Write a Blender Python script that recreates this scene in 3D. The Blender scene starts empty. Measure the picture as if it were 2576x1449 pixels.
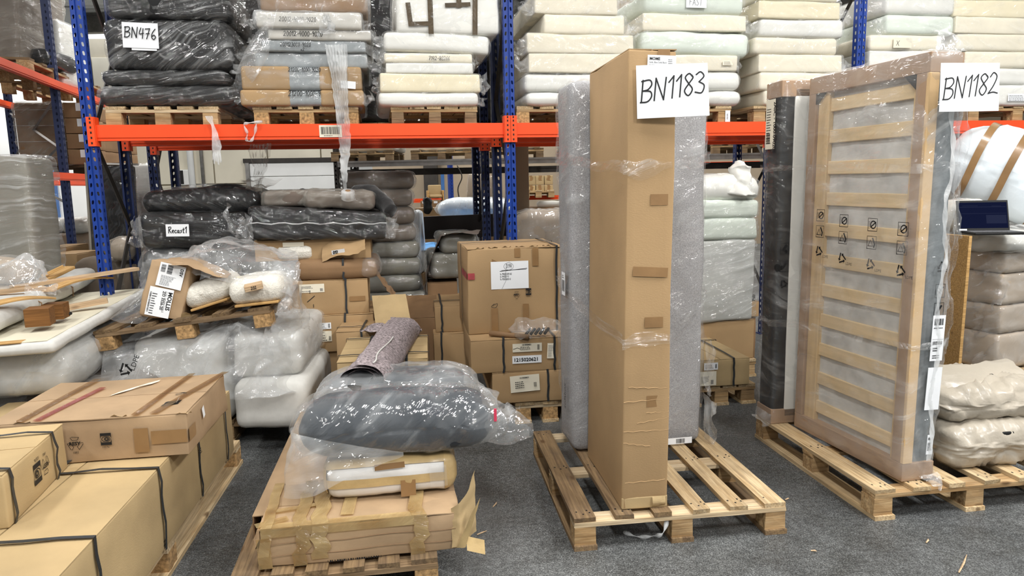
import bpy, math, random
import numpy as np
from mathutils import Vector, Matrix

SC = bpy.context.scene
COL = SC.collection
rnd = random.Random(11)

# ------------------------------------------------------------------ camera
F_PX, PITCH, ROLL, EYE = 1780.0, math.atan(1780 / 12075), 0.0205, 1.55
_cp, _sp = math.cos(PITCH), math.sin(PITCH)
_fw = np.array([0, _cp, -_sp]); _u0 = np.array([0, _sp, _cp]); _r0 = np.array([1.0, 0, 0])
_rt = math.cos(ROLL) * _r0 - math.sin(ROLL) * _u0
_up = math.sin(ROLL) * _r0 + math.cos(ROLL) * _u0
cam = bpy.data.cameras.new('camera')
cam.sensor_width = 36.0
cam.lens = F_PX * 36.0 / 2576
cam.clip_end = 200
cam_o = bpy.data.objects.new('camera', cam)
cam_o.matrix_world = Matrix(((_rt[0], _up[0], -_fw[0], 0), (_rt[1], _up[1], -_fw[1], 0),
                             (_rt[2], _up[2], -_fw[2], EYE), (0, 0, 0, 1)))
COL.objects.link(cam_o)
SC.camera = cam_o

# ------------------------------------------------------------------ world, exposure
w = bpy.data.worlds.new('world'); SC.world = w
w.use_nodes = True
_b = w.node_tree.nodes['Background']
_b.inputs[0].default_value = (0.93, 0.97, 1.0, 1)
_b.inputs[1].default_value = 0.58
SC.view_settings.view_transform = 'Standard'
SC.view_settings.look = 'None'
SC.view_settings.gamma = 1
SC.view_settings.use_curve_mapping = False
SC.view_settings.exposure = -0.06
SC.cycles.use_denoising = True
SC.cycles.transparent_max_bounces = 22
SC.cycles.max_bounces = 6
SC.cycles.adaptive_threshold = 0.03
SC.cycles.sample_clamp_indirect = 6
SC.cycles.caustics_reflective = False
SC.cycles.caustics_refractive = False


# the hall's lamps: (x, y, length along y, strength in watts)
CEIL = 5.6
LAMPS = [(-3.2, -1.6, 62), (0.2, -1.8, 90), (3.4, -1.6, 150), (-4.0, 2.4, 62), (-0.4, 2.2, 62), (3.2, 2.2, 125), (6.6, 2.4, 110),
         (-3.8, 8.4, 80), (0.4, 8.6, 100), (4.6, 8.8, 100), (-7.6, 8.2, 70),
         (-7.0, 14.5, 100), (-2.4, 14.8, 120), (2.2, 14.8, 130), (7.0, 15.0, 120), (-11.0, 14.0, 90)]
LAMP_W = 1.9


# ------------------------------------------------------------------ small tools
def at_height(px, py, z):
    d = (px - 1288) / F_PX * _rt + (724.5 - py) / F_PX * _up + _fw
    t = (z - EYE) / d[2]
    return np.array([0, 0, EYE]) + t * d


def at_depth(px, py, y):
    d = (px - 1288) / F_PX * _rt + (724.5 - py) / F_PX * _up + _fw
    return np.array([0, 0, EYE]) + y / d[1] * d


RTH = 0.18                                     # the racking stands turned by this much
RU = np.array([math.cos(RTH), math.sin(RTH), 0]); RN = np.array([-math.sin(RTH), math.cos(RTH), 0])
R0 = np.array([-2.749, 4.759, 0.0])
BAY = 2.8


def on_rack(px, py, off=0.0):                  # the point seen at a pixel on the plane of the rack front
    d = (px - 1288) / F_PX * _rt + (724.5 - py) / F_PX * _up + _fw
    e = np.array([0, 0, EYE])
    t = ((R0 + off * RN - e) @ RN) / (d @ RN)
    return e + t * d


def lin(h):
    h = h.lstrip('#')
    c = [int(h[i:i + 2], 16) / 255 for i in (0, 2, 4)]
    return tuple(x / 12.92 if x <= .04045 else ((x + .055) / 1.055) ** 2.4 for x in c) + (1.0,)


def tag(o, label=None, cat=None, group=None, kind=None):
    if label: o['label'] = label
    if cat: o['category'] = cat
    if group: o['group'] = group
    if kind: o['kind'] = kind
    return o


def empty(name, loc, rz=0.0, label=None, cat=None, group=None, rot=None):
    o = bpy.data.objects.new(name, None)
    o.empty_display_size = .1
    o.location = [float(v) for v in loc]
    o.rotation_euler = rot if rot else (0, 0, rz)
    COL.objects.link(o)
    return tag(o, label, cat, group)


def mesh(name, v, f, m=None, parent=None, smooth=False, loc=None, rot=None):
    me = bpy.data.meshes.new(name)
    if isinstance(v, np.ndarray): v = v.tolist()
    me.from_pydata(v, [], f)
    if m: me.materials.append(m)
    if smooth: me.polygons.foreach_set('use_smooth', [True] * len(me.polygons))
    return link(name, me, parent, loc, rot)


def link(name, me, parent=None, loc=None, rot=None):
    o = bpy.data.objects.new(name, me)
    COL.objects.link(o)
    if parent: o.parent = parent
    if loc is not None: o.location = [float(q) for q in loc]
    if rot is not None: o.rotation_euler = rot
    return o


def copy_tree(o, parent=None):
    c = o.copy(); COL.objects.link(c)
    if parent: c.parent = parent
    for ch in list(o.children): copy_tree(ch, c)
    return c


# noise on numpy arrays
def _hash(a, b, c, s):
    h = (a * 374761393 + b * 668265263 + c * 1274126177 + s * 974711) & 0xffffffff
    h = ((h ^ (h >> 13)) * 1274126177) & 0xffffffff
    return ((h ^ (h >> 16)) & 0xffff) / 32767.5 - 1.0


def vn(p, s=0):
    p = np.asarray(p, float)
    i = np.floor(p).astype(np.int64); f = p - i; f = f * f * f * (f * (f * 6 - 15) + 10)
    x, y, z = i[..., 0], i[..., 1], i[..., 2]
    r = 0
    for dx in (0, 1):
        wx = f[..., 0] if dx else 1 - f[..., 0]
        for dy in (0, 1):
            wy = f[..., 1] if dy else 1 - f[..., 1]
            for dz in (0, 1):
                wz = f[..., 2] if dz else 1 - f[..., 2]
                r = r + wx * wy * wz * _hash(x + dx, y + dy, z + dz, s)
    return r


def fbm(p, o=3, s=0):
    r, a = 0, 1.0
    for k in range(o):
        r = r + a * vn(np.asarray(p) * 2 ** k, s + k * 17); a *= .5
    return r


def ridge(p, s=0, o=2):
    r, a = 0, 1.0
    for k in range(o):
        r = r + a * (1 - np.abs(vn(np.asarray(p) * 2.1 ** k, s + 31 * k)) * 1.6); a *= .5
    return r


# shapes -> (vertices, faces)
def box(x0, x1, y0, y1, z0, z1):
    v = [(x, y, z) for x in (x0, x1) for y in (y0, y1) for z in (z0, z1)]
    return v, [(0, 1, 3, 2), (4, 6, 7, 5), (0, 4, 5, 1), (2, 3, 7, 6), (0, 2, 6, 4), (1, 5, 7, 3)]


def join(parts):
    V, Fc = [], []
    for v, f in parts:
        n = len(V); V.extend([tuple(q) for q in v]); Fc.extend([tuple(i + n for i in q) for q in f])
    return V, Fc


def rbox(sx, sy, sz, r=.03, n=(8, 8, 4)):
    """rounded box standing on z = 0 -> vertices, faces, outward directions"""
    hs = np.array([sx, sy, sz]) / 2
    r = min(r, hs.min() * .999)
    ax = []
    for h, k in zip(hs, n):
        inn = np.linspace(-h + r, h - r, max(2, k + 1))
        ax.append(np.concatenate([[-h, -h + r * .42], inn, [h - r * .42, h]]))
    P, Q, off = [], [], 0
    for a in range(3):
        b, c = (a + 1) % 3, (a + 2) % 3
        for sgn in (-1, 1):
            B, Cc = np.meshgrid(ax[b], ax[c], indexing='ij')
            p = np.zeros(B.shape + (3,)); p[..., a] = sgn * hs[a]; p[..., b] = B; p[..., c] = Cc
            m, k = B.shape
            idx = np.arange(m * k).reshape(m, k) + off
            q = np.stack([idx[:-1, :-1], idx[1:, :-1], idx[1:, 1:], idx[:-1, 1:]], -1).reshape(-1, 4)
            if sgn < 0: q = q[:, ::-1]
            P.append(p.reshape(-1, 3)); Q.append(q); off += m * k
    P = np.concatenate(P); Q = np.concatenate(Q)
    key, first, inv = np.unique(np.round(P * 1e5).astype(np.int64), axis=0, return_index=True, return_inverse=True)
    P = P[first]; Q = inv.reshape(-1)[Q]
    c = np.clip(P, -(hs - r), hs - r)
    d = P - c
    d /= np.maximum(np.linalg.norm(d, axis=1, keepdims=True), 1e-9)
    V = c + r * d
    V[:, 2] += hs[2]
    return V, Q.tolist(), d


def tube(path, rad, k=8, cap=True, flat=1.0):
    """swept tube along a path; rad a number or a list"""
    P = np.array(path, float); n = len(P)
    R = np.full(n, rad) if np.isscalar(rad) else np.array(rad, float)
    T = np.gradient(P, axis=0); T /= np.linalg.norm(T, axis=1, keepdims=True) + 1e-12
    ref = np.array([0, 0, 1.0]) if abs(T[0][2]) < .9 else np.array([1.0, 0, 0])
    V, Fc = [], []
    for i in range(n):
        s = np.cross(T[i], ref); s /= np.linalg.norm(s) + 1e-12; u = np.cross(s, T[i])
        for j in range(k):
            a = 2 * math.pi * j / k
            V.append(P[i] + R[i] * (math.cos(a) * s + flat * math.sin(a) * u))
    for i in range(n - 1):
        for j in range(k):
            a, b = i * k + j, i * k + (j + 1) % k
            Fc.append((a, b, b + k, a + k))
    if cap:
        Fc.append(tuple(range(k))[::-1]); Fc.append(tuple(range((n - 1) * k, n * k)))
    return [tuple(q) for q in V], Fc


def catmull(C, n):
    C = np.asarray(C, float); m = len(C)
    E = np.concatenate([[2 * C[0] - C[1]], C, [2 * C[-1] - C[-2]]])
    t = np.linspace(0, m - 1 - 1e-6, n); i = t.astype(int); f = (t - i).reshape((-1,) + (1,) * (C.ndim - 1))
    a, b, c, d = E[i], E[i + 1], E[i + 2], E[i + 3]
    return .5 * (2 * b + (c - a) * f + (2 * a - 5 * b + 4 * c - d) * f ** 2 + (3 * b - a - 3 * c + d) * f ** 3)


def sheet(ctrl, nu, nv, amp=.01, freq=(6, 6, 6), seed=0, amp2=.004):
    """smooth surface through a grid of control points, wrinkled along its normal"""
    G = catmull(np.array(ctrl, float), nu)
    G = np.swapaxes(catmull(np.swapaxes(G, 0, 1), nv), 0, 1)
    du = np.gradient(G, axis=0); dv = np.gradient(G, axis=1)
    N = np.cross(du, dv); N /= np.linalg.norm(N, axis=2, keepdims=True) + 1e-12
    w_ = fbm(G * np.array([2.2, 2.2, 2.2]) + seed, 2, seed) * .35
    h = amp * (ridge(G * np.array(freq) + w_[..., None] * 3, seed) - .8) + amp2 * fbm(G * 26, 2, seed + 5)
    G = G + N * h[..., None]
    idx = np.arange(nu * nv).reshape(nu, nv)
    Q = np.stack([idx[:-1, :-1], idx[1:, :-1], idx[1:, 1:], idx[:-1, 1:]], -1).reshape(-1, 4)
    return G.reshape(-1, 3), Q.tolist()


# ------------------------------------------------------------------ materials
def _mat(name):
    m = bpy.data.materials.new(name); m.use_nodes = True
    nt = m.node_tree; nt.nodes.clear()
    out = nt.nodes.new('ShaderNodeOutputMaterial')

    def N(t, **kw):
        n = nt.nodes.new('ShaderNode' + t)
        for k, v in kw.items():
            if k in n.inputs: n.inputs[k].default_value = v
            else: setattr(n, k, v)
        return n
    L = nt.links.new
    return m, N, L, out


def _noise(N, L, vec, scale, detail=3.0, rough=.55, dist=0.0):
    n = N('TexNoise'); n.inputs['Scale'].default_value = scale; n.inputs['Detail'].default_value = detail
    n.inputs['Roughness'].default_value = rough; n.inputs['Distortion'].default_value = dist
    L(vec, n.inputs['Vector']); return n.outputs['Fac']


def _coords(N, L, stretch=(1, 1, 1), rnd_shift=True):
    tc = N('TexCoord'); mp = N('Mapping'); mp.inputs['Scale'].default_value = stretch
    L(tc.outputs['Object'], mp.inputs['Vector'])
    if rnd_shift:
        oi = N('ObjectInfo'); ml = N('Math', operation='MULTIPLY'); ml.inputs[1].default_value = 37.0
        L(oi.outputs['Random'], ml.inputs[0]); cb = N('CombineXYZ')
        for k in range(3): L(ml.outputs[0], cb.inputs[k])
        L(cb.outputs[0], mp.inputs['Location'])
    return mp.outputs['Vector']


def _mix(N, L, fac, a, b, kind='MIX'):
    n = N('Mix', data_type='RGBA', blend_type=kind)
    if hasattr(fac, 'is_linked'): L(fac, n.inputs['Factor'])
    else: n.inputs['Factor'].default_value = fac
    for s, v in (('A', a), ('B', b)):
        i = [q for q in n.inputs if q.name == s and q.type == 'RGBA'][0]
        if hasattr(v, 'is_linked'): L(v, i)
        else: i.default_value = v
    return [q for q in n.outputs if q.type == 'RGBA'][0]


def _ramp(N, L, v, a, b):
    r = N('MapRange'); r.inputs['From Min'].default_value = a; r.inputs['From Max'].default_value = b
    L(v, r.inputs['Value']); return r.outputs['Result']


def paint(name, col, rough=.7, var=.12, scale=3.0, bump=.0, bscale=60., metal=0.0, coat=0.0, stretch=(1, 1, 1), rv=.06, bstretch=None, spec=.4, sheen=0.0, bdist=.004):
    """principled surface: colour with soft mottling and a little difference from object to object, fine relief"""
    m, N, L, out = _mat(name)
    p = N('BsdfPrincipled'); p.inputs['Roughness'].default_value = rough; p.inputs['Metallic'].default_value = metal
    p.inputs['Coat Weight'].default_value = coat; p.inputs['Coat Roughness'].default_value = .18
    p.inputs['Specular IOR Level'].default_value = spec
    p.inputs['Sheen Weight'].default_value = sheen
    vec = _coords(N, L, stretch)
    c = lin(col) if isinstance(col, str) else col
    dark = tuple(x * (1 - var) ** 2 for x in c[:3]) + (1,); lite = tuple(min(1, x * (1 + var)) for x in c[:3]) + (1,)
    f = _ramp(N, L, _noise(N, L, vec, scale, 4), .3, .7)
    col_ = _mix(N, L, f, dark, lite)
    if rv:
        oi = N('ObjectInfo'); r = N('MapRange'); r.inputs['To Min'].default_value = 1 - rv; r.inputs['To Max'].default_value = 1 + rv
        L(oi.outputs['Random'], r.inputs['Value'])
        cb = N('CombineColor')
        for k in range(3): L(r.outputs['Result'], cb.inputs[k])
        col_ = _mix(N, L, 1.0, col_, cb.outputs[0], 'MULTIPLY')
    L(col_, p.inputs['Base Color'])
    if bump:
        v2 = _coords(N, L, bstretch or stretch)
        b = N('Bump'); b.inputs['Strength'].default_value = bump; b.inputs['Distance'].default_value = bdist
        L(_noise(N, L, v2, bscale, 3), b.inputs['Height']); L(b.outputs['Normal'], p.inputs['Normal'])
    L(p.outputs[0], out.inputs[0])
    return m


def wood(name, col, col2, axis=0, dirt=.35, rv=.16):
    """sawn board: long grain along one axis, rings, knots, weathering"""
    m, N, L, out = _mat(name)
    p = N('BsdfPrincipled'); p.inputs['Roughness'].default_value = .78; p.inputs['Specular IOR Level'].default_value = .25
    st = [11.0, 11.0, 11.0]; st[axis] = .9
    vec = _coords(N, L, tuple(st))
    g = _noise(N, L, vec, 2.6, 6, .62, .9)
    st2 = [45.0, 45.0, 45.0]; st2[axis] = 1.5
    g2 = _noise(N, L, _coords(N, L, tuple(st2)), 2.5, 3)
    c = _mix(N, L, _ramp(N, L, g, .32, .68), lin(col), lin(col2))
    c = _mix(N, L, _ramp(N, L, g2, .25, .75), c, _mix(N, L, .6, c, lin('#5a4530'), 'MULTIPLY'))
    v3 = _coords(N, L, tuple(2.2 if k == axis else 5 for k in range(3)))
    vo = N('TexVoronoi'); vo.inputs['Scale'].default_value = 1.6; L(v3, vo.inputs['Vector'])
    kn = N('MapRange'); kn.inputs['From Min'].default_value = .05; kn.inputs['From Max'].default_value = .13
    kn.inputs['To Min'].default_value = .75; kn.inputs['To Max'].default_value = 0
    L(vo.outputs['Distance'], kn.inputs['Value'])
    c = _mix(N, L, kn.outputs['Result'], c, lin('#4a3018'))
    d = _ramp(N, L, _noise(N, L, _coords(N, L, (1, 1, 1)), 5, 5, .65), .46, .72)
    md = N('Math', operation='MULTIPLY'); md.inputs[1].default_value = dirt; L(d, md.inputs[0])
    c = _mix(N, L, md.outputs[0], c, lin('#4d453b'))
    oi = N('ObjectInfo'); r = N('MapRange'); r.inputs['To Min'].default_value = 1 - rv; r.inputs['To Max'].default_value = 1 + rv * .6
    L(oi.outputs['Random'], r.inputs['Value']); cb = N('CombineColor')
    for k in range(3): L(r.outputs['Result'], cb.inputs[k])
    c = _mix(N, L, 1.0, c, cb.outputs[0], 'MULTIPLY')
    L(c, p.inputs['Base Color'])
    b = N('Bump'); b.inputs['Strength'].default_value = .35; b.inputs['Distance'].default_value = .003
    L(g2, b.inputs['Height']); L(b.outputs['Normal'], p.inputs['Normal'])
    L(p.outputs[0], out.inputs[0])
    return m


def film(name, haze=.12, crease=.45, gloss=.5, scale=(2.5, 2.5, 20), rough=.09, bump=.7, tint='#ffffff', white='#f4f6f6', dist=.8, lo=.52, hi=.76, swing=1.1, top=.13):
    """thin polythene: see-through, glossy, whiter along streaks, for folds and for reflections put into the colour"""
    m, N, L, out = _mat(name)
    tc = N('TexCoord'); oi = N('ObjectInfo')
    an = N('MapRange'); an.inputs['To Min'].default_value = -swing; an.inputs['To Max'].default_value = swing
    L(oi.outputs['Random'], an.inputs['Value'])
    vr = N('VectorRotate', rotation_type='AXIS_ANGLE'); vr.inputs['Axis'].default_value = (.25, 1, 0)
    L(tc.outputs['Object'], vr.inputs['Vector'])
    wob = N('TexNoise'); wob.inputs['Scale'].default_value = 2.2; L(tc.outputs['Object'], wob.inputs['Vector'])
    ad = N('Math', operation='MULTIPLY_ADD'); L(wob.outputs['Fac'], ad.inputs[0]); ad.inputs[1].default_value = .5; L(an.outputs[0], ad.inputs[2])
    L(ad.outputs[0], vr.inputs['Angle'])
    mp = N('Mapping'); mp.inputs['Scale'].default_value = scale; L(vr.outputs[0], mp.inputs['Vector'])
    vec = mp.outputs[0]
    n1 = _noise(N, L, vec, 1.0, 4, .6, dist)
    st = _ramp(N, L, n1, lo, hi)
    big = _ramp(N, L, _noise(N, L, _coords(N, L, (1, 1, 1)), 5, 3), .35, .68)
    mk = N('Math', operation='MULTIPLY'); L(st, mk.inputs[0]); L(big, mk.inputs[1])
    h1 = N('Math', operation='MULTIPLY'); h1.inputs[1].default_value = crease; L(mk.outputs[0], h1.inputs[0])  # white streaks for folded film, with streak reflections painted in as well
    hb = N('Math', operation='MULTIPLY_ADD'); L(big, hb.inputs[0]); hb.inputs[1].default_value = haze; hb.inputs[2].default_value = haze * .5
    hz = N('Math', operation='ADD', use_clamp=True); L(h1.outputs[0], hz.inputs[0]); L(hb.outputs[0], hz.inputs[1])
    bp = N('Bump'); bp.inputs['Strength'].default_value = bump; bp.inputs['Distance'].default_value = .03
    L(n1, bp.inputs['Height'])
    tr = N('BsdfTransparent'); tr.inputs[0].default_value = lin(tint)
    df = N('BsdfDiffuse'); df.inputs[0].default_value = lin(white)
    tl = N('BsdfTranslucent'); tl.inputs[0].default_value = lin(white)
    gl = N('BsdfGlossy'); gl.inputs['Roughness'].default_value = rough; gl.inputs[0].default_value = (1, 1, 1, 1)
    L(bp.outputs['Normal'], gl.inputs['Normal'])
    ms = N('MixShader'); ms.inputs[0].default_value = .3; L(df.outputs[0], ms.inputs[1]); L(tl.outputs[0], ms.inputs[2])
    m1 = N('MixShader'); L(hz.outputs[0], m1.inputs[0]); L(tr.outputs[0], m1.inputs[1]); L(ms.outputs[0], m1.inputs[2])
    lw = N('Fresnel'); lw.inputs['IOR'].default_value = 1.62; L(bp.outputs['Normal'], lw.inputs['Normal'])
    gm = N('Math', operation='MULTIPLY', use_clamp=True); gm.inputs[1].default_value = gloss; L(lw.outputs[0], gm.inputs[0])
    mn = N('Math', operation='MINIMUM'); mn.inputs[1].default_value = top; L(gm.outputs[0], mn.inputs[0])
    m2 = N('MixShader'); L(mn.outputs[0], m2.inputs[0]); L(m1.outputs[0], m2.inputs[1]); L(gl.outputs[0], m2.inputs[2])
    L(m2.outputs[0], out.inputs[0])
    return m


def emit(name, col, s):
    m, N, L, out = _mat(name)
    e = N('Emission'); e.inputs[0].default_value = lin(col); e.inputs[1].default_value = s
    L(e.outputs[0], out.inputs[0]); return m


M = dict(
    card=paint('cardboard', '#ab8d66', .82, .07, 2.2, .12, 90, bstretch=(1, 1, 3)),
    card_l=paint('cardboard_pale', '#b29a71', .82, .12, 2.2, .12, 90, bstretch=(1, 1, 3)),
    card_w=paint('cardboard_worn', '#ab9070', .8, .1, 4, .2, 30),
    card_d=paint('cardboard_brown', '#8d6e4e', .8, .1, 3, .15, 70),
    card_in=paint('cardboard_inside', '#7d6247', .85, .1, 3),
    tape=paint('brown_tape', '#93724c', .3, .08, 8, .1, 40, coat=.3),
    tape_y=paint('yellow_tape', '#bfa473', .35, .1, 10, .5, 30, coat=.4),
    tape_d=paint('dark_tape', '#4b3c23', .25, .15, 12, .5, 25, coat=.5),
    tape_r=paint('red_tape', '#a5464a', .4, .12, 20),
    strap=paint('strap', '#2e3133', .45, .1, 10),
    paper=paint('paper', '#eceef0', .7, .03, 3, .08, 12, rv=.02),
    paper_o=paint('paper_cream', '#e6dfcb', .75, .04, 3, .08, 12, rv=.03),
    ink=paint('ink', '#17181a', .6, .05, 9, rv=0),
    ink_r=paint('ink_red', '#b05a5c', .6, .25, 60, rv=0),
    ink_g=paint('ink_grey', '#6e6f72', .6, .1, 9, rv=0),
    wood=wood('pallet_wood', '#d7b98c', '#b48f60'),
    wood_p=wood('pallet_wood_pale', '#e8d5b4', '#d0b48a', dirt=.2),
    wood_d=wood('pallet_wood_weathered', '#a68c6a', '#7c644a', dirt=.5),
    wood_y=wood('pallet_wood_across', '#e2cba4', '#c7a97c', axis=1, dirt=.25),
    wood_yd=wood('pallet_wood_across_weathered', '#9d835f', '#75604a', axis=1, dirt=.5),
    chip=paint('chipboard_block', '#b08d60', .9, .35, 55, .4, 70),
    plank=wood('fresh_plank', '#e3c8a4', '#d3b18a', dirt=.05, rv=.05),
    ply=wood('plywood', '#dcb377', '#cda263', dirt=.05, rv=.05),
    oak=wood('oiled_oak', '#8f6234', '#75502a', dirt=.05, rv=.1),
    slat=wood('bed_slat', '#d9bf94', '#c9a977', axis=0, dirt=.05, rv=.05),
    rail=paint('bed_rail', '#cdb082', .7, .07, 2.5, rv=.03, stretch=(14, 14, 1)),
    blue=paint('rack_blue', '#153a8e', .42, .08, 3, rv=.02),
    blue_d=paint('rack_blue_shaded', '#12234f', .5, .1, 3, rv=.02),  # darker copy of the rack blue, with the rear posts' shade in it
    blue_l=paint('door_blue', '#3f6fae', .5, .08, 3),
    orange=paint('rack_orange', '#f0501f', .4, .05, 2, rv=.02),
    steel=paint('galvanised_steel', '#8d8a86', .4, .12, 9, metal=.7),
    steel_d=paint('dark_steel', '#37332f', .5, .1, 9, metal=.4),
    black=paint('black', '#121212', .6, .1, 9),
    wall=paint('wall_cream', '#e0d8c4', .85, .07, .7, .15, 14),
    wall_b=paint('wall_brown', '#8d7f6c', .9, .12, .8),
    joint=paint('wall_joint', '#b9b09c', .9, .05, 2),
    white=paint('white_paint', '#e9e9e6', .5, .04, 1),
    ceil=paint('ceiling_sheet', '#dcdbd6', .6, .06, 1, metal=.1),
    foam_c=paint('foam_cream', '#e6dec9', .8, .04, 3, rv=.05),
    foam_w=paint('foam_white', '#e4e3dc', .8, .03, 3, rv=.04),
    foam_g=paint('foam_greenish', '#d8e0d4', .8, .04, 3, rv=.04),
    foam_y=paint('foam_yellow', '#e6dbbc', .8, .04, 3, rv=.04),
    grey_f=paint('grey_felt', '#9aa0a2', .9, .08, 20, .2, 90, rv=.06),
    grey_w=paint('greywhite_felt', '#cfcbc2', .9, .05, 8, rv=.06),
    char=paint('charcoal_fabric', '#161617', .8, .15, 6, .1, 120),
    char_b=paint('blue_black_fabric', '#2b333c', .8, .2, 6, .15, 120, sheen=.1),
    blackcloth=paint('black_cloth', '#131212', .85, .2, 9, .4, 60, sheen=.3),
    taupe=paint('taupe_fabric', '#6b5f56', .85, .1, 6),
    brownbag=paint('brown_cushion', '#75685a', .8, .1, 6, rv=.05),
    silver=paint('silver_white_cover', '#b9bab5', .7, .06, 4, rv=.04),
    greenbag=paint('green_grey_cushion', '#7b786b', .8, .1, 6, rv=.05),
    heather=paint('grey_heather_fabric', '#78797b', .9, .2, 170, .6, 190, rv=.02, bdist=.003),
    heather_l=paint('pale_heather_fabric', '#a3a2a3', .9, .18, 170, .6, 190, rv=.02, bdist=.003),
    linen=paint('white_linen', '#cccbc6', .9, .03, 30, .12, 160, rv=.03, bdist=.002),
    boucle=paint('white_boucle', '#e4e0d5', .95, .06, 60, .7, 110, rv=.03, bdist=.006),
    board=paint('painted_board', '#d8d2bc', .6, .03, 2, rv=.02),
    blanket=paint('mottled_blanket', '#968b8d', .95, .5, 75, .7, 90, rv=0, bdist=.004),
    blanket_i=paint('blanket_inside', '#5e4f53', .95, .3, 60),
    panel=paint('black_brown_panel', '#1d120c', .5, .1, 3),
    beige=paint('beige_poly', '#aea596', .42, .06, 2, .7, 13, coat=.2, bdist=.012),
    beige_c=paint('beige_wrap', '#b5a592', .6, .06, 2, rv=.03),
    whitewrap=paint('white_poly', '#e3ecf2', .38, .04, 2, .5, 9, coat=.3, bdist=.012),
    cardframe=paint('card_corner', '#a1866d', .7, .06, 3, .15, 60, rv=.03),
    cardedge=paint('card_edge', '#d0b083', .7, .06, 3, .15, 60, rv=.03),
    fleece=paint('pale_fleece', '#c2c1bd', .95, .13, 9, .1, 40, rv=.02),
    felt_d=paint('grey_lining', '#6f7679', .85, .12, 40, .15, 80, rv=.02),
    blue_s=paint('blue_sheet', '#4f98d8', .45, .15, 6, .4, 12, coat=.3),
    screen=paint('screen_glass', '#1a1f38', .15, .25, 3, coat=.6, rv=0),
    pink=paint('pink_tag', '#d8405c', .6, .1, 9),
    slat_y=paint('bed_slat_across', '#d8bf95', .7, .08, 2.5, rv=.04, stretch=(14, 1, 14)),
    greywrap=paint('greybeige_cover', '#a9a498', .8, .07, 3, rv=.04),
    greypanel=paint('grey_panel', '#8d897e', .8, .07, 3, rv=.04),
    whitepack=paint('white_packing', '#e6e4e0', .3, .04, 4, .4, 14, coat=.4, bdist=.008),
    tape_c=film('clear_tape', .25, .35, .7, (8, 30, 8), rough=.12, white='#b49a78', tint='#c9b294'),
    tape_r2=film('red_print_tape', .5, .3, .6, (8, 30, 8), rough=.2, white='#b06a68', tint='#d5a59c'),
    tape_t=film('thin_tape', .5, .4, .7, (8, 8, 40), rough=.1, white='#d4bb88', tint='#e8d8b4', top=.12),
    f_bag3=film('film_bag_thin', .085, .5, .9, (3, 3, 12), white='#eceff0', swing=.5),
    # films
    f_clear=film('film_clear', .05, .4, .6),
    f_bag=film('film_bag', .13, .5, .7, (3, 3, 12)),
    f_bag2=film('film_bag_milky', .24, .5, .8, (3, 3, 12), white='#eceff0', swing=.5),
    f_wrap=film('film_stretch', .02, .55, .9, (1.6, 1.6, 34), rough=.09, bump=.9, lo=.48, hi=.68, swing=.35),  # denser white streaks imitate reflections on the stretch wrap
    f_dark=film('film_on_dark', .006, .24, .8, (2, 2, 22), rough=.08, bump=.8, lo=.5, hi=.72),
    f_shred=film('film_shredded', .55, .5, .5, (70, 40, 3), rough=.25, swing=.05),
    f_white=film('film_on_white', .10, .6, .4, (3, 3, 15), rough=.1, bump=.8, top=.08),
    f_dust=film('film_dusty', .22, .5, .5, (3, 3, 24), rough=.25, bump=.7, white='#c9c4b8', swing=.4),
    f_bed=film('film_on_bed', .14, .6, .7, (1.2, 1.2, 12), rough=.08, bump=.8, lo=.54, hi=.8, swing=.7, top=.09),
)

# concrete floor: grey, mottled, darker lanes, fine specks, a little sheen
m, N, L, out = _mat('concrete_floor')
p = N('BsdfPrincipled')
v = _coords(N, L, (1, 1, 1), False)
a = _ramp(N, L, _noise(N, L, v, .55, 6, .62, .6), .32, .7)
b_ = _ramp(N, L, _noise(N, L, v, 3.2, 6, .7, .8), .3, .72)
c = _mix(N, L, a, lin('#686b6c'), lin('#adb0ae'))
c = _mix(N, L, b_, _mix(N, L, .75, c, lin('#9a9a97'), 'MULTIPLY'), c)
sp = _ramp(N, L, _noise(N, L, v, 160, 2, .6), .42, .62)
c = _mix(N, L, sp, _mix(N, L, .85, c, lin('#77777a'), 'MULTIPLY'), c)
sp2 = _ramp(N, L, _noise(N, L, v, 42, 3, .7), .4, .62)
c = _mix(N, L, sp2, _mix(N, L, .6, c, lin('#8a8a8c'), 'MULTIPLY'), c)
vo = N('TexVoronoi'); vo.inputs['Scale'].default_value = 24; L(v, vo.inputs['Vector'])
sk = N('MapRange'); sk.inputs['From Min'].default_value = .03; sk.inputs['From Max'].default_value = .06
sk.inputs['To Min'].default_value = .5; sk.inputs['To Max'].default_value = 0; L(vo.outputs['Distance'], sk.inputs['Value'])
c = _mix(N, L, sk.outputs['Result'], c, lin('#c9c8c2'))
L(c, p.inputs['Base Color'])
rr = N('MapRange'); rr.inputs['To Min'].default_value = .38; rr.inputs['To Max'].default_value = .62; L(b_, rr.inputs['Value']); L(rr.outputs[0], p.inputs['Roughness'])
bb = N('Bump'); bb.inputs['Strength'].default_value = .25; bb.inputs['Distance'].default_value = .004
L(_noise(N, L, v, 70, 4), bb.inputs['Height']); L(bb.outputs[0], p.inputs['Normal'])
L(p.outputs[0], out.inputs[0])
M['floor'] = m


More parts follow.
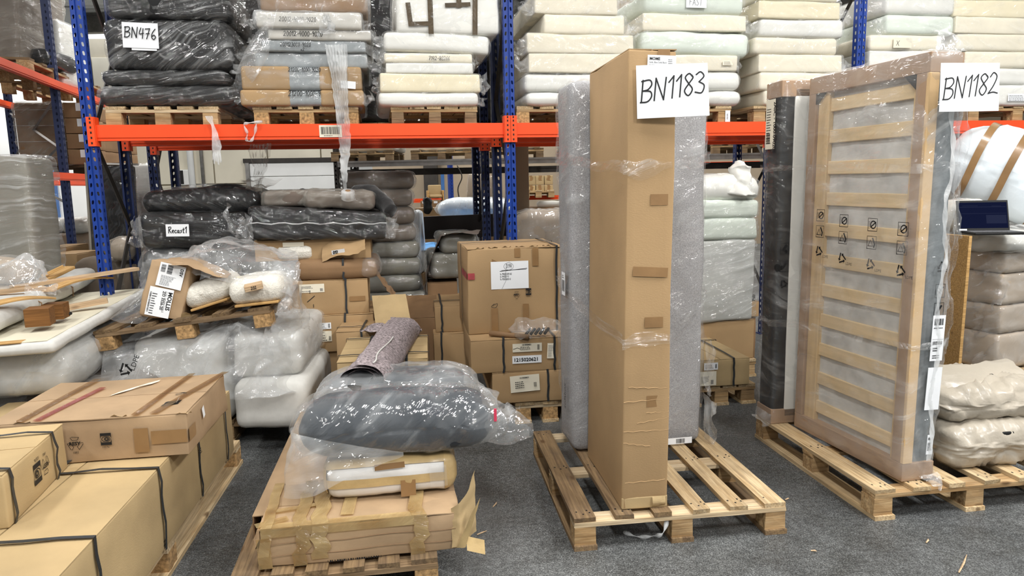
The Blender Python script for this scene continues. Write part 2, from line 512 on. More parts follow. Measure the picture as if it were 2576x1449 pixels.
# ------------------------------------------------------------------ flat print: ink gathered in 2D, then laid on a plane
STROKES = {
    'B': [[(0.05, 0), (.12, 1.0)], [(.05, .95), (.5, 1.0), (.62, .8), (.42, .58), (.15, .52)], [(.15, .52), (.55, .48), (.62, .25), (.4, .03), (.0, 0)]],
    'N': [[(.02, 0), (.1, 1)], [(.1, 1), (.55, .02)], [(.55, .02), (.68, 1.02)]],
    '1': [[(.02, .72), (.3, 1.0)], [(.3, 1), (.22, 0)]],
    '7': [[(.0, .95), (.5, 1.0)], [(.5, 1), (.15, 0)], [(.1, .5), (.45, .52)]],
    '8': [[(.5, .86), (.3, 1.0), (.08, .82), (.28, .55), (.5, .28), (.28, 0), (.05, .22), (.3, .55), (.52, .8), (.46, .92)]],
    '3': [[(.05, .88), (.3, 1.0), (.5, .8), (.22, .55)], [(.22, .55), (.52, .38), (.38, .05), (.0, .08)]],
    '2': [[(.05, .8), (.25, 1.0), (.48, .82), (.3, .4), (.0, .02)], [(0, .02), (.3, .08), (.58, .03)]],
    '4': [[(.2, 1), (.02, .45), (.5, .5)], [(.45, .95), (.36, 0)]],
    '6': [[(.42, 1), (.1, .6), (.03, .2), (.25, 0), (.46, .2), (.3, .42), (.05, .28)]],
    '0': [[(.25, 1), (.03, .6), (.1, .1), (.3, 0), (.48, .4), (.42, .88), (.22, 1)]],
    '9': [[(.45, .8), (.22, 1), (.05, .75), (.25, .55), (.45, .78), (.4, .3), (.25, 0)]],
    '5': [[(.45, 1), (.12, .97), (.08, .58), (.38, .5), (.42, .15), (.05, .02)]],
    '-': [[(.08, .45), (.42, .48)]], 'x': [[(.02, .02), (.42, .5)], [(.4, .02), (.05, .5)]],
    'X': [[(.0, .05), (.75, .95)], [(.7, .0), (.08, .9)]],
    'R': [[(.05, 0), (.1, 1)], [(.0, .95), (.42, 1.0), (.46, .72), (.12, .5)], [(.15, .5), (.52, 0)]],
    'e': [[(.06, .25), (.36, .32), (.25, .5), (.08, .35), (.1, .08), (.38, .05)]],
    'c': [[(.36, .42), (.15, .45), (.05, .2), (.2, 0), (.38, .08)]],
    'a': [[(.36, .42), (.12, .42), (.06, .12), (.22, .02), (.36, .38), (.36, .12), (.44, 0)]],
    's': [[(.32, .45), (.1, .38), (.28, .18), (.04, .02)]],
    't': [[(.2, .8), (.16, .08), (.32, .02)], [(.04, .52), (.36, .55)]],
    'F': [[(.05, 0), (.08, 1)], [(.08, 1), (.5, 1)], [(.08, .55), (.4, .55)]],
    'A': [[(0, 0), (.26, 1)], [(.26, 1), (.52, 0)], [(.1, .35), (.42, .35)]],
    'S': [[(.45, .9), (.22, 1), (.06, .78), (.25, .52), (.44, .25), (.22, 0), (.02, .12)]],
    'T': [[(0, 1), (.55, 1)], [(.27, 1), (.27, 0)]],
    'D': [[(.06, 0), (.08, 1)], [(.02, 1), (.4, .92), (.5, .5), (.36, .08), (.02, 0)]],
    'n': [[(.05, 0), (.06, .5)], [(.06, .4), (.25, .5), (.34, .35), (.34, 0)]],
    'g': [[(.36, .42), (.12, .42), (.08, .12), (.34, .15), (.36, .45), (.34, -.3), (.05, -.25)]],
    'k': [[(.06, 0), (.06, .9)], [(.36, .5), (.08, .25), (.38, 0)]],
    ' ': [],
}


class Ink:
    def __init__(s): s.v, s.f = [], []

    def poly(s, pts):
        n = len(s.v); s.v += [(float(x), float(y)) for x, y in pts]; s.f.append(tuple(range(n, n + len(pts)))); return s

    def rect(s, x, y, w_, h_): return s.poly([(x, y), (x + w_, y), (x + w_, y + h_), (x, y + h_)])

    def line(s, pts, w_, smooth=False):
        P = np.array(pts, float)
        if smooth and len(P) > 2: P = catmull(P, (len(P) - 1) * 6 + 1)
        T = np.gradient(P, axis=0); T /= np.linalg.norm(T, axis=1, keepdims=True) + 1e-12
        Nn = np.stack([-T[:, 1], T[:, 0]], 1) * w_ / 2
        P[0] -= T[0] * w_ * .4; P[-1] += T[-1] * w_ * .4
        n = len(s.v)
        for a_, b2 in zip(P + Nn, P - Nn): s.v += [tuple(a_), tuple(b2)]
        for i in range(len(P) - 1): s.f.append((n + 2 * i, n + 2 * i + 1, n + 2 * i + 3, n + 2 * i + 2))
        return s

    def hand(s, txt, x, y, h_, w_, slant=.08, rise=0.0, gap=.16):
        cx = x
        for ch in txt:
            st = STROKES[ch]; mx = max([q[0] for k in st for q in k] or [.3])
            for k in st:
                s.line([(cx + (q[0] + slant * q[1]) * h_ * .82, y + q[1] * h_ + (cx - x) * rise) for q in k], w_, True)
            cx += (mx * .82 + gap) * h_
        return s

    def text(s, txt, x, y, h_, rot=0.0, stretch=1.0, bold=0.0):
        cu = bpy.data.curves.new('print', 'FONT'); cu.body = txt; cu.size = h_ * 1.38; cu.resolution_u = 2; cu.offset = bold
        ob = bpy.data.objects.new('print', cu); COL.objects.link(ob)
        dg = bpy.context.evaluated_depsgraph_get()
        me = bpy.data.meshes.new_from_object(ob.evaluated_get(dg))
        n = len(s.v); cr, sr = math.cos(rot), math.sin(rot)
        for q in me.vertices:
            a_, b2 = q.co.x * stretch, q.co.y
            s.v.append((x + a_ * cr - b2 * sr, y + a_ * sr + b2 * cr))
        s.f += [tuple(n + i for i in q.vertices) for q in me.polygons]
        bpy.data.objects.remove(ob); bpy.data.curves.remove(cu); bpy.data.meshes.remove(me)
        return s

    def bars(s, x, y, w_, h_, seed=0, vertical=False):
        r = random.Random(seed); t = 0; tot = h_ if vertical else w_
        while t < tot:
            k = r.choice((.012, .018, .03)) * tot; k = min(k, tot - t)
            if vertical: s.rect(x, y + t, w_, k)
            else: s.rect(x + t, y, k, h_)
            t += k + r.choice((.012, .016, .028)) * tot
        return s

    def rows(s, x, y, w_, h_, n, seed=0, th=.45):
        r = random.Random(seed); dh = h_ / n
        for i in range(n):
            t = 0; end = w_ * r.uniform(.55, 1)
            while t < end:
                k = r.uniform(.04, .14) * w_
                s.rect(x + t, y + i * dh, min(k, end - t), dh * th); t += k + .03 * w_
        return s

    def ring(s, cx, cy, r, w_, sx=1.0, n=24):
        return s.line([(cx + r * sx * math.cos(2 * math.pi * i / n), cy + r * math.sin(2 * math.pi * i / n)) for i in range(n + 1)], w_)

    def recycle(s, cx, cy, r, w_, rot=0.0):
        for k in range(3):
            a_ = rot + math.pi / 2 + k * 2 * math.pi / 3
            p0 = np.array([cx + r * math.cos(a_), cy + r * math.sin(a_)])
            p1 = np.array([cx + r * math.cos(a_ + 2 * math.pi / 3), cy + r * math.sin(a_ + 2 * math.pi / 3)])
            d_ = p1 - p0; nrm = np.array([d_[1], -d_[0]]) / np.linalg.norm(d_)
            s.line([p0 + d_ * .12, p0 + d_ * .66], w_)
            b2 = p0 + d_ * .62
            s.poly([b2 + nrm * w_ * 1.3, b2 - nrm * w_ * 1.3, b2 + d_ * .22])
        return s

    def resy(s, cx, cy, r):                    # round recycling mark of three folded arrows with the word across
        for k in range(3):
            a_ = math.pi / 2 + k * 2 * math.pi / 3
            q = [(cx + rr * math.cos(a_ + t), cy + rr * math.sin(a_ + t)) for rr, t in ((r, -.55), (r, .35), (r * 1.02, .6), (r * .55, .62), (r * .58, -.6))]
            s.line(q + [q[0]], r * .07)
        s.text('RESY', cx - r * .78, cy - r * .24, r * .48, bold=.0008)
        s.text('1882', cx - r * .45, cy - r * 1.42, r * .3)
        return s

    def eye(s, cx, cy, h_, word=True):         # black block with a light oval eye between two bars of small lettering
        w_ = h_ * .82
        s.rect(cx - w_ / 2, cy + h_ * .26, w_, h_ * .24).rect(cx - w_ / 2, cy - h_ * .5, w_, h_ * .24)
        for sg in (-1, 1): s.poly([(cx + sg * w_ * .5, cy - h_ * .26), (cx + sg * w_ * .5, cy + h_ * .26), (cx + sg * w_ * .42, cy + h_ * .26), (cx + sg * w_ * .5 * .98, cy), (cx + sg * w_ * .42, cy - h_ * .26)][::sg])
        s.ring(cx, cy, h_ * .2, h_ * .05, 1.55); s.ring(cx + w_ * .06, cy, h_ * .11, h_ * .09, 1.2)
        if word: s.text('10576', cx - w_ * .42, cy - h_ * .74, h_ * .16)
        return s

    def put(s, parent, plane, mat_, off=.0012, name='print', org=(0, 0)):
        o, u, v_, n_ = [np.array(q, float) for q in plane]
        P = [o + u * (x + org[0]) + v_ * (y + org[1]) + n_ * off for x, y in s.v]
        return mesh(name, np.array(P), s.f, mat_, parent)


def plane_of(face, w_, d_, h_):                # the faces of a box w x d x h centred on its base
    return {'F': ((-w_ / 2, -d_ / 2, 0), (1, 0, 0), (0, 0, 1), (0, -1, 0)),
            'B': ((w_ / 2, d_ / 2, 0), (-1, 0, 0), (0, 0, 1), (0, 1, 0)),
            'R': ((w_ / 2, -d_ / 2, 0), (0, 1, 0), (0, 0, 1), (1, 0, 0)),
            'L': ((-w_ / 2, d_ / 2, 0), (0, -1, 0), (0, 0, 1), (-1, 0, 0)),
            'T': ((-w_ / 2, -d_ / 2, h_), (1, 0, 0), (0, 1, 0), (0, 0, 1))}[face]


def patch(parent, plane, x, y, w_, h_, mat_, name='label', off=.0015, rot=0.0, curl=0.0, jag=0):
    """a flat piece (label, tape) on a plane, at its lower left corner; returns it and its own plane for print"""
    o, u, v_, n_ = [np.array(q, float) for q in plane]
    cr, sr = math.cos(rot), math.sin(rot)
    u2, v2 = u * cr + v_ * sr, -u * sr + v_ * cr
    o2 = o + u * x + v_ * y
    nx, ny = (8, 6) if curl else (1, 1)
    V, Fc = [], []
    for j in range(ny + 1):
        for i in range(nx + 1):
            a_, b2 = i / nx, j / ny
            k = curl * ((a_ - .3) ** 2 * (1 - .6 * b2) + .25 * math.sin(5 * a_ + 3 * b2) * a_) if curl else 0
            V.append(o2 + u2 * w_ * a_ + v2 * h_ * b2 + n_ * (off + k))
    for j in range(ny):
        for i in range(nx):
            q = j * (nx + 1) + i; Fc.append((q, q + 1, q + nx + 2, q + nx + 1))
    ob = mesh(name, np.array(V), Fc, mat_, parent, smooth=bool(curl))
    return ob, (o2 + n_ * off, u2, v2, n_)
# ------------------------------------------------------------------ builders
def Rz(a, p): return np.array([p[0] * math.cos(a) - p[1] * math.sin(a), p[0] * math.sin(a) + p[1] * math.cos(a), p[2] if len(p) > 2 else 0])


def base_from_corner(corner, size, rz, anchor='fl'):
    sx = {'l': .5, 'r': -.5, 'c': 0}[anchor[1]]; sy = {'f': .5, 'b': -.5, 'c': 0}[anchor[0]]
    return np.array(corner, float) + Rz(rz, (sx * size[0], sy * size[1], 0))


def noisy(V, d, amp, freq, seed, off=None):
    V = np.array(V); s = np.array([seed * 3.7, seed * 1.3, seed * 2.1])
    return V + d * (amp * fbm(V * freq + s, 3, seed % 97))[:, None]


def ribbon_loop(w_, d_, h_, axis, pos, width, e=.002, slack=0.0, z0=0.0, seed=0):
    """a strap round a box, in the plane across the given axis"""
    a, b = (d_ / 2 + e, h_) if axis == 'x' else (w_ / 2 + e, h_)
    r = random.Random(seed)
    ring = [(-a + 2 * a * i / 6, h_ + e + (r.uniform(0, slack) if 0 < i < 6 else 0)) for i in range(7)]
    # open loop: up the near side, over the top, down the far side
    near = [(-a - (r.uniform(0, slack) if 0 < i < 6 else 0), z0 + (h_ - z0) * i / 6) for i in range(6)]
    ring = near + ring + [(a + (r.uniform(0, slack) if 0 < i < 6 else 0), h_ - (h_ - z0) * i / 6) for i in range(1, 7)]
    V, Fc = [], []
    n = len(ring)
    sway = [r.uniform(-1, 1) * .25 * width for _ in ring]
    P = np.array(ring); T = np.gradient(P, axis=0); T /= np.linalg.norm(T, axis=1, keepdims=True)
    Nn = np.stack([-T[:, 1], T[:, 0]], 1)
    for k, (u, v_) in enumerate(ring):
        for sgn in (-.5, .5):
            for t in (0, .0015):
                q = (u + Nn[k][0] * t, v_ + Nn[k][1] * t)
                c_ = pos + sgn * width + sway[k]
                V.append((c_, q[0], q[1]) if axis == 'x' else (q[0], c_, q[1]))
    for k in range(n - 1):
        i = 4 * k; j = i + 4
        Fc += [(i, i + 2, j + 2, j), (i + 1, j + 1, j + 3, i + 3), (i, j, j + 1, i + 1), (i + 2, i + 3, j + 3, j + 2)]
    return V, Fc


def carton(label, loc, size, rz=0.0, mat_='card', seam='x', straps=(), tapes=True, group=None, name='cardboard_box', dent=.003, rot=None, flaps=True, r=.006, swidth=.014, sslack=.004, seed=None, tape_mat='tape', cat='box', scol='strap'):
    w_, d_, h_ = size
    seed = rnd.randrange(999) if seed is None else seed
    o = empty(name, loc, rz, label, cat, group, rot=rot)
    t = .004 if flaps else 0
    V, Fc, D = rbox(w_, d_, h_ - t, r, (6, 6, 4))
    V = noisy(V, D, dent, 5.0, seed)
    V[:, 2] = np.maximum(V[:, 2], 0)
    mesh('body', V, Fc, M[mat_], o, True)
    if flaps:
        for s in (-1, 1):
            if seam == 'x': x0, x1 = -w_ / 2 + .002, w_ / 2 - .002; y0, y1 = sorted((s * .003, s * (d_ / 2 - .001)))
            else: y0, y1 = -d_ / 2 + .002, d_ / 2 - .002; x0, x1 = sorted((s * .003, s * (w_ / 2 - .001)))
            n = 8; vv, ff = [], []
            G = np.zeros((n + 1, 4, 3))
            for i in range(n + 1):
                for j in range(4):
                    G[i, j] = (x0 + (x1 - x0) * i / n, y0 + (y1 - y0) * j / 3, h_) if seam == 'x' else (x0 + (x1 - x0) * j / 3, y0 + (y1 - y0) * i / n, h_)
            G[..., 2] += dent * .6 * (vn(G * 7 + seed, seed) + .2)
            top = G.reshape(-1, 3); bot = top - (0, 0, .0042)
            idx = np.arange((n + 1) * 4).reshape(n + 1, 4); m_ = len(top)
            q = np.stack([idx[:-1, :-1], idx[1:, :-1], idx[1:, 1:], idx[:-1, 1:]], -1).reshape(-1, 4)
            if seam != 'x': q = q[:, ::-1]
            ff = q.tolist() + (q[:, ::-1] + m_).tolist()
            edge = list(idx[:, 0]) + list(idx[-1, 1:]) + list(idx[::-1, -1][1:]) + list(idx[0, ::-1][1:-1])
            for a, b in zip(edge, edge[1:] + edge[:1]): ff.append((int(a), int(a) + m_, int(b) + m_, int(b)) if seam == 'x' else (int(a), int(b), int(b) + m_, int(a) + m_))
            mesh('flap', np.concatenate([top, bot]), ff, M[mat_], o)
    if tapes:
        tw = .03
        if seam == 'x':
            V, Fc = ribbon_loop(w_, d_, h_ + .001, 'y', 0, tw * 1.6, .0012, z0=max(.0, h_ - .08), seed=seed)
        else:
            V, Fc = ribbon_loop(w_, d_, h_ + .001, 'x', 0, tw * 1.6, .0012, z0=max(.0, h_ - .08), seed=seed)
        mesh('tape', V, Fc, M[tape_mat], o)
    for k, (ax, pos) in enumerate(straps):
        V, Fc = ribbon_loop(w_, d_, h_ + .002 + .001 * k, ax, pos, swidth, .004, sslack, 0, seed + k)
        mesh('strap', V, Fc, M[scol], o)
    return o


_BOARD = {}


def board(lx, ly, lz, m, seed=0, jit=.0015):
    key = (round(lx, 3), round(ly, 3), round(lz, 3), m, seed)
    if key in _BOARD: return _BOARD[key]
    r = random.Random(seed); n = 4
    V, Fc = [], []
    along = 0 if lx >= ly else 1
    for i in range(n + 1):
        t = -.5 + i / n
        for (a, b) in ((-.5, 0), (.5, 0), (.5, 1), (-.5, 1)):
            p = [t * lx, a * ly, b * lz] if along == 0 else [-a * lx, t * ly, b * lz]
            k = 1 if along == 0 else 0
            p[k] += r.uniform(-jit, jit) * 1.6; p[2] += r.uniform(-jit, jit) * (.6 if b else .2); p[2] = max(p[2], 0)
            if i in (0, n): p[along] += r.uniform(-jit, jit) * 2
            V.append(p)
    for i in range(n):
        for j in range(4):
            a, b = i * 4 + j, i * 4 + (j + 1) % 4
            Fc.append((a, a + 4, b + 4, b))
    Fc += [(0, 1, 2, 3), tuple(n * 4 + j for j in (3, 2, 1, 0))]
    me = bpy.data.meshes.new('board'); me.from_pydata(V, [], Fc); me.materials.append(M[m])
    _BOARD[key] = me
    return me


def pallet(label, loc, W, Lg, rz, n=5, bw=.1, deck='wood_y', cross='wood', block='wood', foot='wood_y', group=None, rot=None, bl=.1, seed=1, feet=True, wide_ends=True, nails=False, cat='pallet'):
    """deck boards run along local y; cross boards, nine blocks and three bottom boards under them"""
    o = empty('wooden_pallet', loc, rz, label, cat, group, rot=rot)
    ft = .02 if feet else 0.0
    for i in range(n):
        bwi = bw * (1.25 if wide_ends and i in (0, n - 1) else 1)
        x = -W / 2 + bw * .62 + (W - bw * 1.24) * i / (n - 1)
        dk = deck if isinstance(deck, str) else deck[i % len(deck)]
        b = link('deck_board', board(bwi, Lg, .02, dk, seed + i % 3), o, (x, rnd.uniform(-.006, .006), ft + .10), (0, 0, rnd.uniform(-.006, .006)))
        if nails:
            for yy in (-Lg / 2 + .05, 0, Lg / 2 - .05):
                v = [box(x_ - .0035, x_ + .0035, y_ - .005, y_ + .005, .0195, .0206) for x_, y_ in ((-.025, yy + .01), (.0, yy - .015), (.022, yy + .018), (.03, yy - .004))]
                nm = mesh('nail_heads', *join(v), M['black'], b); tag(nm, kind='stuff')
    for j in range(3):
        y = (-Lg / 2 + bl / 2, 0, Lg / 2 - bl / 2)[j]
        link('cross_board', board(W, bl, .02, cross, seed + 5), o, (0, y, ft + .08))
        for i in range(3):
            x = (-W / 2 + bl / 2, 0, W / 2 - bl / 2)[i]
            link('block', board(bl * .98, bl * .96 + .003, .08, block, seed + 9), o, (x + rnd.uniform(-.004, .004), y, ft))
    if feet:
        for i in range(3):
            x = (-W / 2 + bl / 2, 0, W / 2 - bl / 2)[i]
            link('bottom_board', board(bl * 1.08, Lg + .02, .02, foot, seed + 7), o, (x, 0, 0))
    return o


def soft(parent, name, size, m, r=.04, n=(10, 10, 4), amp=.006, freq=5.0, seed=0, bulge=0.0, bow=0.0, pos=(0, 0, 0), rot=None, pill=0.0, taper=0.0, mfun=None):
    """a padded block: rounded, slightly uneven, optionally plump or sagging"""
    w_, d_, h_ = size
    V, Fc, D = rbox(w_, d_, h_, r, n)
    V = noisy(V, D, amp, freq, seed)
    u = V[:, 0] / (w_ / 2); v_ = V[:, 1] / (d_ / 2); k = V[:, 2] / h_ - .5
    if bulge: V[:, 2] += k * 2 * bulge * (1 - u ** 2).clip(0) * (1 - .6 * v_ ** 2).clip(0)
    if pill:
        s = 1 - pill * (np.abs(u) ** 3); V[:, 2] = h_ / 2 + (V[:, 2] - h_ / 2) * s; V[:, 1] *= 1 - pill * .35 * np.abs(u) ** 4
    if bow: V[:, 2] += bow * (1 - u ** 2)
    if taper: V[:, 2] *= 1 + taper * u
    if mfun: V = mfun(V)
    return mesh(name, V, Fc, M[m] if isinstance(m, str) else m, parent, True, pos, rot)


def wrap(parent, size, m, r=.05, grow=.012, n=(34, 14, 10), amp=.009, freq=(5, 5, 9), seed=0, name='plastic_wrap', bulge=0.0, bow=0.0, pos=(0, 0, 0), rot=None, pill=0.0, up=None, taper=0.0, mfun=None):
    """film drawn round a block: a little larger, with ridged creases"""
    w_, d_, h_ = size
    up = grow * .25 if up is None else up
    V, Fc, D = rbox(w_ + 2 * grow, d_ + 2 * grow, h_ + up, r + grow * .5, n)
    f = np.array(freq); s = seed * 2.31
    q = V * f + s
    wv = fbm(V * 2.5 + s, 2, seed % 89)
    q[:, 0] += wv * 2; q[:, 1] += wv * 1.4; q[:, 2] += wv
    side = 1 - .65 * np.abs(D[:, 2])
    V = V + D * (amp * side * (ridge(q, seed % 83) - .55))[:, None] + D * (amp * .35 * vn(V * 24 + s, seed % 79))[:, None]
    u = V[:, 0] / (w_ / 2); v_ = V[:, 1] / (d_ / 2); k = V[:, 2] / h_ - .5
    if bulge: V[:, 2] += k * 2 * bulge * (1 - u ** 2).clip(0) * (1 - .6 * v_ ** 2).clip(0)
    if pill:
        s_ = 1 - pill * (np.abs(u).clip(0, 1) ** 3); V[:, 2] = h_ / 2 + (V[:, 2] - h_ / 2) * s_; V[:, 1] *= 1 - pill * .35 * np.abs(u).clip(0, 1) ** 4
    if bow: V[:, 2] += bow * (1 - u ** 2)
    if taper: V[:, 2] *= 1 + taper * u
    if mfun: V = mfun(V)
    return mesh(name, V, Fc, M[m] if isinstance(m, str) else m, parent, True, pos, rot)


def ear(parent, m, a, b, tip, spread=.6, seed=0, name='bag_end', n=(16, 12), amp=.02, sag=.04):
    """loose gathered end of a bag: fans from the edge a-b out to a tip"""
    a, b, tip = [np.array(q, float) for q in (a, b, tip)]
    mid = (a + b) / 2; r = random.Random(seed)
    rows = []
    for i in range(4):
        t = i / 3; k = 1 - t * (1 - spread)
        row = []
        for j in range(5):
            s = j / 4
            p = (a + (b - a) * s - mid) * k + mid + (tip - mid) * t
            p = p + np.array([r.uniform(-1, 1), r.uniform(-1, 1), r.uniform(-1, 1)]) * amp * t * 1.6 + np.array([0, 0, -sag * t * (1 - t) * 2])
            row.append(p)
        rows.append(row)
    V, Fc = sheet(rows, n[0], n[1], amp, (14, 14, 14), seed, amp * .3)
    return mesh(name, V, Fc, M[m] if isinstance(m, str) else m, parent, True)


def strand(parent, m, path, width, seed=0, name='film_strand', n=(60, 14), amp=.012, twist=1.2, tag_=None, ragged=.2):
    """hanging ribbon of bunched stretch film"""
    P = catmull(np.array(path, float), n[0]); Wd = catmull(np.array(width, float), n[0]) if not np.isscalar(width) else np.full(n[0], width)
    V = []
    for i in range(n[0]):
        for j in range(n[1]):
            s = j / (n[1] - 1) - .5
            a = twist * .3 * math.sin(i * .11 + seed)
            pl = .5 * math.sin(j * 2.2 + seed) + .5 * math.sin(j * 4.1 + i * .06)
            V.append(P[i] + np.array([math.cos(a) * s * Wd[i], math.sin(a) * s * Wd[i] + pl * amp, 0]))
    V = np.array(V)
    V += .35 * amp * np.stack([vn(V * 30 + seed, k) for k in range(3)], 1)
    end = V.reshape(n[0], n[1], 3)
    end[-3:, :, 2] += (np.array([random.Random(seed + j).uniform(-1, .3) for j in range(n[1])]) * ragged * .25)[None, :]
    idx = np.arange(n[0] * n[1]).reshape(n)
    Q = np.stack([idx[:-1, :-1], idx[1:, :-1], idx[1:, 1:], idx[:-1, 1:]], -1).reshape(-1, 4).tolist()
    return mesh(name, end.reshape(-1, 3), Q, M[m], parent, True)


# ------------------------------------------------------------------ the hall
def structure(name, v, f, m, parent=None):
    return tag(mesh(name, v, f, m, parent), kind='structure')


structure('floor', [(-16, -6, 0), (16, -6, 0), (16, 26, 0), (-16, 26, 0)], [(0, 1, 2, 3)], M['floor'])

# back wall of precast panels with open joints, set out square to the racking
WALL_A = 0.13
wb = tag(mesh('wall_back', *box(-13, 13, 0, .2, 0, CEIL + .2), M['joint'], None, False, (0, 21.0, 0), (0, 0, WALL_A)), kind='structure')
pw, ph = 1.45, 1.7
pm = bpy.data.meshes.new('wall_panel')
_v, _f, _d = rbox(pw - .035, .08, ph - .035, .012, (1, 1, 1)); pm.from_pydata(_v.tolist(), [], _f); pm.materials.append(M['wall'])
for i in range(18):
    for j in range(3):
        x = -12.6 + i * pw + pw / 2
        if j == 0 and -7.3 < x < -3.2: pass
        link('wall_panel', pm, wb, (x, -.04, .02 + j * ph))
def on_wall(px, py):
    d = at_depth(px, py, 1.0) - np.array([0, 0, EYE]); n_ = np.array([-math.sin(WALL_A), math.cos(WALL_A), 0])
    t = (np.array([0, 21.0, 0]) @ n_) / (d @ n_)
    return np.array([0, 0, EYE]) + t * d


# pipes, conduit and a meter box on the back wall
for x, r_ in (((Rz(-WALL_A, on_wall(487, 440) - np.array([0, 21.0, 0])))[0], .09), ((Rz(-WALL_A, on_wall(515, 440) - np.array([0, 21.0, 0])))[0], .05)):
    o = tag(mesh('wall_pipe', *tube([(0, 0, .1), (0, 0, 3), (0, 0, CEIL)], r_, 8), M['white'] if r_ > .05 else M['steel'], None, True), 'white downpipe running up the cream back wall' if r_ > .05 else 'thin steel pipe beside the white downpipe on the back wall', 'pipe')
    o.location = Rz(WALL_A, (x, -.17, 0)) + np.array([0, 21.0, 0])
mb = on_wall(465, 466)
t_ = empty('meter_box', mb + Rz(WALL_A, (0, -.16, 0)), WALL_A, 'white meter box with a black strip on the cream back wall', 'meter box')
mesh('casing', *rbox(.36, .12, .42, .02, (1, 1, 1))[:2], M['white'], t_)
mesh('dark_strip', *box(-.04, .05, -.068, -.061, .03, .4), M['black'], t_)

# sectional door
dl, dt_ = on_wall(632, 440), on_wall(740, 409)
dr = empty('roller_door', np.array([dl[0], dl[1], 0]) + Rz(WALL_A, (2.15, -.1, 0)), WALL_A); dr.name = 'door_1'; tag(dr, kind='structure')
DH = dt_[2] / 6
for k in range(6):
    v_, f_, _ = rbox(4.3, .05, DH - .012, .015, (1, 1, 1)); mesh('door_section', v_, f_, M['white'], dr, False, (0, -.03, .004 + k * DH))
for x in (-2.2, 2.2): mesh('door_rail', *box(x - .05, x + .05, -.12, 0, 0, 6 * DH), M['steel'], dr)
mesh('door_lintel', *box(-2.3, 2.3, -.1, 0, 6 * DH, 6 * DH + .12), M['steel_d'], dr)

# window with blue frames and a white door with a blue frame, in the left part of the wall
for n_, (x, z0, w_, h_, fm, pane) in enumerate(((-15.0, .75, 1.1, 1.55, 'blue_l', 'taupe'), (-13.5, .1, 1.05, 2.2, 'blue_l', 'white'))):
    P = at_depth((118, 210)[n_], 545, 16.0)
    o = empty('window_1' if n_ == 0 else 'door_2', (P[0], P[1], z0), .2); tag(o, kind='structure')
    fr_ = join([box(-w_ / 2, -w_ / 2 + .07, -.05, .05, 0, h_), box(w_ / 2 - .07, w_ / 2, -.05, .05, 0, h_), box(-w_ / 2, w_ / 2, -.05, .05, h_ - .07, h_), box(-w_ / 2, w_ / 2, -.05, .05, 0, .07)])
    mesh('window_frame' if n_ == 0 else 'door_frame', *fr_, M[fm], o)
    mesh('pane' if n_ == 0 else 'door_leaf', *box(-w_ / 2 + .07, w_ / 2 - .07, -.01, .01, .07, h_ - .07), M[pane], o)
    if n_: mesh('door_handle', *tube([(.3, -.03, 1.0), (.3, -.06, 1.0), (.42, -.06, 1.0)], .012, 6), M['black'], o)
P = at_depth(160, 545, 16.15)
wl = tag(mesh('wall_left', *box(-3.2, 1.25, 0, .15, 0, CEIL), M['white'], None, False, (P[0] - .5, P[1] + .05, 0), (0, 0, .2)), kind='structure')

# brown concrete wall across the further part, with a pillar
P = at_depth(1500, 500, 17.0)
structure('wall_right', *box(P[0] - 5.3, P[0] + 14, P[1], P[1] + .2, 0, CEIL), M['wall_b'])
P = at_depth(1306, 480, 7.3)
o = tag(mesh('pillar', *rbox(.17, .2, CEIL, .012, (1, 1, 8))[:2], M['wall_b'], None, False, (P[0], P[1], 0), (0, 0, RTH)), kind='structure')
o.name = 'trim_1'
P = at_depth(1085, 470, 16.8)
o = tag(mesh('pillar', *box(-.16, .16, -.1, .1, 0, CEIL), M['steel_d'], None, False, (P[0], P[1], 0)), kind='structure'); o.name = 'trim_2'

# ceiling: ribbed sheet, ribs across the hall
V, Fc = [], []
ys = []
y = -6.0
while y < 27:
    ys += [(y, 0), (y + .10, 0), (y + .14, .055), (y + .26, .055)]; y += .30
for yy, dz in ys: V += [(-16, yy, CEIL + dz), (16, yy, CEIL + dz)]
for i in range(len(ys) - 1): Fc.append((2 * i, 2 * i + 1, 2 * i + 3, 2 * i + 2))
structure('ceiling', V, Fc, M['ceil'])
for k, yy in enumerate((12.2, 17.0)):
    structure(f'trim_{k + 3}', *join([box(-16, 16, yy - .1, yy + .1, CEIL - .04, CEIL - .01), box(-16, 16, yy - .012, yy + .012, CEIL - .4, CEIL - .04), box(-16, 16, yy - .1, yy + .1, CEIL - .43, CEIL - .4)]), M['steel'])
# roof strip that lets daylight in
structure('window_2', *box(-14, 6, 18.6, 19.6, CEIL - .02, CEIL - .005), emit('roof_light', '#f4f8ff', 3.0))

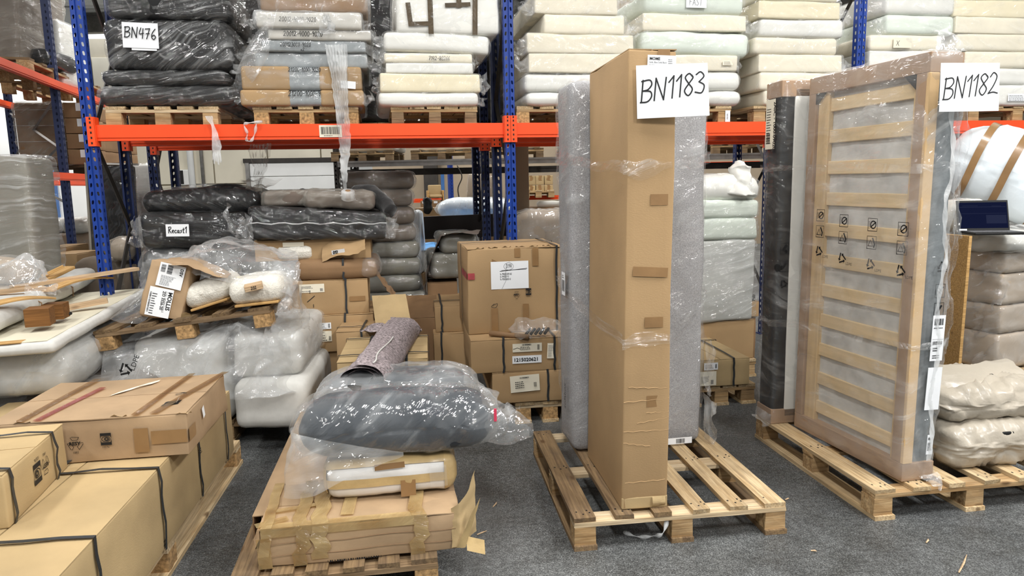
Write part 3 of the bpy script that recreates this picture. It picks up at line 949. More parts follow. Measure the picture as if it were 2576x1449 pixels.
# lamps: long twin-tube fittings hung under the sheet
tube_m = emit('lamp_tube', '#fbfdff', 22.0)
for k, (x, y, W_) in enumerate(LAMPS):
    t_ = empty('ceiling_lamp', (x, y, CEIL - .42), RTH, f'long twin-tube fluorescent lamp under the ribbed ceiling, {("nearest", "second", "third", "farthest")[(y > 1) + (y > 6) + (y > 12)]} row, {("leftmost", "second", "third", "fourth", "fifth")[sum(1 for q in LAMPS if abs(q[1] - y) < 1 and q[0] < x)]} from left', 'lamp', 'fluorescent lamps under the ceiling')
    mesh('housing', *box(-.09, .09, -.78, .78, .06, .12), M['white'], t_)
    for s in (-1, 1): mesh('tube', *tube([(s * .05, -.74, .035), (s * .05, 0, .035), (s * .05, .74, .035)], .014, 6), tube_m, t_)
    for s in (-.6, .6): mesh('rod', *box(-.008, .008, s - .008, s + .008, .12, .42), M['steel'], t_)
    ld = bpy.data.lights.new('lamp_light', 'AREA'); ld.shape = 'RECTANGLE'; ld.size = .5; ld.size_y = 1.6
    ld.energy = W_ * LAMP_W; ld.color = (1.0, .985, .96)
    lo = bpy.data.objects.new('lamp_light', ld); COL.objects.link(lo); lo.parent = t_; lo.location = (0, 0, -.01)


# ------------------------------------------------------------------ pallet racking
def post_mesh(h=4.4, wd=.072, dp=.062, pitch=.056, name='post', m='blue', both=True):
    """upright of folded sheet: front face with two rows of slanted slots and a groove, slotted flanks, open at the back"""
    V, Fc = [], []
    nz = int(h / pitch)

    def cell(o, u, v_, w2, slant, groove=None):
        b = len(V)
        hw, hh = w2 * .24, pitch * .27
        hole = []
        for (a, c) in ((-1, -.6), (0, -1), (1, -.6), (1, .6), (0, 1), (-1, .6)):
            hole.append((w2 / 2 + a * hw + slant * c * hw, pitch / 2 + c * hh))
        outer = [(0, 0), (w2 / 2, 0), (w2, 0), (w2, pitch), (w2 / 2, pitch), (0, pitch)]
        for x, y in outer + hole: V.append(tuple(o + u * x + v_ * y))
        for i in range(6):
            j = (i + 1) % 6
            Fc.append((b + i, b + j, b + 6 + j, b + 6 + i))
    Z = np.array([0, 0, 1.0])
    gw = .006
    cw = (wd - 2 * gw) / 2 - .003
    for k in range(nz):
        z = k * pitch
        cell(np.array([-wd / 2 + .003, -dp / 2, z]), np.array([1.0, 0, 0]), Z, cw, .35)
        cell(np.array([gw, -dp / 2, z]), np.array([1.0, 0, 0]), Z, cw, -.35)
        for sx in (-1, 1):
            if sx > 0: cell(np.array([wd / 2, -dp / 2 + .014, z]), np.array([0, 1.0, 0]), Z, .03, 0)
            else: cell(np.array([-wd / 2, -dp / 2 + .044, z]), np.array([0, -1.0, 0]), Z, .03, 0)
    H = nz * pitch

    def strip(pts):
        b = len(V)
        for x, y in pts: V.extend([(x, y, 0), (x, y, H)])
        for i in range(len(pts) - 1): Fc.append((b + 2 * i, b + 2 * i + 2, b + 2 * i + 3, b + 2 * i + 1))
    strip([(-gw, -dp / 2), (-gw * .4, -dp / 2 + .007), (gw * .4, -dp / 2 + .007), (gw, -dp / 2)])
    strip([(-wd / 2, -dp / 2 + .014), (-wd / 2, -dp / 2 + .003), (-wd / 2 + .003, -dp / 2)])
    strip([(wd / 2 - .003, -dp / 2), (wd / 2, -dp / 2 + .003), (wd / 2, -dp / 2 + .014)])
    for sx in (-1, 1):
        strip([(sx * wd / 2, -dp / 2 + .044), (sx * wd / 2, dp / 2), (sx * (wd / 2 - .014), dp / 2)][::sx])
    me = bpy.data.meshes.new(name); me.from_pydata(V, [], Fc); me.materials.append(M[m])
    return me


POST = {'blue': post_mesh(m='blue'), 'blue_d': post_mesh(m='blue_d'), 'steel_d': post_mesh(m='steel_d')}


def frame(label, base, rz, depth=.62, m='blue', m2='blue', group=None, phase=0, step=.62, brace='steel_d'):
    o = empty('upright_frame', base, rz, label, 'rack upright', group)
    link('post', POST[m], o, (0, 0, 0)); link('post', POST[m2], o, (0, depth, 0), (0, 0, math.pi))
    for y in (0, depth): mesh('foot_plate', *box(-.06, .06, y - .05, y + .05, 0, .006), M[m], o)
    z = .25 + phase
    k = 0
    while z < 4.2 - step:
        a, b = (.03, depth - .03) if k % 2 == 0 else (depth - .03, .03)
        mesh('brace', *tube([(0, a, z), (0, (a + b) / 2, z + step / 2), (0, b, z + step)], .016, 4), M[brace], o)
        z += step; k += 1
    return o


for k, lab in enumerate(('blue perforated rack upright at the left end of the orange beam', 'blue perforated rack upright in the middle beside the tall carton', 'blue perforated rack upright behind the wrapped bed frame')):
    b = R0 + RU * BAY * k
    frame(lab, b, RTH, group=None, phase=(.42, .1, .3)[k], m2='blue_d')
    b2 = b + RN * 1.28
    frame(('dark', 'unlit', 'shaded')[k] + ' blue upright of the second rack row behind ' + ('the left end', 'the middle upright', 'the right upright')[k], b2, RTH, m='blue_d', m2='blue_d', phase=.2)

BZ0, BZ1 = 1.882, 1.985


def beam(label, a, b, rz, z0=BZ0, z1=BZ1, th=.045, group=None, conn=True, m='orange', front=True):
    a, b = np.array(a, float), np.array(b, float)
    Lb = np.linalg.norm((b - a)[:2])
    c = (a + b) / 2
    o = empty('rack_beam', (c[0], c[1], z0), rz, label, 'rack beam', group)
    h = z1 - z0
    prof = [(-th / 2, 0), (-th / 2, h * .16), (-th / 2 - .006, h * .2), (-th / 2 - .006, h), (th / 2, h), (th / 2, 0)]
    V, Fc = [], []
    for x in (-Lb / 2 + .036, Lb / 2 - .036):
        for y, z in prof: V.append((x, y, z))
    n = len(prof)
    for i in range(n): j = (i + 1) % n; Fc.append((i, i + n, j + n, j))
    Fc += [tuple(range(n))[::-1], tuple(range(n, 2 * n))][::-1]
    mesh('beam_tube', V, Fc, M[m], o)
    if conn:
        for s in (-1, 1):
            x = s * (Lb / 2 - .021)
            cb = mesh('end_connector', *join([box(x - .024, x + .021, -.05, -.045, -.035, h + .05) if s < 0 else box(x - .021, x + .024, -.05, -.045, -.035, h + .05),
                                              box(x + s * -.024 - .002, x + s * -.024 + .002, -.046, .03, -.035, h + .05)]), M[m], o)
            dots = join([box(x - .006, x + .004, -.0512, -.0498, z, z + .014) for z in (-.022, .012, .045, .078, .11, .135)])
            tag(mesh('rivet_holes', *dots, M['black'], cb), kind='stuff')
    return o


q = [R0 + RU * BAY * k - RN * .0 for k in range(4)]
bm_front = []
for k, lab in enumerate(('orange rack beam under the black and grey stacks on the left', 'orange rack beam passing behind the tall carton', 'orange rack beam at the right edge behind the wrapped bed frame')):
    bm_front.append(beam(lab, q[k], q[k + 1], RTH))
for k, lab in enumerate(('left', 'middle', 'right')):
    beam(f'rear orange beam of the front rack in the {lab} bay, in shade', q[k] + RN * .62, q[k + 1] + RN * .62, RTH)
    beam(f'orange beam of the second rack row in the {lab} bay, in shade', q[k] + RN * 1.28, q[k + 1] + RN * 1.28, RTH)
# barcode stickers on the front beams
for bm_, x in ((bm_front[0], .06), (bm_front[2], -1.29)):
    h = BZ1 - BZ0
    pl = ((x, -.0285, 0), (1, 0, 0), (0, 0, 1), (0, -1, 0))
    lb, p2 = patch(bm_, pl, 0, .012, .152, .082, M['paper_o'], 'barcode_label')
    Ink().bars(.012, .02, .125, .05, 5).rows(.03, .008, .09, .008, 1, 3).put(lb, p2, M['ink'])
# ------------------------------------------------------------------ what stands on the racking
def shelf_pallet(label, xl, xr, off=0.0, n=5, **k):
    a = on_rack(xl, 300, off); b = on_rack(xr, 300, off)
    W = float((b - a) @ RU)
    c = a + RU * W / 2 + RN * .5; c[2] = BZ1
    return pallet(label, c, W, 1.0, RTH, n=n, bw=.1, feet=False, bl=min(.1, W * .14), **k)


shelf_pallet('pallet under the black wrapped stack on the left of the orange beam', 267, 550, deck='wood_y', cross='wood_p')
shelf_pallet('pallet under the grey and brown stack with the hanging film', 638, 902, cross='wood', block='chip')
shelf_pallet('pallet under the white stack with brown taped bundle', 984, 1201, cross='wood', block='wood_d')
shelf_pallet('pallet just right of the middle upright, under cream mattresses', 1300, 1560, block='chip')
shelf_pallet('pallet under the greenish white stack with the paper note, behind the tall carton', 1600, 1838)
shelf_pallet('pallet under the cream stack between tall carton and bed frame', 1895, 2140, cross='wood_d')
shelf_pallet('pallet under the greenish stack right of the right upright', 2190, 2400)
shelf_pallet('pallet at the right edge behind the sign BN1182', 2436, 2680)
PT = BZ1 + .12


def shelf_item(label, xl, xr, yb, yt, core, fm='f_white', off=-.03, depth=.95, r=.03, amp=.005, name='mattress', cat='mattress', group=None, grow=.012, wamp=.008, freq=(5, 5, 9), tilt=0.0, bow=0.0, bulge=0.0, floor=None, wn=(36, 10, 9), nw=True, top=None):
    a = on_rack(xl, (yb + yt) / 2, off); b = on_rack(xr, (yb + yt) / 2, off)
    xm = (xl + xr) / 2
    z0 = floor if floor is not None else on_rack(xm, yb, off)[2]
    z1 = on_rack(xm, yt, off)[2]
    W = float((b - a) @ RU); h = z1 - z0
    c = (a + b) / 2 + RN * depth / 2; c[2] = z0
    sd = rnd.randrange(999)
    o = empty(name, c, RTH, label, cat, group, rot=(0, tilt, RTH + rnd.uniform(-.012, .012)))
    soft(o, 'padding', (W, depth, h), core, r, (10, 6, 4), amp, 4, sd, bow=bow, bulge=bulge)
    if nw: wrap(o, (W, depth, h), fm, r, grow, wn, wamp, freq, sd, bow=bow, bulge=bulge, up=.004)
    o['w'], o['d'], o['h'] = W, depth, h
    return o, W, depth, h, z1


def bag_ears(o, W, d, h, fm, sides='lr', ln=.12, seed=0, lift=0.0):
    for s in sides:
        k = -1 if s == 'l' else 1
        ear(o, fm, (k * (W / 2 - .01), -d / 2 - .005, .01), (k * (W / 2 - .01), -d / 2 + .02, h - .01), (k * (W / 2 + ln), -d / 2 + .04, h * .5 + lift), .75, seed + k, amp=.025)


def marker(o, W, d, h, txt, fx, fz, size, mat_='ink', off=.009, slant=.1, wd=.13, rise=0.0):
    pl = plane_of('F', W, d, h)
    ik = Ink(); ik.hand(txt, W * fx, h * fz, size, size * wd, slant, rise)
    return ik.put(o, pl, M[mat_], off, 'marker_writing')


# --- black stack on the left
o, W, d, h, zt = shelf_item('black wrapped upholstery directly on the pallet, lowest of the black stack', 242, 592, 283, 214, 'char', 'f_wrap', r=.07, amp=.012, name='wrapped_cushion', cat='cushion', floor=PT, wamp=.016, freq=(2.2, 2, 14))
bag_ears(o, W, d, h, 'f_dark', 'r', .16, 3)
o, W, d, h, zt = shelf_item('thin black wrapped cushion second from the bottom of the black stack', 254, 572, 214, 176, 'char', 'f_wrap', r=.05, amp=.01, name='wrapped_cushion', cat='cushion', floor=zt, wamp=.014, freq=(2.2, 2, 14))
o, W, d, h, zt = shelf_item('large black wrapped cushion block carrying the paper BN476', 264, 576, 176, 48, 'char', 'f_wrap', r=.06, amp=.01, name='wrapped_cushion', cat='cushion', floor=zt, wamp=.014, freq=(3, 2, 9))
lb, p2 = patch(o, plane_of('F', W, d, h), W * .155, h * .42, W * .285, h * .49, M['paper'], 'paper_note', .03, -.03, .006)
k = W * .285
Ink().hand('BN476', k * .06, h * .20, h * .2, .006, .05, -.05).put(lb, p2, M['ink'], .006)
patch(o, plane_of('F', W, d, h), W * .22, h * .37, W * .2, h * .2, M['paper'], 'second_note', .027, -.02)
o, W, d, h, zt = shelf_item('black wrapped cushion at the top of the black stack, cut by the picture edge', 262, 572, 46, -60, 'char', 'f_wrap', r=.05, name='wrapped_cushion', cat='cushion', floor=zt, wamp=.016, freq=(3, 2, 9))
# dark film hanging behind and beside
P = on_rack(585, 20, .35); Q = on_rack(640, 250, .35)
c_ = [[on_rack(x, y, of) for x, of in ((548, .02), (575, .1), (605, .2), (645, .34))] for y in (-40, 60, 150, 240, 300)]
o = tag(mesh('film_drape', *sheet(c_, 40, 20, .03, (3, 3, 9), 4), M['f_dark'], None, True), 'dark crumpled film hanging between the black stack and the grey stack', 'film')

# --- grey and brown stack with the hanging film
def ends_of_card(o, W, d, h, a=.4, b=.64):
    for x0, x1 in ((-W / 2 - .004, -W / 2 + W * a), (-W / 2 + W * b, W / 2 + .004)):
        V, Fc, D = rbox(x1 - x0, d * .6 + .008, h + .004, .02, (3, 3, 3)); V[:, 0] += (x0 + x1) / 2; V[:, 1] += -d * .2 - .002
        mesh('cardboard_end', V, Fc, M['card'], o, True)


o, W, d, h, zt = shelf_item('mattress with brown cardboard ends and grey middle directly on the pallet', 606, 914, 283, 227, 'grey_f', 'f_clear', r=.03, floor=PT, wamp=.01)
ends_of_card(o, W, d, h); marker(o, W, d, h, '21200-1000-9', .385, .62, h * .32, off=.012); bag_ears(o, W, d, h, 'f_bag', 'r', .06, 5)
o, W, d, h, zt = shelf_item('mattress with brown cardboard ends second from the bottom, torn white label', 608, 908, 227, 168, 'grey_f', 'f_clear', r=.03, floor=zt, wamp=.01)
ends_of_card(o, W, d, h); marker(o, W, d, h, '21200-1000-9020', .39, .78, h * .17, off=.012)
patch(o, plane_of('F', W, d, h), W * .82, h * .1, W * .13, h * .32, M['paper'], 'torn_label', .012, -.08)
o, W, d, h, zt = shelf_item('lower plain grey felt mattress in a loose clear bag', 642, 925, 168, 133, 'grey_f', 'f_bag', r=.02, floor=zt, off=.03)
bag_ears(o, W, d, h, 'f_bag', 'lr', .2, 9, -.05)
o, W, d, h, zt = shelf_item('grey felt mattress marked 200123000-9020 x2', 655, 918, 133, 101, 'grey_f', 'f_clear', r=.015, floor=zt, off=.0)
marker(o, W, d, h, '200123000-9020', .18, .42, h * .33, off=.012); marker(o, W, d, h, 'x2', .37, .05, h * .3, off=.012)
bag_ears(o, W, d, h, 'f_bag', 'lr', .17, 12, -.04)
o, W, d, h, zt = shelf_item('off-white mattress with large marker number 20012-4000-9020, under the creased bag', 674, 934, 101, 74, 'grey_w', 'f_bag', r=.015, floor=zt, off=-.01)
marker(o, W, d, h, '20012-4000-9020', .15, .3, h * .45, off=.014, wd=.12); bag_ears(o, W, d, h, 'f_bag', 'lr', .12, 14, -.05)
o, W, d, h, zt = shelf_item('off-white mattress with small marker number below the brown package', 642, 908, 74, 29, 'grey_w', 'f_bag2', r=.02, floor=zt, off=-.04, wamp=.014)
marker(o, W, d, h, '20012-4000-9020', .22, .36, h * .27, off=.016, wd=.09); bag_ears(o, W, d, h, 'f_bag', 'lr', .07, 15)
ear(o, 'f_bag2', (W * .12, -d / 2 - .02, h), (W * .2, -d / 2 - .02, h), (W * .16, -d / 2 - .05, -.02), 1.3, 4, 'bag_knot', amp=.03)
o, W, d, h, zt = shelf_item('brown cardboard package in clear film at the top of the grey stack', 650, 922, 29, -45, 'card_d', 'f_bag', r=.03, floor=zt, off=-.02, name='wrapped_package', cat='package', wamp=.016)
# film skirt spreading to the left
c_ = [[on_rack(x, y, of) for x, y, of in row] for row in (((705, 20, -.02), (665, 60, -.03), (640, 100, 0), (660, 140, .03)), ((690, 60, -.06), (640, 110, -.06), (600, 160, -.03), (610, 190, .06)), ((680, 110, -.07), (625, 160, -.06), (590, 205, .02), (600, 240, .12)), ((670, 150, -.05), (640, 200, -.06), (585, 250, .1), (600, 275, .2)))]
tag(mesh('loose_bag', *sheet(c_, 30, 30, .018, (6, 6, 6), 8), M['f_bag'], None, True), 'clear bag edge spreading down the left of the grey stack', 'film')
# shredded strand hanging over the beam
pth = [on_rack(x, y, of) for x, y, of in ((846, 112, -.06), (850, 160, -.08), (856, 230, -.085), (862, 300, -.09), (868, 360, -.09), (866, 420, -.085), (868, 470, -.08))]
o = tag(strand(None, 'f_shred', pth, [.15, .14, .115, .09, .075, .055, .03], 2, 'film_strand', (90, 22), .02), 'long white strand of torn film hanging over the orange beam', 'film')
for lab, xs, wd_ in (('knotted tail of white film hung over the beam below the black stack', ((524, 292, -.05), (536, 315, -.075), (543, 350, -.075), (546, 400, -.07)), [.055, .02, .05, .06]),):
    tag(strand(None, 'f_shred', [on_rack(*q) for q in xs], wd_, 5, 'film_strand', (40, 14), .014), lab, 'film')
# a loop of strap film on the beam
lp = [on_rack(x, y, -.062) for x, y in ((660, 306), (628, 309), (614, 314), (622, 335), (620, 352), (632, 354), (641, 335), (645, 312), (650, 306))]
tag(mesh('film_loop', *tube(catmull(np.array(lp), 60), [.007 + .004 * math.sin(i * .7) for i in range(60)], 6), M['f_shred'], None, True), 'white loop of film strap dangling over the orange beam', 'film')
# torn grey film hanging under the beam
pth = [on_rack(x, y, of) for x, y, of in ((655, 362, .45), (652, 390, .46), (655, 420, .46), (650, 445, .45), (651, 478, .45))]
tag(strand(None, 'f_dust', pth, [.14, .17, .12, .07, .04], 3, 'film_strand', (50, 18), .03, ragged=.4), 'torn dusty film rag hanging under the beam before the roller door', 'film')

# --- white stack with the taped bundle
o, W, d, h, zt = shelf_item('white mattress in film directly on the narrow pallet', 951, 1204, 283, 231, 'foam_w', r=.035, floor=PT, amp=.01, wamp=.011)
bag_ears(o, W, d, h, 'f_bag', 'r', .03, 3)
o, W, d, h, zt = shelf_item('cream mattress with sharp edges, second from the bottom beside the middle upright', 955, 1206, 231, 185, 'foam_y', r=.012, floor=zt)
bag_ears(o, W, d, h, 'f_bag', 'lr', .05, 21)
o, W, d, h, zt = shelf_item('white slab below the one marked 7142-80266', 970, 1190, 185, 158, 'foam_w', r=.012, floor=zt)
o, W, d, h, zt = shelf_item('white slab marked 7142-80266', 966, 1188, 158, 134, 'foam_c', r=.015, floor=zt)
marker(o, W, d, h, '7142-80266', .5, .25, h * .42, off=.014, wd=.1); bag_ears(o, W, d, h, 'f_bag', 'lr', .05, 22)
o, W, d, h, zt = shelf_item('thick white bowed mattress below the taped bundle', 962, 1229, 140, 84, 'foam_w', r=.035, floor=zt, tilt=.03, bow=.012)
bag_ears(o, W, d, h, 'f_bag', 'l', .06, 23)
o, W, d, h, zt = shelf_item('big white bundle with crossing dark brown tapes', 994, 1252, 76, -70, 'foam_w', r=.03, floor=zt, name='taped_bundle', cat='bundle', amp=.008)
pl = plane_of('F', W, d, h)
for x0, z0, w_, h_, ro in ((.3, -.02, .05, 1.05, .0), (.73, -.02, .05, 1.05, -.03), (.11, .1, .045, .38, .1), (.11, .1, .24, .07, .05), (.47, .42, .25, .07, .06), (.58, .42, .05, .4, 0), (.17, .58, .11, .09, .3)):
    patch(o, pl, W * x0, h * z0, W * w_, h * h_, M['tape_d'], 'tape', .017, ro, .001)

# --- pale mattress stacks right of the middle upright
def pale_stack(spec):
    z = PT
    for lab, xl, xr, yb, yt, core, kw in spec:
        kw = dict(kw); ears_ = kw.pop('ears', ''); note = kw.pop('note', None); ln = kw.pop('ln', .09)
        o, W, d, h, z = shelf_item(lab, xl, xr, yb, yt, core, floor=z, group=None, **kw)
        if ears_: bag_ears(o, W, d, h, 'f_bag', ears_, ln, rnd.randrange(99), -.02)
        if note:
            x0, z0, w_, h_, txt, mt = note
            lb, p2 = patch(o, plane_of('F', W, d, h), W * x0, h * z0, W * w_, h * h_, M[mt], 'paper_note', .016, 0)
            s = h * h_ * .55
            if txt: Ink().hand(txt, W * w_ * .15, h * h_ * .2, s, s * .07).put(lb, p2, M['ink' if txt == 'X' else 'ink_g'], .001)
            else: Ink().rows(.01, .005, W * w_ - .02, h * h_ - .01, 4, 2, .35).put(lb, p2, M['ink_g'], .001)


pale_stack((
    ('white plump mattress at the bottom of the stack beside the middle upright', 1323, 1580, 283, 232, 'foam_w', dict(r=.045, amp=.012)),
    ('white soft mattress second from the bottom, left of the tall carton', 1322, 1592, 232, 183, 'foam_w', dict(r=.04, amp=.01)),
    ('cream slab third from the bottom, left of the tall carton', 1330, 1596, 183, 134, 'foam_c', dict(r=.01, ears='l', ln=.08)),
    ('cream slab fourth from the bottom with a clear bag corner on its left', 1326, 1594, 134, 86, 'foam_c', dict(r=.01, ears='l', ln=.08)),
    ('narrow cream mattress fifth from the bottom, left of the tall carton', 1368, 1572, 88, 36, 'foam_c', dict(r=.02, ears='r', ln=.09)),
    ('cream mattress at the picture edge right of the middle upright', 1346, 1554, 34, -20, 'foam_c', dict(r=.01, ears='lr', ln=.09))))
pale_stack((
    ('white mattress at the bottom of the stack right of the sign BN1183', 1610, 1866, 277, 228, 'foam_w', dict(r=.05, amp=.01)),
    ('plump white mattress in film just right of the sign BN1183', 1602, 1864, 228, 178, 'foam_w', dict(r=.055, amp=.01)),
    ('cream slab with printed label just above the sign BN1183', 1600, 1856, 180, 138, 'foam_c', dict(r=.012, ears='r', ln=.05, note=(.84, .35, .1, .3, '', 'paper_o'))),
    ('greenish white rippled mattress behind the top of the tall carton', 1614, 1884, 137, 78, 'foam_g', dict(r=.05, amp=.016, tilt=.02)),
    ('cream slab with pointed bag end on its right, below the greenish one with a note', 1620, 1880, 82, 36, 'foam_c', dict(r=.01, ears='lr', ln=.1)),
    ('greenish white mattress with a paper reading FAST', 1620, 1876, 38, -25, 'foam_g', dict(r=.05, amp=.012, note=(.4, .25, .2, .5, 'FAST', 'paper')))))
pale_stack((
    ('cream mattress at the bottom of the stack left of the right upright', 1920, 2118, 277, 226, 'foam_c', dict(r=.03)),
    ('cream mattress just above the corner of the wrapped bed frame', 1912, 2122, 226, 182, 'foam_c', dict(r=.02)),
    ('cream slab with diagonal film folds, third from the bottom left of the right upright', 1908, 2118, 182, 137, 'foam_c', dict(r=.012, ears='r', ln=.06)),
    ('cream mattress with soft edges, fourth from the bottom left of the right upright', 1896, 2106, 136, 94, 'foam_c', dict(r=.03)),
    ('thick white round-edged mattress, fifth from the bottom left of the right upright', 1912, 2124, 93, 47, 'foam_w', dict(r=.035)),
    ('yellowish slab with sharp edges at the top left of the right upright', 1908, 2114, 46, 3, 'foam_y', dict(r=.01, ears='r', ln=.1)),
    ('pale mattress cut by the picture edge left of the right upright', 1905, 2110, 2, -40, 'foam_c', dict(r=.02))))
pale_stack((
    ('pale mattress at the bottom of the stack behind the upper edge of the bed frame', 2192, 2398, 277, 225, 'foam_w', dict(r=.02)),
    ('white mattress behind the upper edge of the bed frame', 2190, 2398, 225, 172, 'foam_w', dict(r=.02)),
    ('white slab below the one with the cross', 2188, 2402, 172, 128, 'foam_w', dict(r=.015, ears='l', ln=.03)),
    ('pale mattress with a paper marked with a cross', 2190, 2372, 127, 86, 'foam_c', dict(r=.03, note=(.3, .15, .25, .6, 'X', 'paper_o'))),
    ('green-white crumpled mattress right of the right upright', 2228, 2402, 86, 37, 'foam_g', dict(r=.035, ears='l', ln=.1)),
    ('white mattress at the picture edge right of the right upright', 2230, 2406, 36, -30, 'foam_w', dict(r=.04))))
pale_stack((
    ('lowest white mattress of the stack at the right edge beside sign BN1182', 2445, 2690, 268, 213, 'foam_w', dict(r=.03, note=(.35, .2, .2, .35, '', 'paper'))),
    ('white mattress in crinkled film, second from the bottom at the right edge', 2440, 2690, 213, 171, 'foam_w', dict(r=.03)),
    ('white mattress right of the bag corner of the bed frame', 2430, 2690, 171, 129, 'foam_c', dict(r=.025)),
    ('cream mattress with faded red print at the right edge', 2408, 2690, 128, 86, 'foam_c', dict(r=.02)),
    ('cream slab third from the top at the right edge', 2402, 2690, 86, 44, 'foam_c', dict(r=.01)),
    ('cream slab second from the top at the right edge', 2402, 2690, 44, 2, 'foam_y', dict(r=.01)),
    ('cream slab cut by the top right corner of the picture', 2406, 2690, 1, -40, 'foam_c', dict(r=.012))))

# --- dark goods standing behind, on the second rack row
for lab, xl, xr, yt in (('dark wrapped load behind the gap left of the grey stack', 520, 700, -60), ('dark wrapped load behind the gap left of the middle upright', 880, 1010, -60),
                        ('dark wrapped load behind the middle upright', 1190, 1345, -60), ('brown wrapped load behind the gap between pale stacks', 1540, 1640, -60), ('brown wrapped load behind the right upright', 2080, 2230, 60)):
    a = on_rack(xl, 200, 1.3); b = on_rack(xr, 200, 1.3)
    W = float((b - a) @ RU); c = (a + b) / 2 + RN * .4; c[2] = BZ1 + .12
    h = on_rack((xl + xr) / 2, yt, 1.3)[2] - c[2]
    o = empty('wrapped_load', c, RTH, lab, 'wrapped goods')
    soft(o, 'padding', (W, .7, h), 'char' if 'dark' in lab else 'beige_c', .05, (6, 6, 8), .02, 3, rnd.randrange(99))
    wrap(o, (W, .7, h), 'f_dark' if 'dark' in lab else 'f_wrap', .06, .02, (14, 10, 30), .02, (3, 3, 9), rnd.randrange(99))
    pallet('pallet under the ' + lab, c - np.array([0, 0, .12]), max(W, .4), .8, RTH, n=4, feet=False)

# shipping tag on the block of a pallet
tg_ = [o_ for o_ in COL.objects if o_.get('label', '').startswith('pallet under the greenish white stack with the paper note')][0]
lb, p2 = patch(tg_, ((.335, -.503, .002), (1, 0, 0), (0, 0, 1), (0, -1, 0)), 0, 0, .04, .085, M['paper'], 'pallet_tag', .002)
Ink().rows(.012, .02, .016, .045, 4, 3).put(lb, p2, M['ink'], .001)
# ------------------------------------------------------------------ pallet with the tall carton
P1R = .126
P1 = base_from_corner((.243, 2.816, 0), (.95, 1.09), P1R)
pallet('pallet of six spaced boards in front carrying the tall carton BN1183', P1, .95, 1.09, P1R, n=6, bw=.078, deck=('wood_yd', 'wood_yd', 'wood_yd', 'wood_y', 'wood_y', 'wood_y'), cross='wood_p', block='wood', foot='wood_yd', bl=.095, nails=True)
bs = (.2, .62, 1.925)
br = .135
bc = base_from_corner((.458, 2.895, .141), bs, br)
o = carton('tall upright tan carton bearing the sign BN1183, standing on the front pallet', bc, bs, br, 'card', 'y', (), False, None, 'tall_carton', dent=.004, rot=(0, .011, br), seed=5)
tall = o
pl = plane_of('F', *bs)
for x, z, w_, h_, ro in ((.1, 1.31, .075, .045, .0), (.03, 1.02, .15, .04, -.06), (.085, .80, .08, .045, 0), (.1, .455, .068, .05, 0)):
    patch(o, pl, x, z, w_, h_, M['tape'], 'tape', .003, ro)
patch(o, pl, .12, 1.885, .05, .04, M['tape'], 'tape', .003, 0)
for z, x0, x1, a_ in ((.35, .0, .2, .0), (.30, .0, .12, -.02), (.385, .06, .2, .02), (.43, .1, .2, 0), (.48, .0, .2, .01), (.545, .02, .19, -.01), (.12, .01, .19, .005)):
    n_ = 10
    mesh('crease', *tube([(-.1 + x0 + (x1 - x0) * i / n_, -.31 - .0022, z + a_ * i / n_ + .002 * math.sin(i * 2.1)) for i in range(n_ + 1)], .0016, 4), M['card'], o)
mesh('bottom_flap', *rbox(.206, .03, .055, .006, (4, 2, 3))[:2], M['card_l'], o, False, (0, -.298, -.001))
mesh('torn_flap', *sheet([[(.03 + .03 * i, -.318 - .006 * (j % 2), .01 + .022 * j) for i in range(3)] for j in range(3)], 8, 8, .004, (20, 20, 20), 3), M['card_l'], o)
lb, p2 = patch(o, plane_of('F', *bs), .075, 1.778, .118, .125, M['paper'], 'shipping_label', .0045, -.02)
Ink().text('MOME', .008, .106, .011, bold=.0004).text('Sofa, Box Sofa Back', .008, .094, .0065).text('BATCH NUMBER 2120/12', .008, .083, .0058).rows(.085, .086, .028, .028, 4, 3, .3).rows(.04, .066, .05, .006, 1, 2).bars(.04, .05, .05, .012, 4).put(lb, p2, M['ink'], .001)


def sign(label, px, py, y, w_, h_, txt, rot, sc, seed):
    P = at_depth(px, py, y)
    o = empty('paper_sign', P, rot, label, 'sign')
    pl = ((0, 0, 0), (1, 0, 0), (0, 0, 1), (0, -1, 0))
    nx, ny = 16, 12
    V, Fc = [], []
    cu = lambda a, b: -.012 * math.sin(2.4 * a + seed) * (1 - .4 * b) - .016 * max(0, a - .7) * (1 - b) * 3

    for j in range(ny + 1):
        for i in range(nx + 1):
            a, b = i / nx, j / ny
            V.append((a * w_, cu(a, b), b * h_))
    for j in range(ny):
        for i in range(nx):
            q = j * (nx + 1) + i; Fc.append((q, q + 1, q + nx + 2, q + nx + 1))
    mesh('sheet', V, Fc, M['paper'], o, True)
    ik = Ink().hand(txt, *sc)
    V = [(x, cu(x / w_, y / h_) - .0012, y) for x, y in ik.v]
    mesh('marker_writing', V, ik.f, M['ink'], o)
    return o


s_ = sign('white paper sign reading BN1183 on the tall carton', 1603, 299, 2.882, .289, .205, 'BN1183', .13, (.014, .062, .085, .0056, .06, .11, .12), 0)
s_.rotation_euler = (0, -.03, .10)
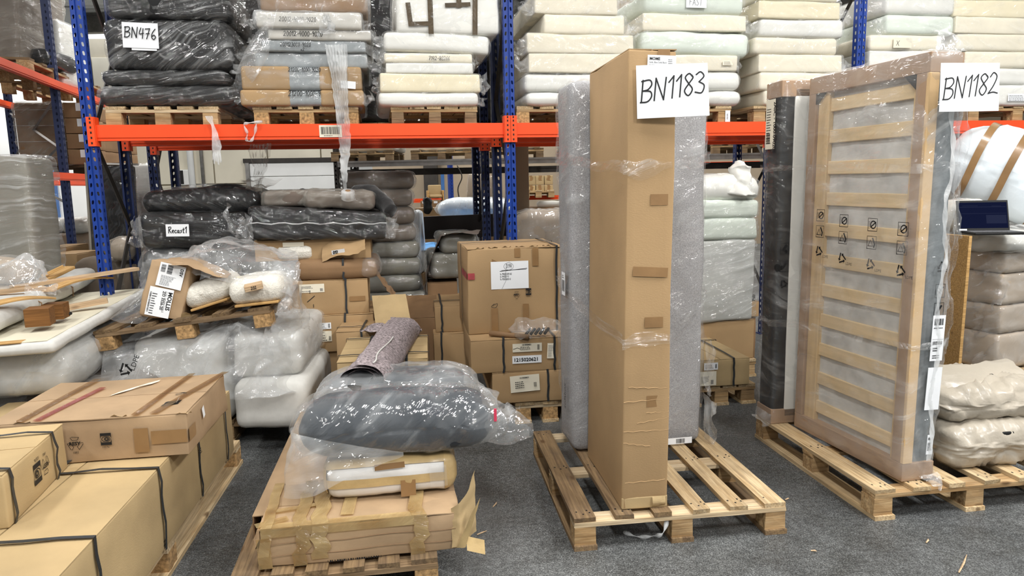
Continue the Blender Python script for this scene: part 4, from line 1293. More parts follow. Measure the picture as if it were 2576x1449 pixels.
# wrapped grey sofa block behind the carton
ss = (.72, .30, 1.90)
sr = .17
sc_ = base_from_corner((.305, 3.55, .141), ss, sr)
o = empty('sofa_block', sc_, sr, 'grey heather sofa block in clear film standing on end behind the tall carton', 'sofa')
sofa = o
soft(o, 'upholstery', ss, 'heather_l', .045, (12, 6, 24), .006, 3, 7)
wrap(o, ss, 'f_clear', .06, .012, (26, 12, 60), .012, (4, 4, 6), 7, up=.02)
for z in ():
    mesh('seam', *tube([(-.36 + .72 * i / 12, -.152, z) for i in range(13)], .004, 4), M['heather'], o)
lb, p2 = patch(o, plane_of('F', *ss), .5, .012, .15, .035, M['paper'], 'barcode_label', .022)
Ink().bars(.06, .004, .05, .025, 2).put(lb, p2, M['ink'], .001)
lb, p2 = patch(o, plane_of('L', *ss), .17, .83, .07, .12, M['paper'], 'barcode_label', .022)
Ink().bars(.01, .02, .05, .06, 6).rows(.012, .09, .04, .02, 2, 5).put(lb, p2, M['ink'], .001)
Ink().text('sofabox', 0, 0, .032, math.pi / 2).put(o, plane_of('L', *ss), M['ink'], .02, 'print', (.22, .22))
ear(o, 'f_bag', (.36, -.16, .3), (.365, -.16, .02), (.42, -.2, .12), .8, 5, 'bag_end', amp=.02)
ear(o, 'f_bag', (.36, -.16, .6), (.365, -.16, .3), (.40, -.17, .42), .9, 6, 'bag_end', amp=.02)

# stretch-film bands tied around carton and block
def band(label, pts, z, hgt, seed, tilt=(0, 0), m='f_wrap', amp=.006):
    n = len(pts); P = np.array(pts + [pts[0]], float)
    seg = []
    for i in range(n):
        for t in np.linspace(0, 1, 14, endpoint=False): seg.append(P[i] * (1 - t) + P[i + 1] * t)
    seg.append(P[n]); seg = np.array(seg); cen = P[:n].mean(0)
    V = []; k = 7
    for i, s in enumerate(seg):
        d = (s - cen) / np.linalg.norm(s - cen)
        wob = .25 * hgt * vn(np.array([i * .23 + seed, 0, 0]), seed)
        wh = hgt * (.75 + .4 * vn(np.array([i * .15, seed, 1]), seed + 1))
        for j in range(k):
            zz = z + tilt[0] * (s[0] - cen[0]) + tilt[1] * (s[1] - cen[1]) + wob + (j / (k - 1) - .5) * wh
            a = amp * (1 + vn(np.array([i * .5, j * 1.7, seed]), seed + 2))
            V.append((s[0] + d[0] * (a + .006), s[1] + d[1] * (a + .006), zz))
    m_ = len(seg); idx = np.arange(m_ * k).reshape(m_, k)
    Q = np.stack([idx[:-1, :-1], idx[1:, :-1], idx[1:, 1:], idx[:-1, 1:]], -1).reshape(-1, 4).tolist()
    return tag(mesh('film_band', np.array(V), Q, M[m], None, True), label, 'film')


def cor(c, s, r, sx, sy): return (np.array(c[:2]) + Rz(r, (sx * s[0] / 2, sy * s[1] / 2, 0))[:2]).tolist()


hull = [cor(bc, bs, br, -1, -1), cor(bc, bs, br, 1, -1), cor(sc_, ss, sr, 1, -1), cor(sc_, ss, sr, 1, 1), cor(sc_, ss, sr, -1, 1), cor(sc_, ss, sr, -1, -1)]
band('upper stretch-film band round the tall carton and the grey sofa block', hull, 1.64, .075, 3, (.0, .07))
band('lower stretch-film band round the tall carton and the grey sofa block', hull, .95, .06, 8, (-.05, .12))
tag(mesh('film_scrap', *tube(catmull(np.array([(.47, 2.93, .02), (.53, 2.9, .012), (.6, 2.9, .015), (.63, 2.86, .05), (.66, 2.9, .11)]), 24), [.006 + .005 * math.sin(i) for i in range(24)], 5), M['f_shred'], None, True), 'scrap of twisted film hanging under the front pallet', 'film')

# ------------------------------------------------------------------ right pallet with the bed frame
P2R = .155
P2 = base_from_corner((1.627, 3.030, 0), (1.02, 1.09), P2R)
pallet('pallet on the right carrying the wrapped bed frame and beige bags', P2, 1.02, 1.09, P2R, n=6, bw=.085, deck='wood_y', cross='wood', block='wood', foot='wood_y', bl=.095, nails=True)
fs = (.165, .80, 1.93)
fr = .235
fc = base_from_corner(at_height(2268, 1212, .141), fs, fr)
o = empty('bed_frame', fc, fr, 'slatted wooden bed frame in clear film standing on its side under sign BN1182', 'bed frame', rot=(0, .008, fr))
bed = o
w_, d_, h_ = fs
mesh('lining', *(lambda a: (noisy(a[0], a[2], .004, 6, 3) + np.array([.028, 0, 0]), a[1]))(rbox(.105, d_ - .02, h_ - .02, .02, (3, 8, 18))), M['felt_d'], o, True, (0, 0, .01))
mesh('fleece_backing', *(lambda a: (noisy(a[0], a[2], .006, 5, 4), a[1]))(rbox(.012, d_ - .1, h_ - .14, .005, (1, 14, 30))), M['fleece'], o, True, (-.038, 0, .07))
for y in (-.33, .30): mesh('bed_rail', *rbox(.03, .085 if y > 0 else .05, h_ - .16, .004, (1, 1, 1))[:2], M['rail'], o, False, (-.056, y, .08))
sl = bpy.data.meshes.new('slat'); _v, _f, _d = rbox(.018, d_ - .12, .068, .004, (1, 6, 1)); sl.from_pydata((_v - np.array([0, 0, .034])).tolist(), [], _f); sl.materials.append(M['slat_y'])
for k in range(11): link('slat', sl, o, (-.05, 0, .16 + k * .162), (rnd.uniform(-.006, .006), 0, 0))
e = .004


def cprof(name, x0, x1, y0, y1, z0, z1, m_): return mesh(name, *rbox(x1 - x0, y1 - y0, z1 - z0, .003, (2, 3, 8))[:2], M[m_], o, False, ((x0 + x1) / 2, (y0 + y1) / 2, z0))


for z0, z1 in ((0, .085), (h_ - .085, h_)):
    cprof('card_corner', -w_ / 2 - e, w_ / 2 + e, -d_ / 2 - e, d_ / 2 + e, z0, z1, 'cardframe')
cprof('card_corner', -w_ / 2 - e, -w_ / 2 + .018, -d_ / 2 - e, -d_ / 2 + .07, .085, h_ - .085, 'cardframe')
cprof('card_edge', -w_ / 2 - e * 1.4, -w_ / 2 + .046, -d_ / 2 - e * 1.6, -d_ / 2 + .012, .086, h_ - .086, 'cardedge')
cprof('card_corner', -w_ / 2 - e, -w_ / 2 + .02, d_ / 2 - .055, d_ / 2 + e, .085, h_ - .085, 'cardframe')
mesh('black_corner', [(-w_ / 2 - e * 1.2, -d_ / 2 + .07, h_ - .086), (-w_ / 2 - e * 1.2, -d_ / 2 + .14, h_ - .086), (-w_ / 2 - e * 1.2, -d_ / 2 + .07, h_ - .15), (-w_ / 2 + .01, -d_ / 2 + .07, h_ - .086), (-w_ / 2 + .01, -d_ / 2 + .14, h_ - .086), (-w_ / 2 + .01, -d_ / 2 + .07, h_ - .15)], [(0, 1, 2), (3, 5, 4), (0, 3, 4, 1), (1, 4, 5, 2), (2, 5, 3, 0)], M['black'], o)
mesh('black_corner', [(-w_ / 2 - e * 1.2, d_ / 2 - .055, h_ - .086), (-w_ / 2 - e * 1.2, d_ / 2 - .12, h_ - .086), (-w_ / 2 - e * 1.2, d_ / 2 - .055, h_ - .14), (-w_ / 2 + .01, d_ / 2 - .055, h_ - .086), (-w_ / 2 + .01, d_ / 2 - .12, h_ - .086), (-w_ / 2 + .01, d_ / 2 - .055, h_ - .14)], [(0, 2, 1), (3, 4, 5), (0, 1, 4, 3), (1, 2, 5, 4), (2, 0, 3, 5)], M['black'], o)
wrap(o, fs, 'f_bed', .03, .014, (10, 36, 70), .014, (3, 3, 5), 17, up=.014)
ear(o, 'f_bag2', (-.06, -d_ / 2, h_ + .01), (.09, -d_ / 2 - .01, h_ + .005), (.05, -d_ / 2 + .1, h_ + .12), .15, 4, 'bag_end', amp=.012, sag=-.02)
ear(o, 'f_bag2', (.0, -d_ / 2 - .012, .02), (.1, -d_ / 2 - .012, .03), (.06, -d_ / 2 - .08, -.012), .35, 7, 'bag_end', amp=.012, sag=0)
ear(o, 'f_clear', (w_ / 2 + .005, -d_ / 2, h_ - .1), (w_ / 2 + .005, -d_ / 2, h_ * .55), (w_ / 2 + .05, -d_ / 2 + .02, h_ * .8), .95, 9, 'bag_end', (30, 16), amp=.02)
ear(o, 'f_clear', (w_ / 2 + .005, -d_ / 2, h_ * .6), (w_ / 2 + .005, -d_ / 2, h_ * .3), (w_ / 2 + .03, -d_ / 2 + .02, h_ * .48), .95, 10, 'bag_end', (30, 16), amp=.02)
# heat-sealed seam down the narrow face
pth = [(.032 + .012 * math.sin(i * 1.3) + .006 * math.sin(i * 3.1), -d_ / 2 - .026, .1 + (h_ - .2) * i / 20) for i in range(21)]
mesh('film_seam', *(lambda P: (np.array([q + np.array([s * .011, -.004 * s * math.sin(k), 0]) for k, q in enumerate(P) for s in (-1, 0, 1)]), [(3 * k + j, 3 * k + j + 1, 3 * k + j + 4, 3 * k + j + 3) for k in range(len(P) - 1) for j in (0, 1)]))(catmull(np.array(pth), 100)), M['f_shred'], o, True)
# taut film tails across
for z, a_ in ((1.46, .02), (.62, -.05)):
    band('taut stretch-film band round the bed frame and headboard at ' + ('shoulder' if z > 1 else 'knee') + ' height', [cor(fc, fs, fr, -1.16, -1.03), cor(fc, fs, fr, 1.2, -1.03), cor(fc, fs, fr, 1.2, 1.0), (2.28, 4.14), (1.44, 4.09), (1.468, 3.94)], z + .14, .05, int(z * 10), (0, a_))
# printed marks on the film
pl = plane_of('L', *fs)
ik = Ink()
for x, dz in ((.16, .02), (.34, .0), (.54, -.01), (.73, -.02)):
    z = 1.02 + dz - .02
    ik.recycle(x, z, .032, .008, .3).text('LDPE', x + .03, z - .03, .014)
    for q in (.105, .19):
        ik.line([(x - .03, z + q - .03), (x + .03, z + q - .03), (x + .03, z + q + .03), (x - .03, z + q + .03), (x - .03, z + q - .03)], .0035)
    ik.line([(x - .022, z + .088), (x + .008, z + .088), (x - .007, z + .118), (x - .022, z + .088)], .005).line([(x + .006, z + .125), (x + .02, z + .1), (x + .016, z + .085)], .009)
    ik.ring(x + .004, z + .19, .017, .006).line([(x - .012, z + .178), (x + .02, z + .202)], .006).rows(x - .027, z + .172, .012, .036, 5, 4, .4)
ik.put(o, pl, M['ink'], .021)
ik = Ink()
x, z = .115, 1.0
ik.recycle(x, z, .03, .008).rows(x + .01, z - .02, .03, .04, 4, 3, .4)
for q in (.105, .19): ik.line([(x - .025, z - q - .03), (x + .025, z - q - .03), (x + .025, z - q + .03), (x - .025, z - q + .03), (x - .025, z - q - .03)], .0035).line([(x - .01, z - q - .015), (x + .012, z - q + .016)], .01)
ik.put(o, plane_of('F', *fs), M['ink'], .021)
lb, p2 = patch(o, plane_of('F', *fs), .082, .575, .068, .21, M['paper'], 'shipping_label', .024, -.02)
Ink().bars(.008, .165, .05, .03, 3).rows(.008, .15, .05, .008, 1, 2).line([(.005, .1), (.063, .1)], .001).bars(.008, .075, .052, .016, 8).rows(.012, .045, .04, .022, 2, 3).rows(.012, .012, .04, .02, 2, 6).put(lb, p2, M['ink'], .001)
patch(o, plane_of('F', *fs), .073, .345, .078, .2, M['paper'], 'blank_label', .024, -.03)
lb, p2 = patch(o, plane_of('F', *fs), .1, .13, .034, .095, M['paper'], 'small_label', .024, -.03)
Ink().bars(.004, .07, .026, .012, 3).rows(.004, .02, .026, .04, 6, 2).put(lb, p2, M['ink'], .001)
s_ = sign('white paper sign reading BN1182 at the top of the wrapped bed frame', 2357, 282, 3.07, .284, .2, 'BN1182', .10, (.014, .05, .088, .005, .07, .1, .10), 1.5)
s_.rotation_euler = (0, -.01, .13)

# headboard standing crosswise at the far end of the pallet
hs_ = (.8, .15, 1.93)
hr = .155
hc = base_from_corner((1.487, 3.945, .141), hs_, hr)
o = empty('headboard', hc, hr, 'black edged headboard with white back in film standing left of the bed frame', 'headboard')
soft(o, 'black_upholstery', hs_, 'char', .02, (10, 4, 20), .003, 4, 3)
mesh('white_backing', *rbox(.72, .012, 1.85, .004, (3, 1, 6))[:2], M['foam_w'], o, True, (.035, -.076, .04))
for z0 in (0, 1.93 - .085):
    v_, f_, _ = rbox(.812, .164, .087, .004, (8, 3, 2)); mesh('card_corner', v_, f_, M['cardframe'], o, False, (0, 0, z0))
wrap(o, hs_, 'f_clear', .03, .012, (26, 10, 60), .012, (3, 3, 5), 23, up=.014)
lb, p2 = patch(o, plane_of('L', *hs_), .02, 1.57, .1, .27, M['paper_o'], 'printed_label', .02)
Ink().text('2A0C - 1000-090200', .085, .255, .026, -math.pi / 2, .9, .001).rows(.01, .03, .05, .2, 14, 2, .3).bars(.012, .03, .04, .06, 2, True).put(lb, p2, M['ink'], .001)
ik = Ink()
for z, in ((1.02,),):
    ik.recycle(.1, z - .2, .026, .007, .4)
    for q in (0, -.1): ik.line([(.075, z + q - .03), (.125, z + q - .03), (.125, z + q + .03), (.075, z + q + .03), (.075, z + q - .03)], .0035).line([(.09, z + q - .01), (.11, z + q + .015)], .012)
ik.put(o, ((-.4, -.075, 0), (1, 0, 0), (0, 0, 1), (0, -1, 0)), M['ink'], .014, 'print', (-.06, 0))
ear(o, 'f_bag2', (-.41, -.09, .06), (-.41, .08, .06), (-.46, -.05, -.0), 1, 2, 'bag_end', amp=.012)
# plywood sheet and two beige sacks
P = at_height(2387, 985, .141)
tag(mesh('plywood_board', *rbox(.022, .55, 1.02, .002, (1, 1, 1))[:2], M['ply'], None, False, (P[0] + .02, P[1] + .28, .141), (0, .012, .16)), 'narrow plywood board edge standing behind the wrapped bed frame', 'board')


def sack(label, corner, size, rz, seed, sl):
    o = empty('beige_sack', base_from_corner(corner, size, rz), rz, label, 'sack')
    V, Fc, D = rbox(*size, .07, (46, 34, 22))
    u, v_ = V[:, 0] / size[0] * 2, V[:, 1] / size[1] * 2
    wq = V * np.array([6, 6, 8]) + seed; wq = wq + fbm(V * 5 + seed, 2, seed)[:, None] * np.array([1.6, 1.2, .8])
    V = V + D * (.017 * (ridge(wq, seed) - .7) + .009 * ridge(V * np.array([13, 13, 20]) + seed, seed + 3))[:, None]
    V[:, 2] = V[:, 2].clip(0) * (1 - .12 * u ** 2) * (1 - .1 * v_ ** 2)
    mesh('sack_body', V, Fc, M['beige'], o, True)
    v2, f2, _ = rbox(.085, .012, .03, .0059, (2, 1, 1))
    mesh('handle_slot', v2, f2, M['black'], o, True, sl)
    return o


s1 = sack('lower beige plastic sack with a handle slot, lying on the right pallet', (2.085, 3.225, .141), (.62, .5, .225), .12, 4, (-.03, -.246, .15))
s2 = sack('upper beige plastic sack with a folded flap on top of the lower sack', (2.10, 3.29, .352), (.62, .5, .18), .12, 9, (.0, -.1, .165))
c_ = [[(-.26 + .13 * i, -.2 - .05 * math.sin(i * 1.1) + .11 * j, .135 + .045 * j - .03 * (j == 0)) for i in range(5)] for j in range(3)]
mesh('folded_flap', *sheet(c_, 24, 10, .012, (8, 8, 8), 5), M['beige'], s2, True)

# ------------------------------------------------------------------ left pallet with sofa cartons
LR = .128
Lp = base_from_corner((-1.41, 2.70, 0), (1.1, 2.2), LR, 'fr')
Lp = np.array([-1.567, 3.864, 0]) + Rz(LR, (-.55, -1.15, 0))
pallet('long pallet in the left foreground under the strapped cartons', Lp, 1.1, 2.3, LR, n=6, bw=.1, deck='wood_y', cross='wood_p', block='chip', foot='wood_y')
cs = (.62, 2.02, .336)
cc = np.array([-1.540, 3.70, .141]) + Rz(LR, (-.31, -1.01, 0)) + np.array([.005, 0, 0])
o = carton('long strapped carton in the left foreground, lower layer beside the aisle', cc, cs, LR, 'card_l', 'y', (('y', -.62), ('y', -.07), ('y', .42), ('y', .86), ('x', -.06)), False, None, 'long_carton', swidth=.017, seed=21, sslack=.008)
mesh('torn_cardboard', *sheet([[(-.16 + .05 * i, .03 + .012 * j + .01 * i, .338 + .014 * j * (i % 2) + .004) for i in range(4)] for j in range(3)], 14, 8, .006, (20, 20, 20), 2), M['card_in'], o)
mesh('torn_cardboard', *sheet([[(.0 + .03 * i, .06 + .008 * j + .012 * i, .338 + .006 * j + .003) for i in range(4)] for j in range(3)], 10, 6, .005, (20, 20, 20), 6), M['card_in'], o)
patch(o, plane_of('T', *cs), .07, .42, .2, .2, M['paper'], 'white_sheet', .004, .3)
Ink().rows(0, 0, .05, .03, 3, 2).put(o, plane_of('R', *cs), M['ink'], .003, 'print', (1.43, .2))
Ink().rows(0, 0, .03, .03, 2, 2).put(o, plane_of('R', *cs), M['ink'], .003, 'print', (.93, .02))
cs2 = (.48, 2.02, .336)
cc2 = cc + Rz(LR, (-.31 - .24 - .004, 0, 0))
carton('long carton in the lower layer at the left edge', cc2, cs2, LR, 'card_l', 'y', (('y', -.62), ('y', .42)), False, None, 'long_carton', seed=22)
us = (.74, .61, .18)
ur = .145
uc = base_from_corner((-1.328, 2.762, .479), us, ur, 'fr')
o = carton('wide worn carton with red tape lying on top of the left pallet', uc, us, ur, 'card_w', 'x', (), False, None, 'cardboard_box', dent=.006, seed=31)
plT = plane_of('T', *us)
for x, y, l_, w_, a_, mt in ((.53, -.005, .63, .03, 1.5, 'tape_c'), (.60, .0, .63, .034, 1.36, 'tape_c'), (.105, .0, .62, .035, 1.50, 'tape_c'), (.165, .0, .46, .03, 1.42, 'tape_r2')):
    patch(o, plT, x + .03, y, l_, w_, M[mt], 'tape', .0075, a_)
mesh('torn_label', *sheet([[(-.04 + .035 * i - .008 * j + (.012 if (i + j) % 2 else 0), .0 + .052 * i + .02 * j, .1855) for i in range(5)] for j in range(2)], 16, 6, .001, (40, 40, 40), 5), M['paper_o'], o)
mesh('torn_hole', *sheet([[(.24 + .03 * i, -.2 + .03 * j + .012 * i, .1845) for i in range(3)] for j in range(3)], 8, 8, .002, (20, 20, 20), 2), M['black'], o)
mesh('torn_hole', *sheet([[(.25 + .02 * i, -.045 + .01 * j + .012 * i, .1848) for i in range(3)] for j in range(2)], 8, 4, .002, (20, 20, 20), 2), M['black'], o)
mesh('torn_flap', *sheet([[(.29 + .0 * i + .003 * j, -.17 + .02 * i, .186 + .004 * i + .006 * j) for i in range(3)] for j in range(3)], 8, 8, .003, (20, 20, 20), 9), M['paper'], o)
plF = plane_of('F', *us)
for x, z, w_, h_ in ((.535, .03, .055, .1), (.6, .06, .137, .055)): patch(o, plF, x, z, w_, h_, M['tape'], 'tape', .005, 0)
patch(o, plane_of('R', *us), .0, .06, .09, .055, M['tape'], 'tape', .005, 0)
patch(o, plane_of('R', *us), .2, .09, .03, .05, M['paper'], 'torn_label', .007, .3)
Ink().resy(.315, .085, .029).eye(.43, .095, .05).put(o, plF, M['ink'], .005)
for x, y in ((.45, .01), (.1, .0), (.7, .0)):
    mesh('torn_edge', *sheet([[(-.37 + x + .02 * i, -.305 + y - .004 + .01 * j, .178 + .008 * (i % 2) * (1 - j)) for i in range(4)] for j in range(2)], 10, 5, .003, (30, 30, 30), int(x * 50)), M['card_l'], o)
ls = (.5, .52, .18)
lr_ = .235
lc = base_from_corner((-1.765, 2.665, .479), ls, lr_, 'br')
o = carton('strapped carton with printed recycling marks at the left edge, on the lower layer', lc, ls, lr_, 'card_l', 'x', (('y', .14), ('y', -.22), ('x', -.06)), False, None, 'cardboard_box', seed=33, swidth=.016, sslack=.01)
plR = plane_of('R', *ls)
ik = Ink(); ik.resy(.24, .1, .034).eye(.31, .1, .075)
ik.v = [(.55 - x, .19 - y) for x, y in ik.v]
ik.put(o, plR, M['ink'], .004)

# ------------------------------------------------------------------ pile in the middle foreground
CR = .16
Cp = np.array([-.32, 2.553, 0]) + Rz(CR, (-.37, .62, 0))
pallet('pallet in the middle foreground under the taped flat carton', Cp, .76, 1.3, CR, n=6, bw=.08, deck='wood_yd', cross='wood_d', block='chip', foot='wood_yd', bl=.09)
Pk = at_height(612, 1430, .1)
tag(mesh('timber_board', *rbox(.09, 1.5, .03, .006, (1, 4, 1))[:2], M['wood_yd'], None, False, (-1.09, 3.05, .001), (0, 0, .13)), 'weathered loose timber board on the floor left of the middle pallet', 'board')
os_ = (.36, 1.35, .10)
oc = base_from_corner((-1.07, 2.70, .141), os_, .145)
o = empty('open_carton', oc, .145, 'flat open-ended carton under the middle pile, dark inside at its near end', 'box')
mesh('top_panel', *rbox(.36, 1.35, .006, .002, (4, 8, 1))[:2], M['card_w'], o, False, (0, 0, .095))
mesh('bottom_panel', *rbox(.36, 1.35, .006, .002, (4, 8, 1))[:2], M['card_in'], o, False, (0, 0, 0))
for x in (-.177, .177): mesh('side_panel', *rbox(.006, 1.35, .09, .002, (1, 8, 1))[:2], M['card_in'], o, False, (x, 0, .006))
mesh('front_flap', *sheet([[(-.18 + .02 * i, -.675 - .04 * j, .0 + .05 * i - .03 * j) for i in range(3)] for j in range(3)], 6, 6, .002, (9, 9, 9), 2), M['card_w'], o)
fs2 = (.755, .40, .15)
fr2 = .158
fc2 = base_from_corner((-.968, 2.475, .141), fs2, fr2)
o = carton('flat brown carton patched with yellow tape at the bottom of the middle pile', fc2, fs2, fr2, 'card_w', 'x', (), False, None, 'flat_carton', dent=.009, seed=41, flaps=True)
pl = plane_of('F', *fs2); plT = plane_of('T', *fs2)
for x, wd_, z0 in ((-.22, .05, .0), (-.15, .06, .02), (.22, .055, .0), (-.35, .04, .0)):
    V, Fc = ribbon_loop(*fs2, 'x', x, wd_, .008, .004, z0, int(abs(x) * 99)); mesh('tape', V, Fc, M['tape_t'], o)
patch(o, pl, .02, .122, .56, .037, M['tape_t'], 'tape', .0095, 0); patch(o, plT, .02, -.009, .56, .04, M['tape_t'], 'tape', .0085, 0)
patch(o, pl, .0, .0, .05, .12, M['tape_t'], 'tape', .0105, .04)
for x, y, w_, h_, ro in ((.0, .0, .12, .04, .4), (.3, .05, .05, .3, -.05), (.05, .12, .2, .03, .2)): patch(o, plT, x, y, w_, h_, M['tape_t'], 'tape', .0105, ro)
for z in (.045, .092): mesh('crease', *tube([(-.37 + .74 * i / 12, -.2 - .008, z + .004 * math.sin(i)) for i in range(13)], .0014, 4), M['card_in'], o)
Ink().bars(.25, .004, .2, .008, 3).put(o, pl, M['ink'], .012)
# torn end standing away on the right, with loose tape
c_ = [[(.345 + .034 * i, -.213 - .012 * i + (.045 * (i - 1) if i > 1 else 0) + .01 * j, .015 + .01 * i + (.075 + .008 * i) * j + (.05 if i == 3 and j == 2 else 0)) for i in range(4)] for j in range(3)]
mesh('torn_end', *sheet(c_, 16, 12, .006, (9, 9, 9), 5), M['card_l'], o, True)
mesh('loose_tape', *sheet([[(.36 + .02 * i + .035 * j, -.23 - .01 * i, .02 + .05 * i + .02 * j * i) for i in range(4)] for j in range(2)], 14, 6, .004, (15, 15, 15), 3), M['tape_y'], o, True)
mesh('loose_tape', *sheet([[(.4 + .035 * i, -.24 + .02 * j, .01 - .012 * i + .05 * j) for i in range(3)] for j in range(2)], 8, 6, .003, (15, 15, 15), 4), M['tape_y'], o, True)
ps = (.525, .62, .155)
pr_ = .155
pc = base_from_corner((-.765, 2.685, .30), ps, pr_)
o = empty('taped_package', pc, pr_, 'white package bound with bands of brown tape under the dark bagged cushions', 'package')
V, Fc, D = rbox(*ps, .05, (14, 12, 8)); V = noisy(V, D, .007, 7, 5)
mesh('white_wrapping', V, Fc, M['whitepack'], o, True)
for z0, z1 in ((.048, .08), (.118, .158)):
    V, Fc, D = rbox(ps[0] + .012, ps[1] + .012, ps[2] + .006, .054, (22, 16, 12)); V = noisy(V, D, .007, 7, 5)
    fz = [f for f in Fc if all(z0 - .006 < V[i][2] < z1 + .01 for i in f) or (z1 > .15 and all(V[i][2] > z0 for i in f) and all(abs(V[i][1]) > .2 or V[i][1] < -.2 for i in f))]
    mesh('tape_band', V, fz, M['tape_y'], o, True)
for x0, x1 in ((ps[0] / 2 - .05, 9), (-9, -ps[0] / 2 + .012)):
    V, Fc, D = rbox(ps[0] + .014, ps[1] + .014, ps[2] + .007, .054, (22, 16, 12)); V = noisy(V, D, .007, 7, 5)
    mesh('tape_band', V, [f for f in Fc if all(x0 < V[i][0] < x1 for i in f)], M['tape_y'], o, True)
patch(o, plane_of('F', *ps), .3, -.0, .06, .07, M['tape'], 'tape', .009)
patch(o, plane_of('F', *ps), .2, .12, .12, .025, M['tape'], 'tape', .011, .05)
patch(o, plane_of('F', *ps), .42, .03, .07, .09, M['f_bag'], 'clear_tape', .011, .05)


def bagged(label, px0, px1, yb, y, z0, depth, h, rz, seed, fm='f_bag2', core='char_b', l_ext=.1, r_ext=.2, tail=0.0, tipz=0.0, tag_=True):
    a = at_depth(px0, yb, y); b = at_depth(px1, yb, y)
    W = (b - a)[0] / math.cos(rz)
    c = np.array([(a[0] + b[0]) / 2, y + depth / 2 + math.sin(rz) * W / 2 * 0, z0])
    o = empty('bagged_cushion', c, rz, label, 'cushion')
    soft(o, 'cushion', (W, depth, h), core, min(h, depth) * .42, (18, 12, 8), .012, 4, seed, pill=.28)
    wrap(o, (W + .02, depth, h), fm, min(h, depth) * .45, .02, (46, 26, 20), .018, (3, 4, 7), seed, 'plastic_bag', pill=.2, up=.018)
    hh, dd = h * .5, depth * .36
    for s, e_ in ((-1, l_ext), (1, r_ext)):
        if not e_: continue
        rows = []
        for i in range(5):                     # loose tube of film past the cushion end, closing to a flat or gathered tip
            t = i / 4; row = []
            for j in range(9):
                an = 2 * math.pi * j / 8
                kz = (1 - t * (.7 if s > 0 else .55)); ky = 1 - t * .55
                row.append((s * (W / 2 - .05 + (e_ + .05) * t), dd * ky * math.cos(an), max(.0 + tail * t * (s < 0), h * .5 + hh * kz * math.sin(an) * .98 + t * (tipz - h * .28))))
            rows.append(row)
        mesh('bag_end', *sheet(rows, 22, 40, .02, (6, 6, 6), seed + s, .006), M[fm], o, True)
    return o


b1 = bagged('large milky bag with a blue-black bolster cushion, front one on the middle pile', 745, 1235, 1180, 2.70, .463, .33, .235, .13, 6, 'f_bag3', l_ext=.04, r_ext=.17, tipz=-.02)
c_ = [[(-.40 - .012 * i, -.10 - .02 * i, .16 - .06 * i), (-.40 - .012 * i, -.175 - .01 * i, .15 - .062 * i), (-.33, -.19 - .012 * i, .13 - .055 * i), (-.2, -.186 - .008 * i, .09 - .032 * i), (.02, -.165, .035 - .004 * i)] for i in range(5)]
mesh('bag_skirt', *sheet(c_, 24, 34, .014, (7, 7, 5), 3), M['f_bag2'], b1, True)
tg = mesh('pink_tag', *rbox(.012, .004, .055, .002, (1, 1, 1))[:2], M['pink'], b1, False, (.395, -.145, .13))
b2 = bagged('second milky bag with a blue-black cushion lying behind, under the rolled blanket', 800, 1185, 1060, 3.08, .463, .34, .225, .1, 14, l_ext=.05, r_ext=.12)
ear(b2, 'f_bag', (.33, -.1, .13), (.33, .1, .16), (.5, -.06, -.05), .5, 3, 'bag_end', (22, 18), amp=.05)

# strapped pale carton with the blanket roll
qs = (.50, .64, .30)
qc = base_from_corner(at_height(846, 912, .6) - np.array([0, 0, .30]), qs, .12)
qb = base_from_corner(at_height(846, 912, .6) - np.array([0, 0, .60]), (.5, .64, .296), .12)
carton('carton under the pale strapped carton in the middle', (qb[0], qb[1], .001), (.5, .64, .297), .12, 'card', 'x', (), True)
o = carton('pale strapped carton beneath the rolled blanket', qc, qs, .12, 'card_l', 'x', (('x', -.1), ('x', .13), ('y', -.2), ('y', .24)), False, seed=52)
Ink().eye(.1, .15, .08).resy(.22, .15, .03).put(o, plane_of('R', *qs), M['ink'], .004)
pth = catmull(np.array([at_depth(908, 958, 3.12), at_depth(930, 935, 3.3), at_depth(962, 892, 3.75), at_depth(988, 852, 4.15), at_depth(1003, 838, 4.42)]), 40)
o = empty('rolled_blanket', pth[20], 0, 'rolled mottled grey-mauve felt blanket laid over the carton and bag', 'blanket')
V, Fc = [], []
nt = 96
for i, q in enumerate(pth):
    t = i / 39
    for j in range(nt):
        a_ = j / (nt - 1) * 4.6 * math.pi
        rr_ = (.05 + .0034 * a_ / 1.0) * (1 + .10 * math.sin(3 * a_ + i * .15) * .5) * (1.0 + .35 * t)
        V.append(q - pth[20] + np.array([rr_ * 1.1 * math.cos(a_), 0, rr_ * .82 * math.sin(a_)]) + np.array([0, .012 * math.sin(a_ * 1.3), 0]) * (i == 0))
V = np.array(V); V += .006 * np.stack([vn(V * 14, k) for k in range(3)], 1)
idx = np.arange(40 * nt).reshape(40, nt)
mesh('felt', V, np.stack([idx[:-1, :-1], idx[1:, :-1], idx[1:, 1:], idx[:-1, 1:]], -1).reshape(-1, 4).tolist(), M['blanket'], o, True)
fd = at_depth(955, 838, 4.5) - pth[20]
c_ = [[fd + np.array([-.12 + .09 * i, -.06 + .12 * j, .03 + .04 * math.sin(i * 1.5) * (j != 0) - .02 * j]) for i in range(5)] for j in range(4)]
mesh('folded_end', *sheet(c_, 24, 20, .02, (9, 9, 9), 4), M['blanket'], o, True)
sd_ = [pth[k] - pth[20] + np.array([.045 + .01 * math.sin(k * .4), 0, .075 + .02 * k / 39]) for k in range(2, 26)]
mesh('white_selvage', *tube(sd_, .004, 5), M['linen'], o, True)
q0 = pth[0]
bar = tag(mesh('steel_bar', *rbox(.06, .5, .025, .003, (1, 1, 1))[:2], M['black'], None, False, (q0[0] - .005, q0[1] + .2, q0[2] - .035), (-.0, .1, -.08)), 'flat black bar sticking out of the rolled blanket', 'bar')
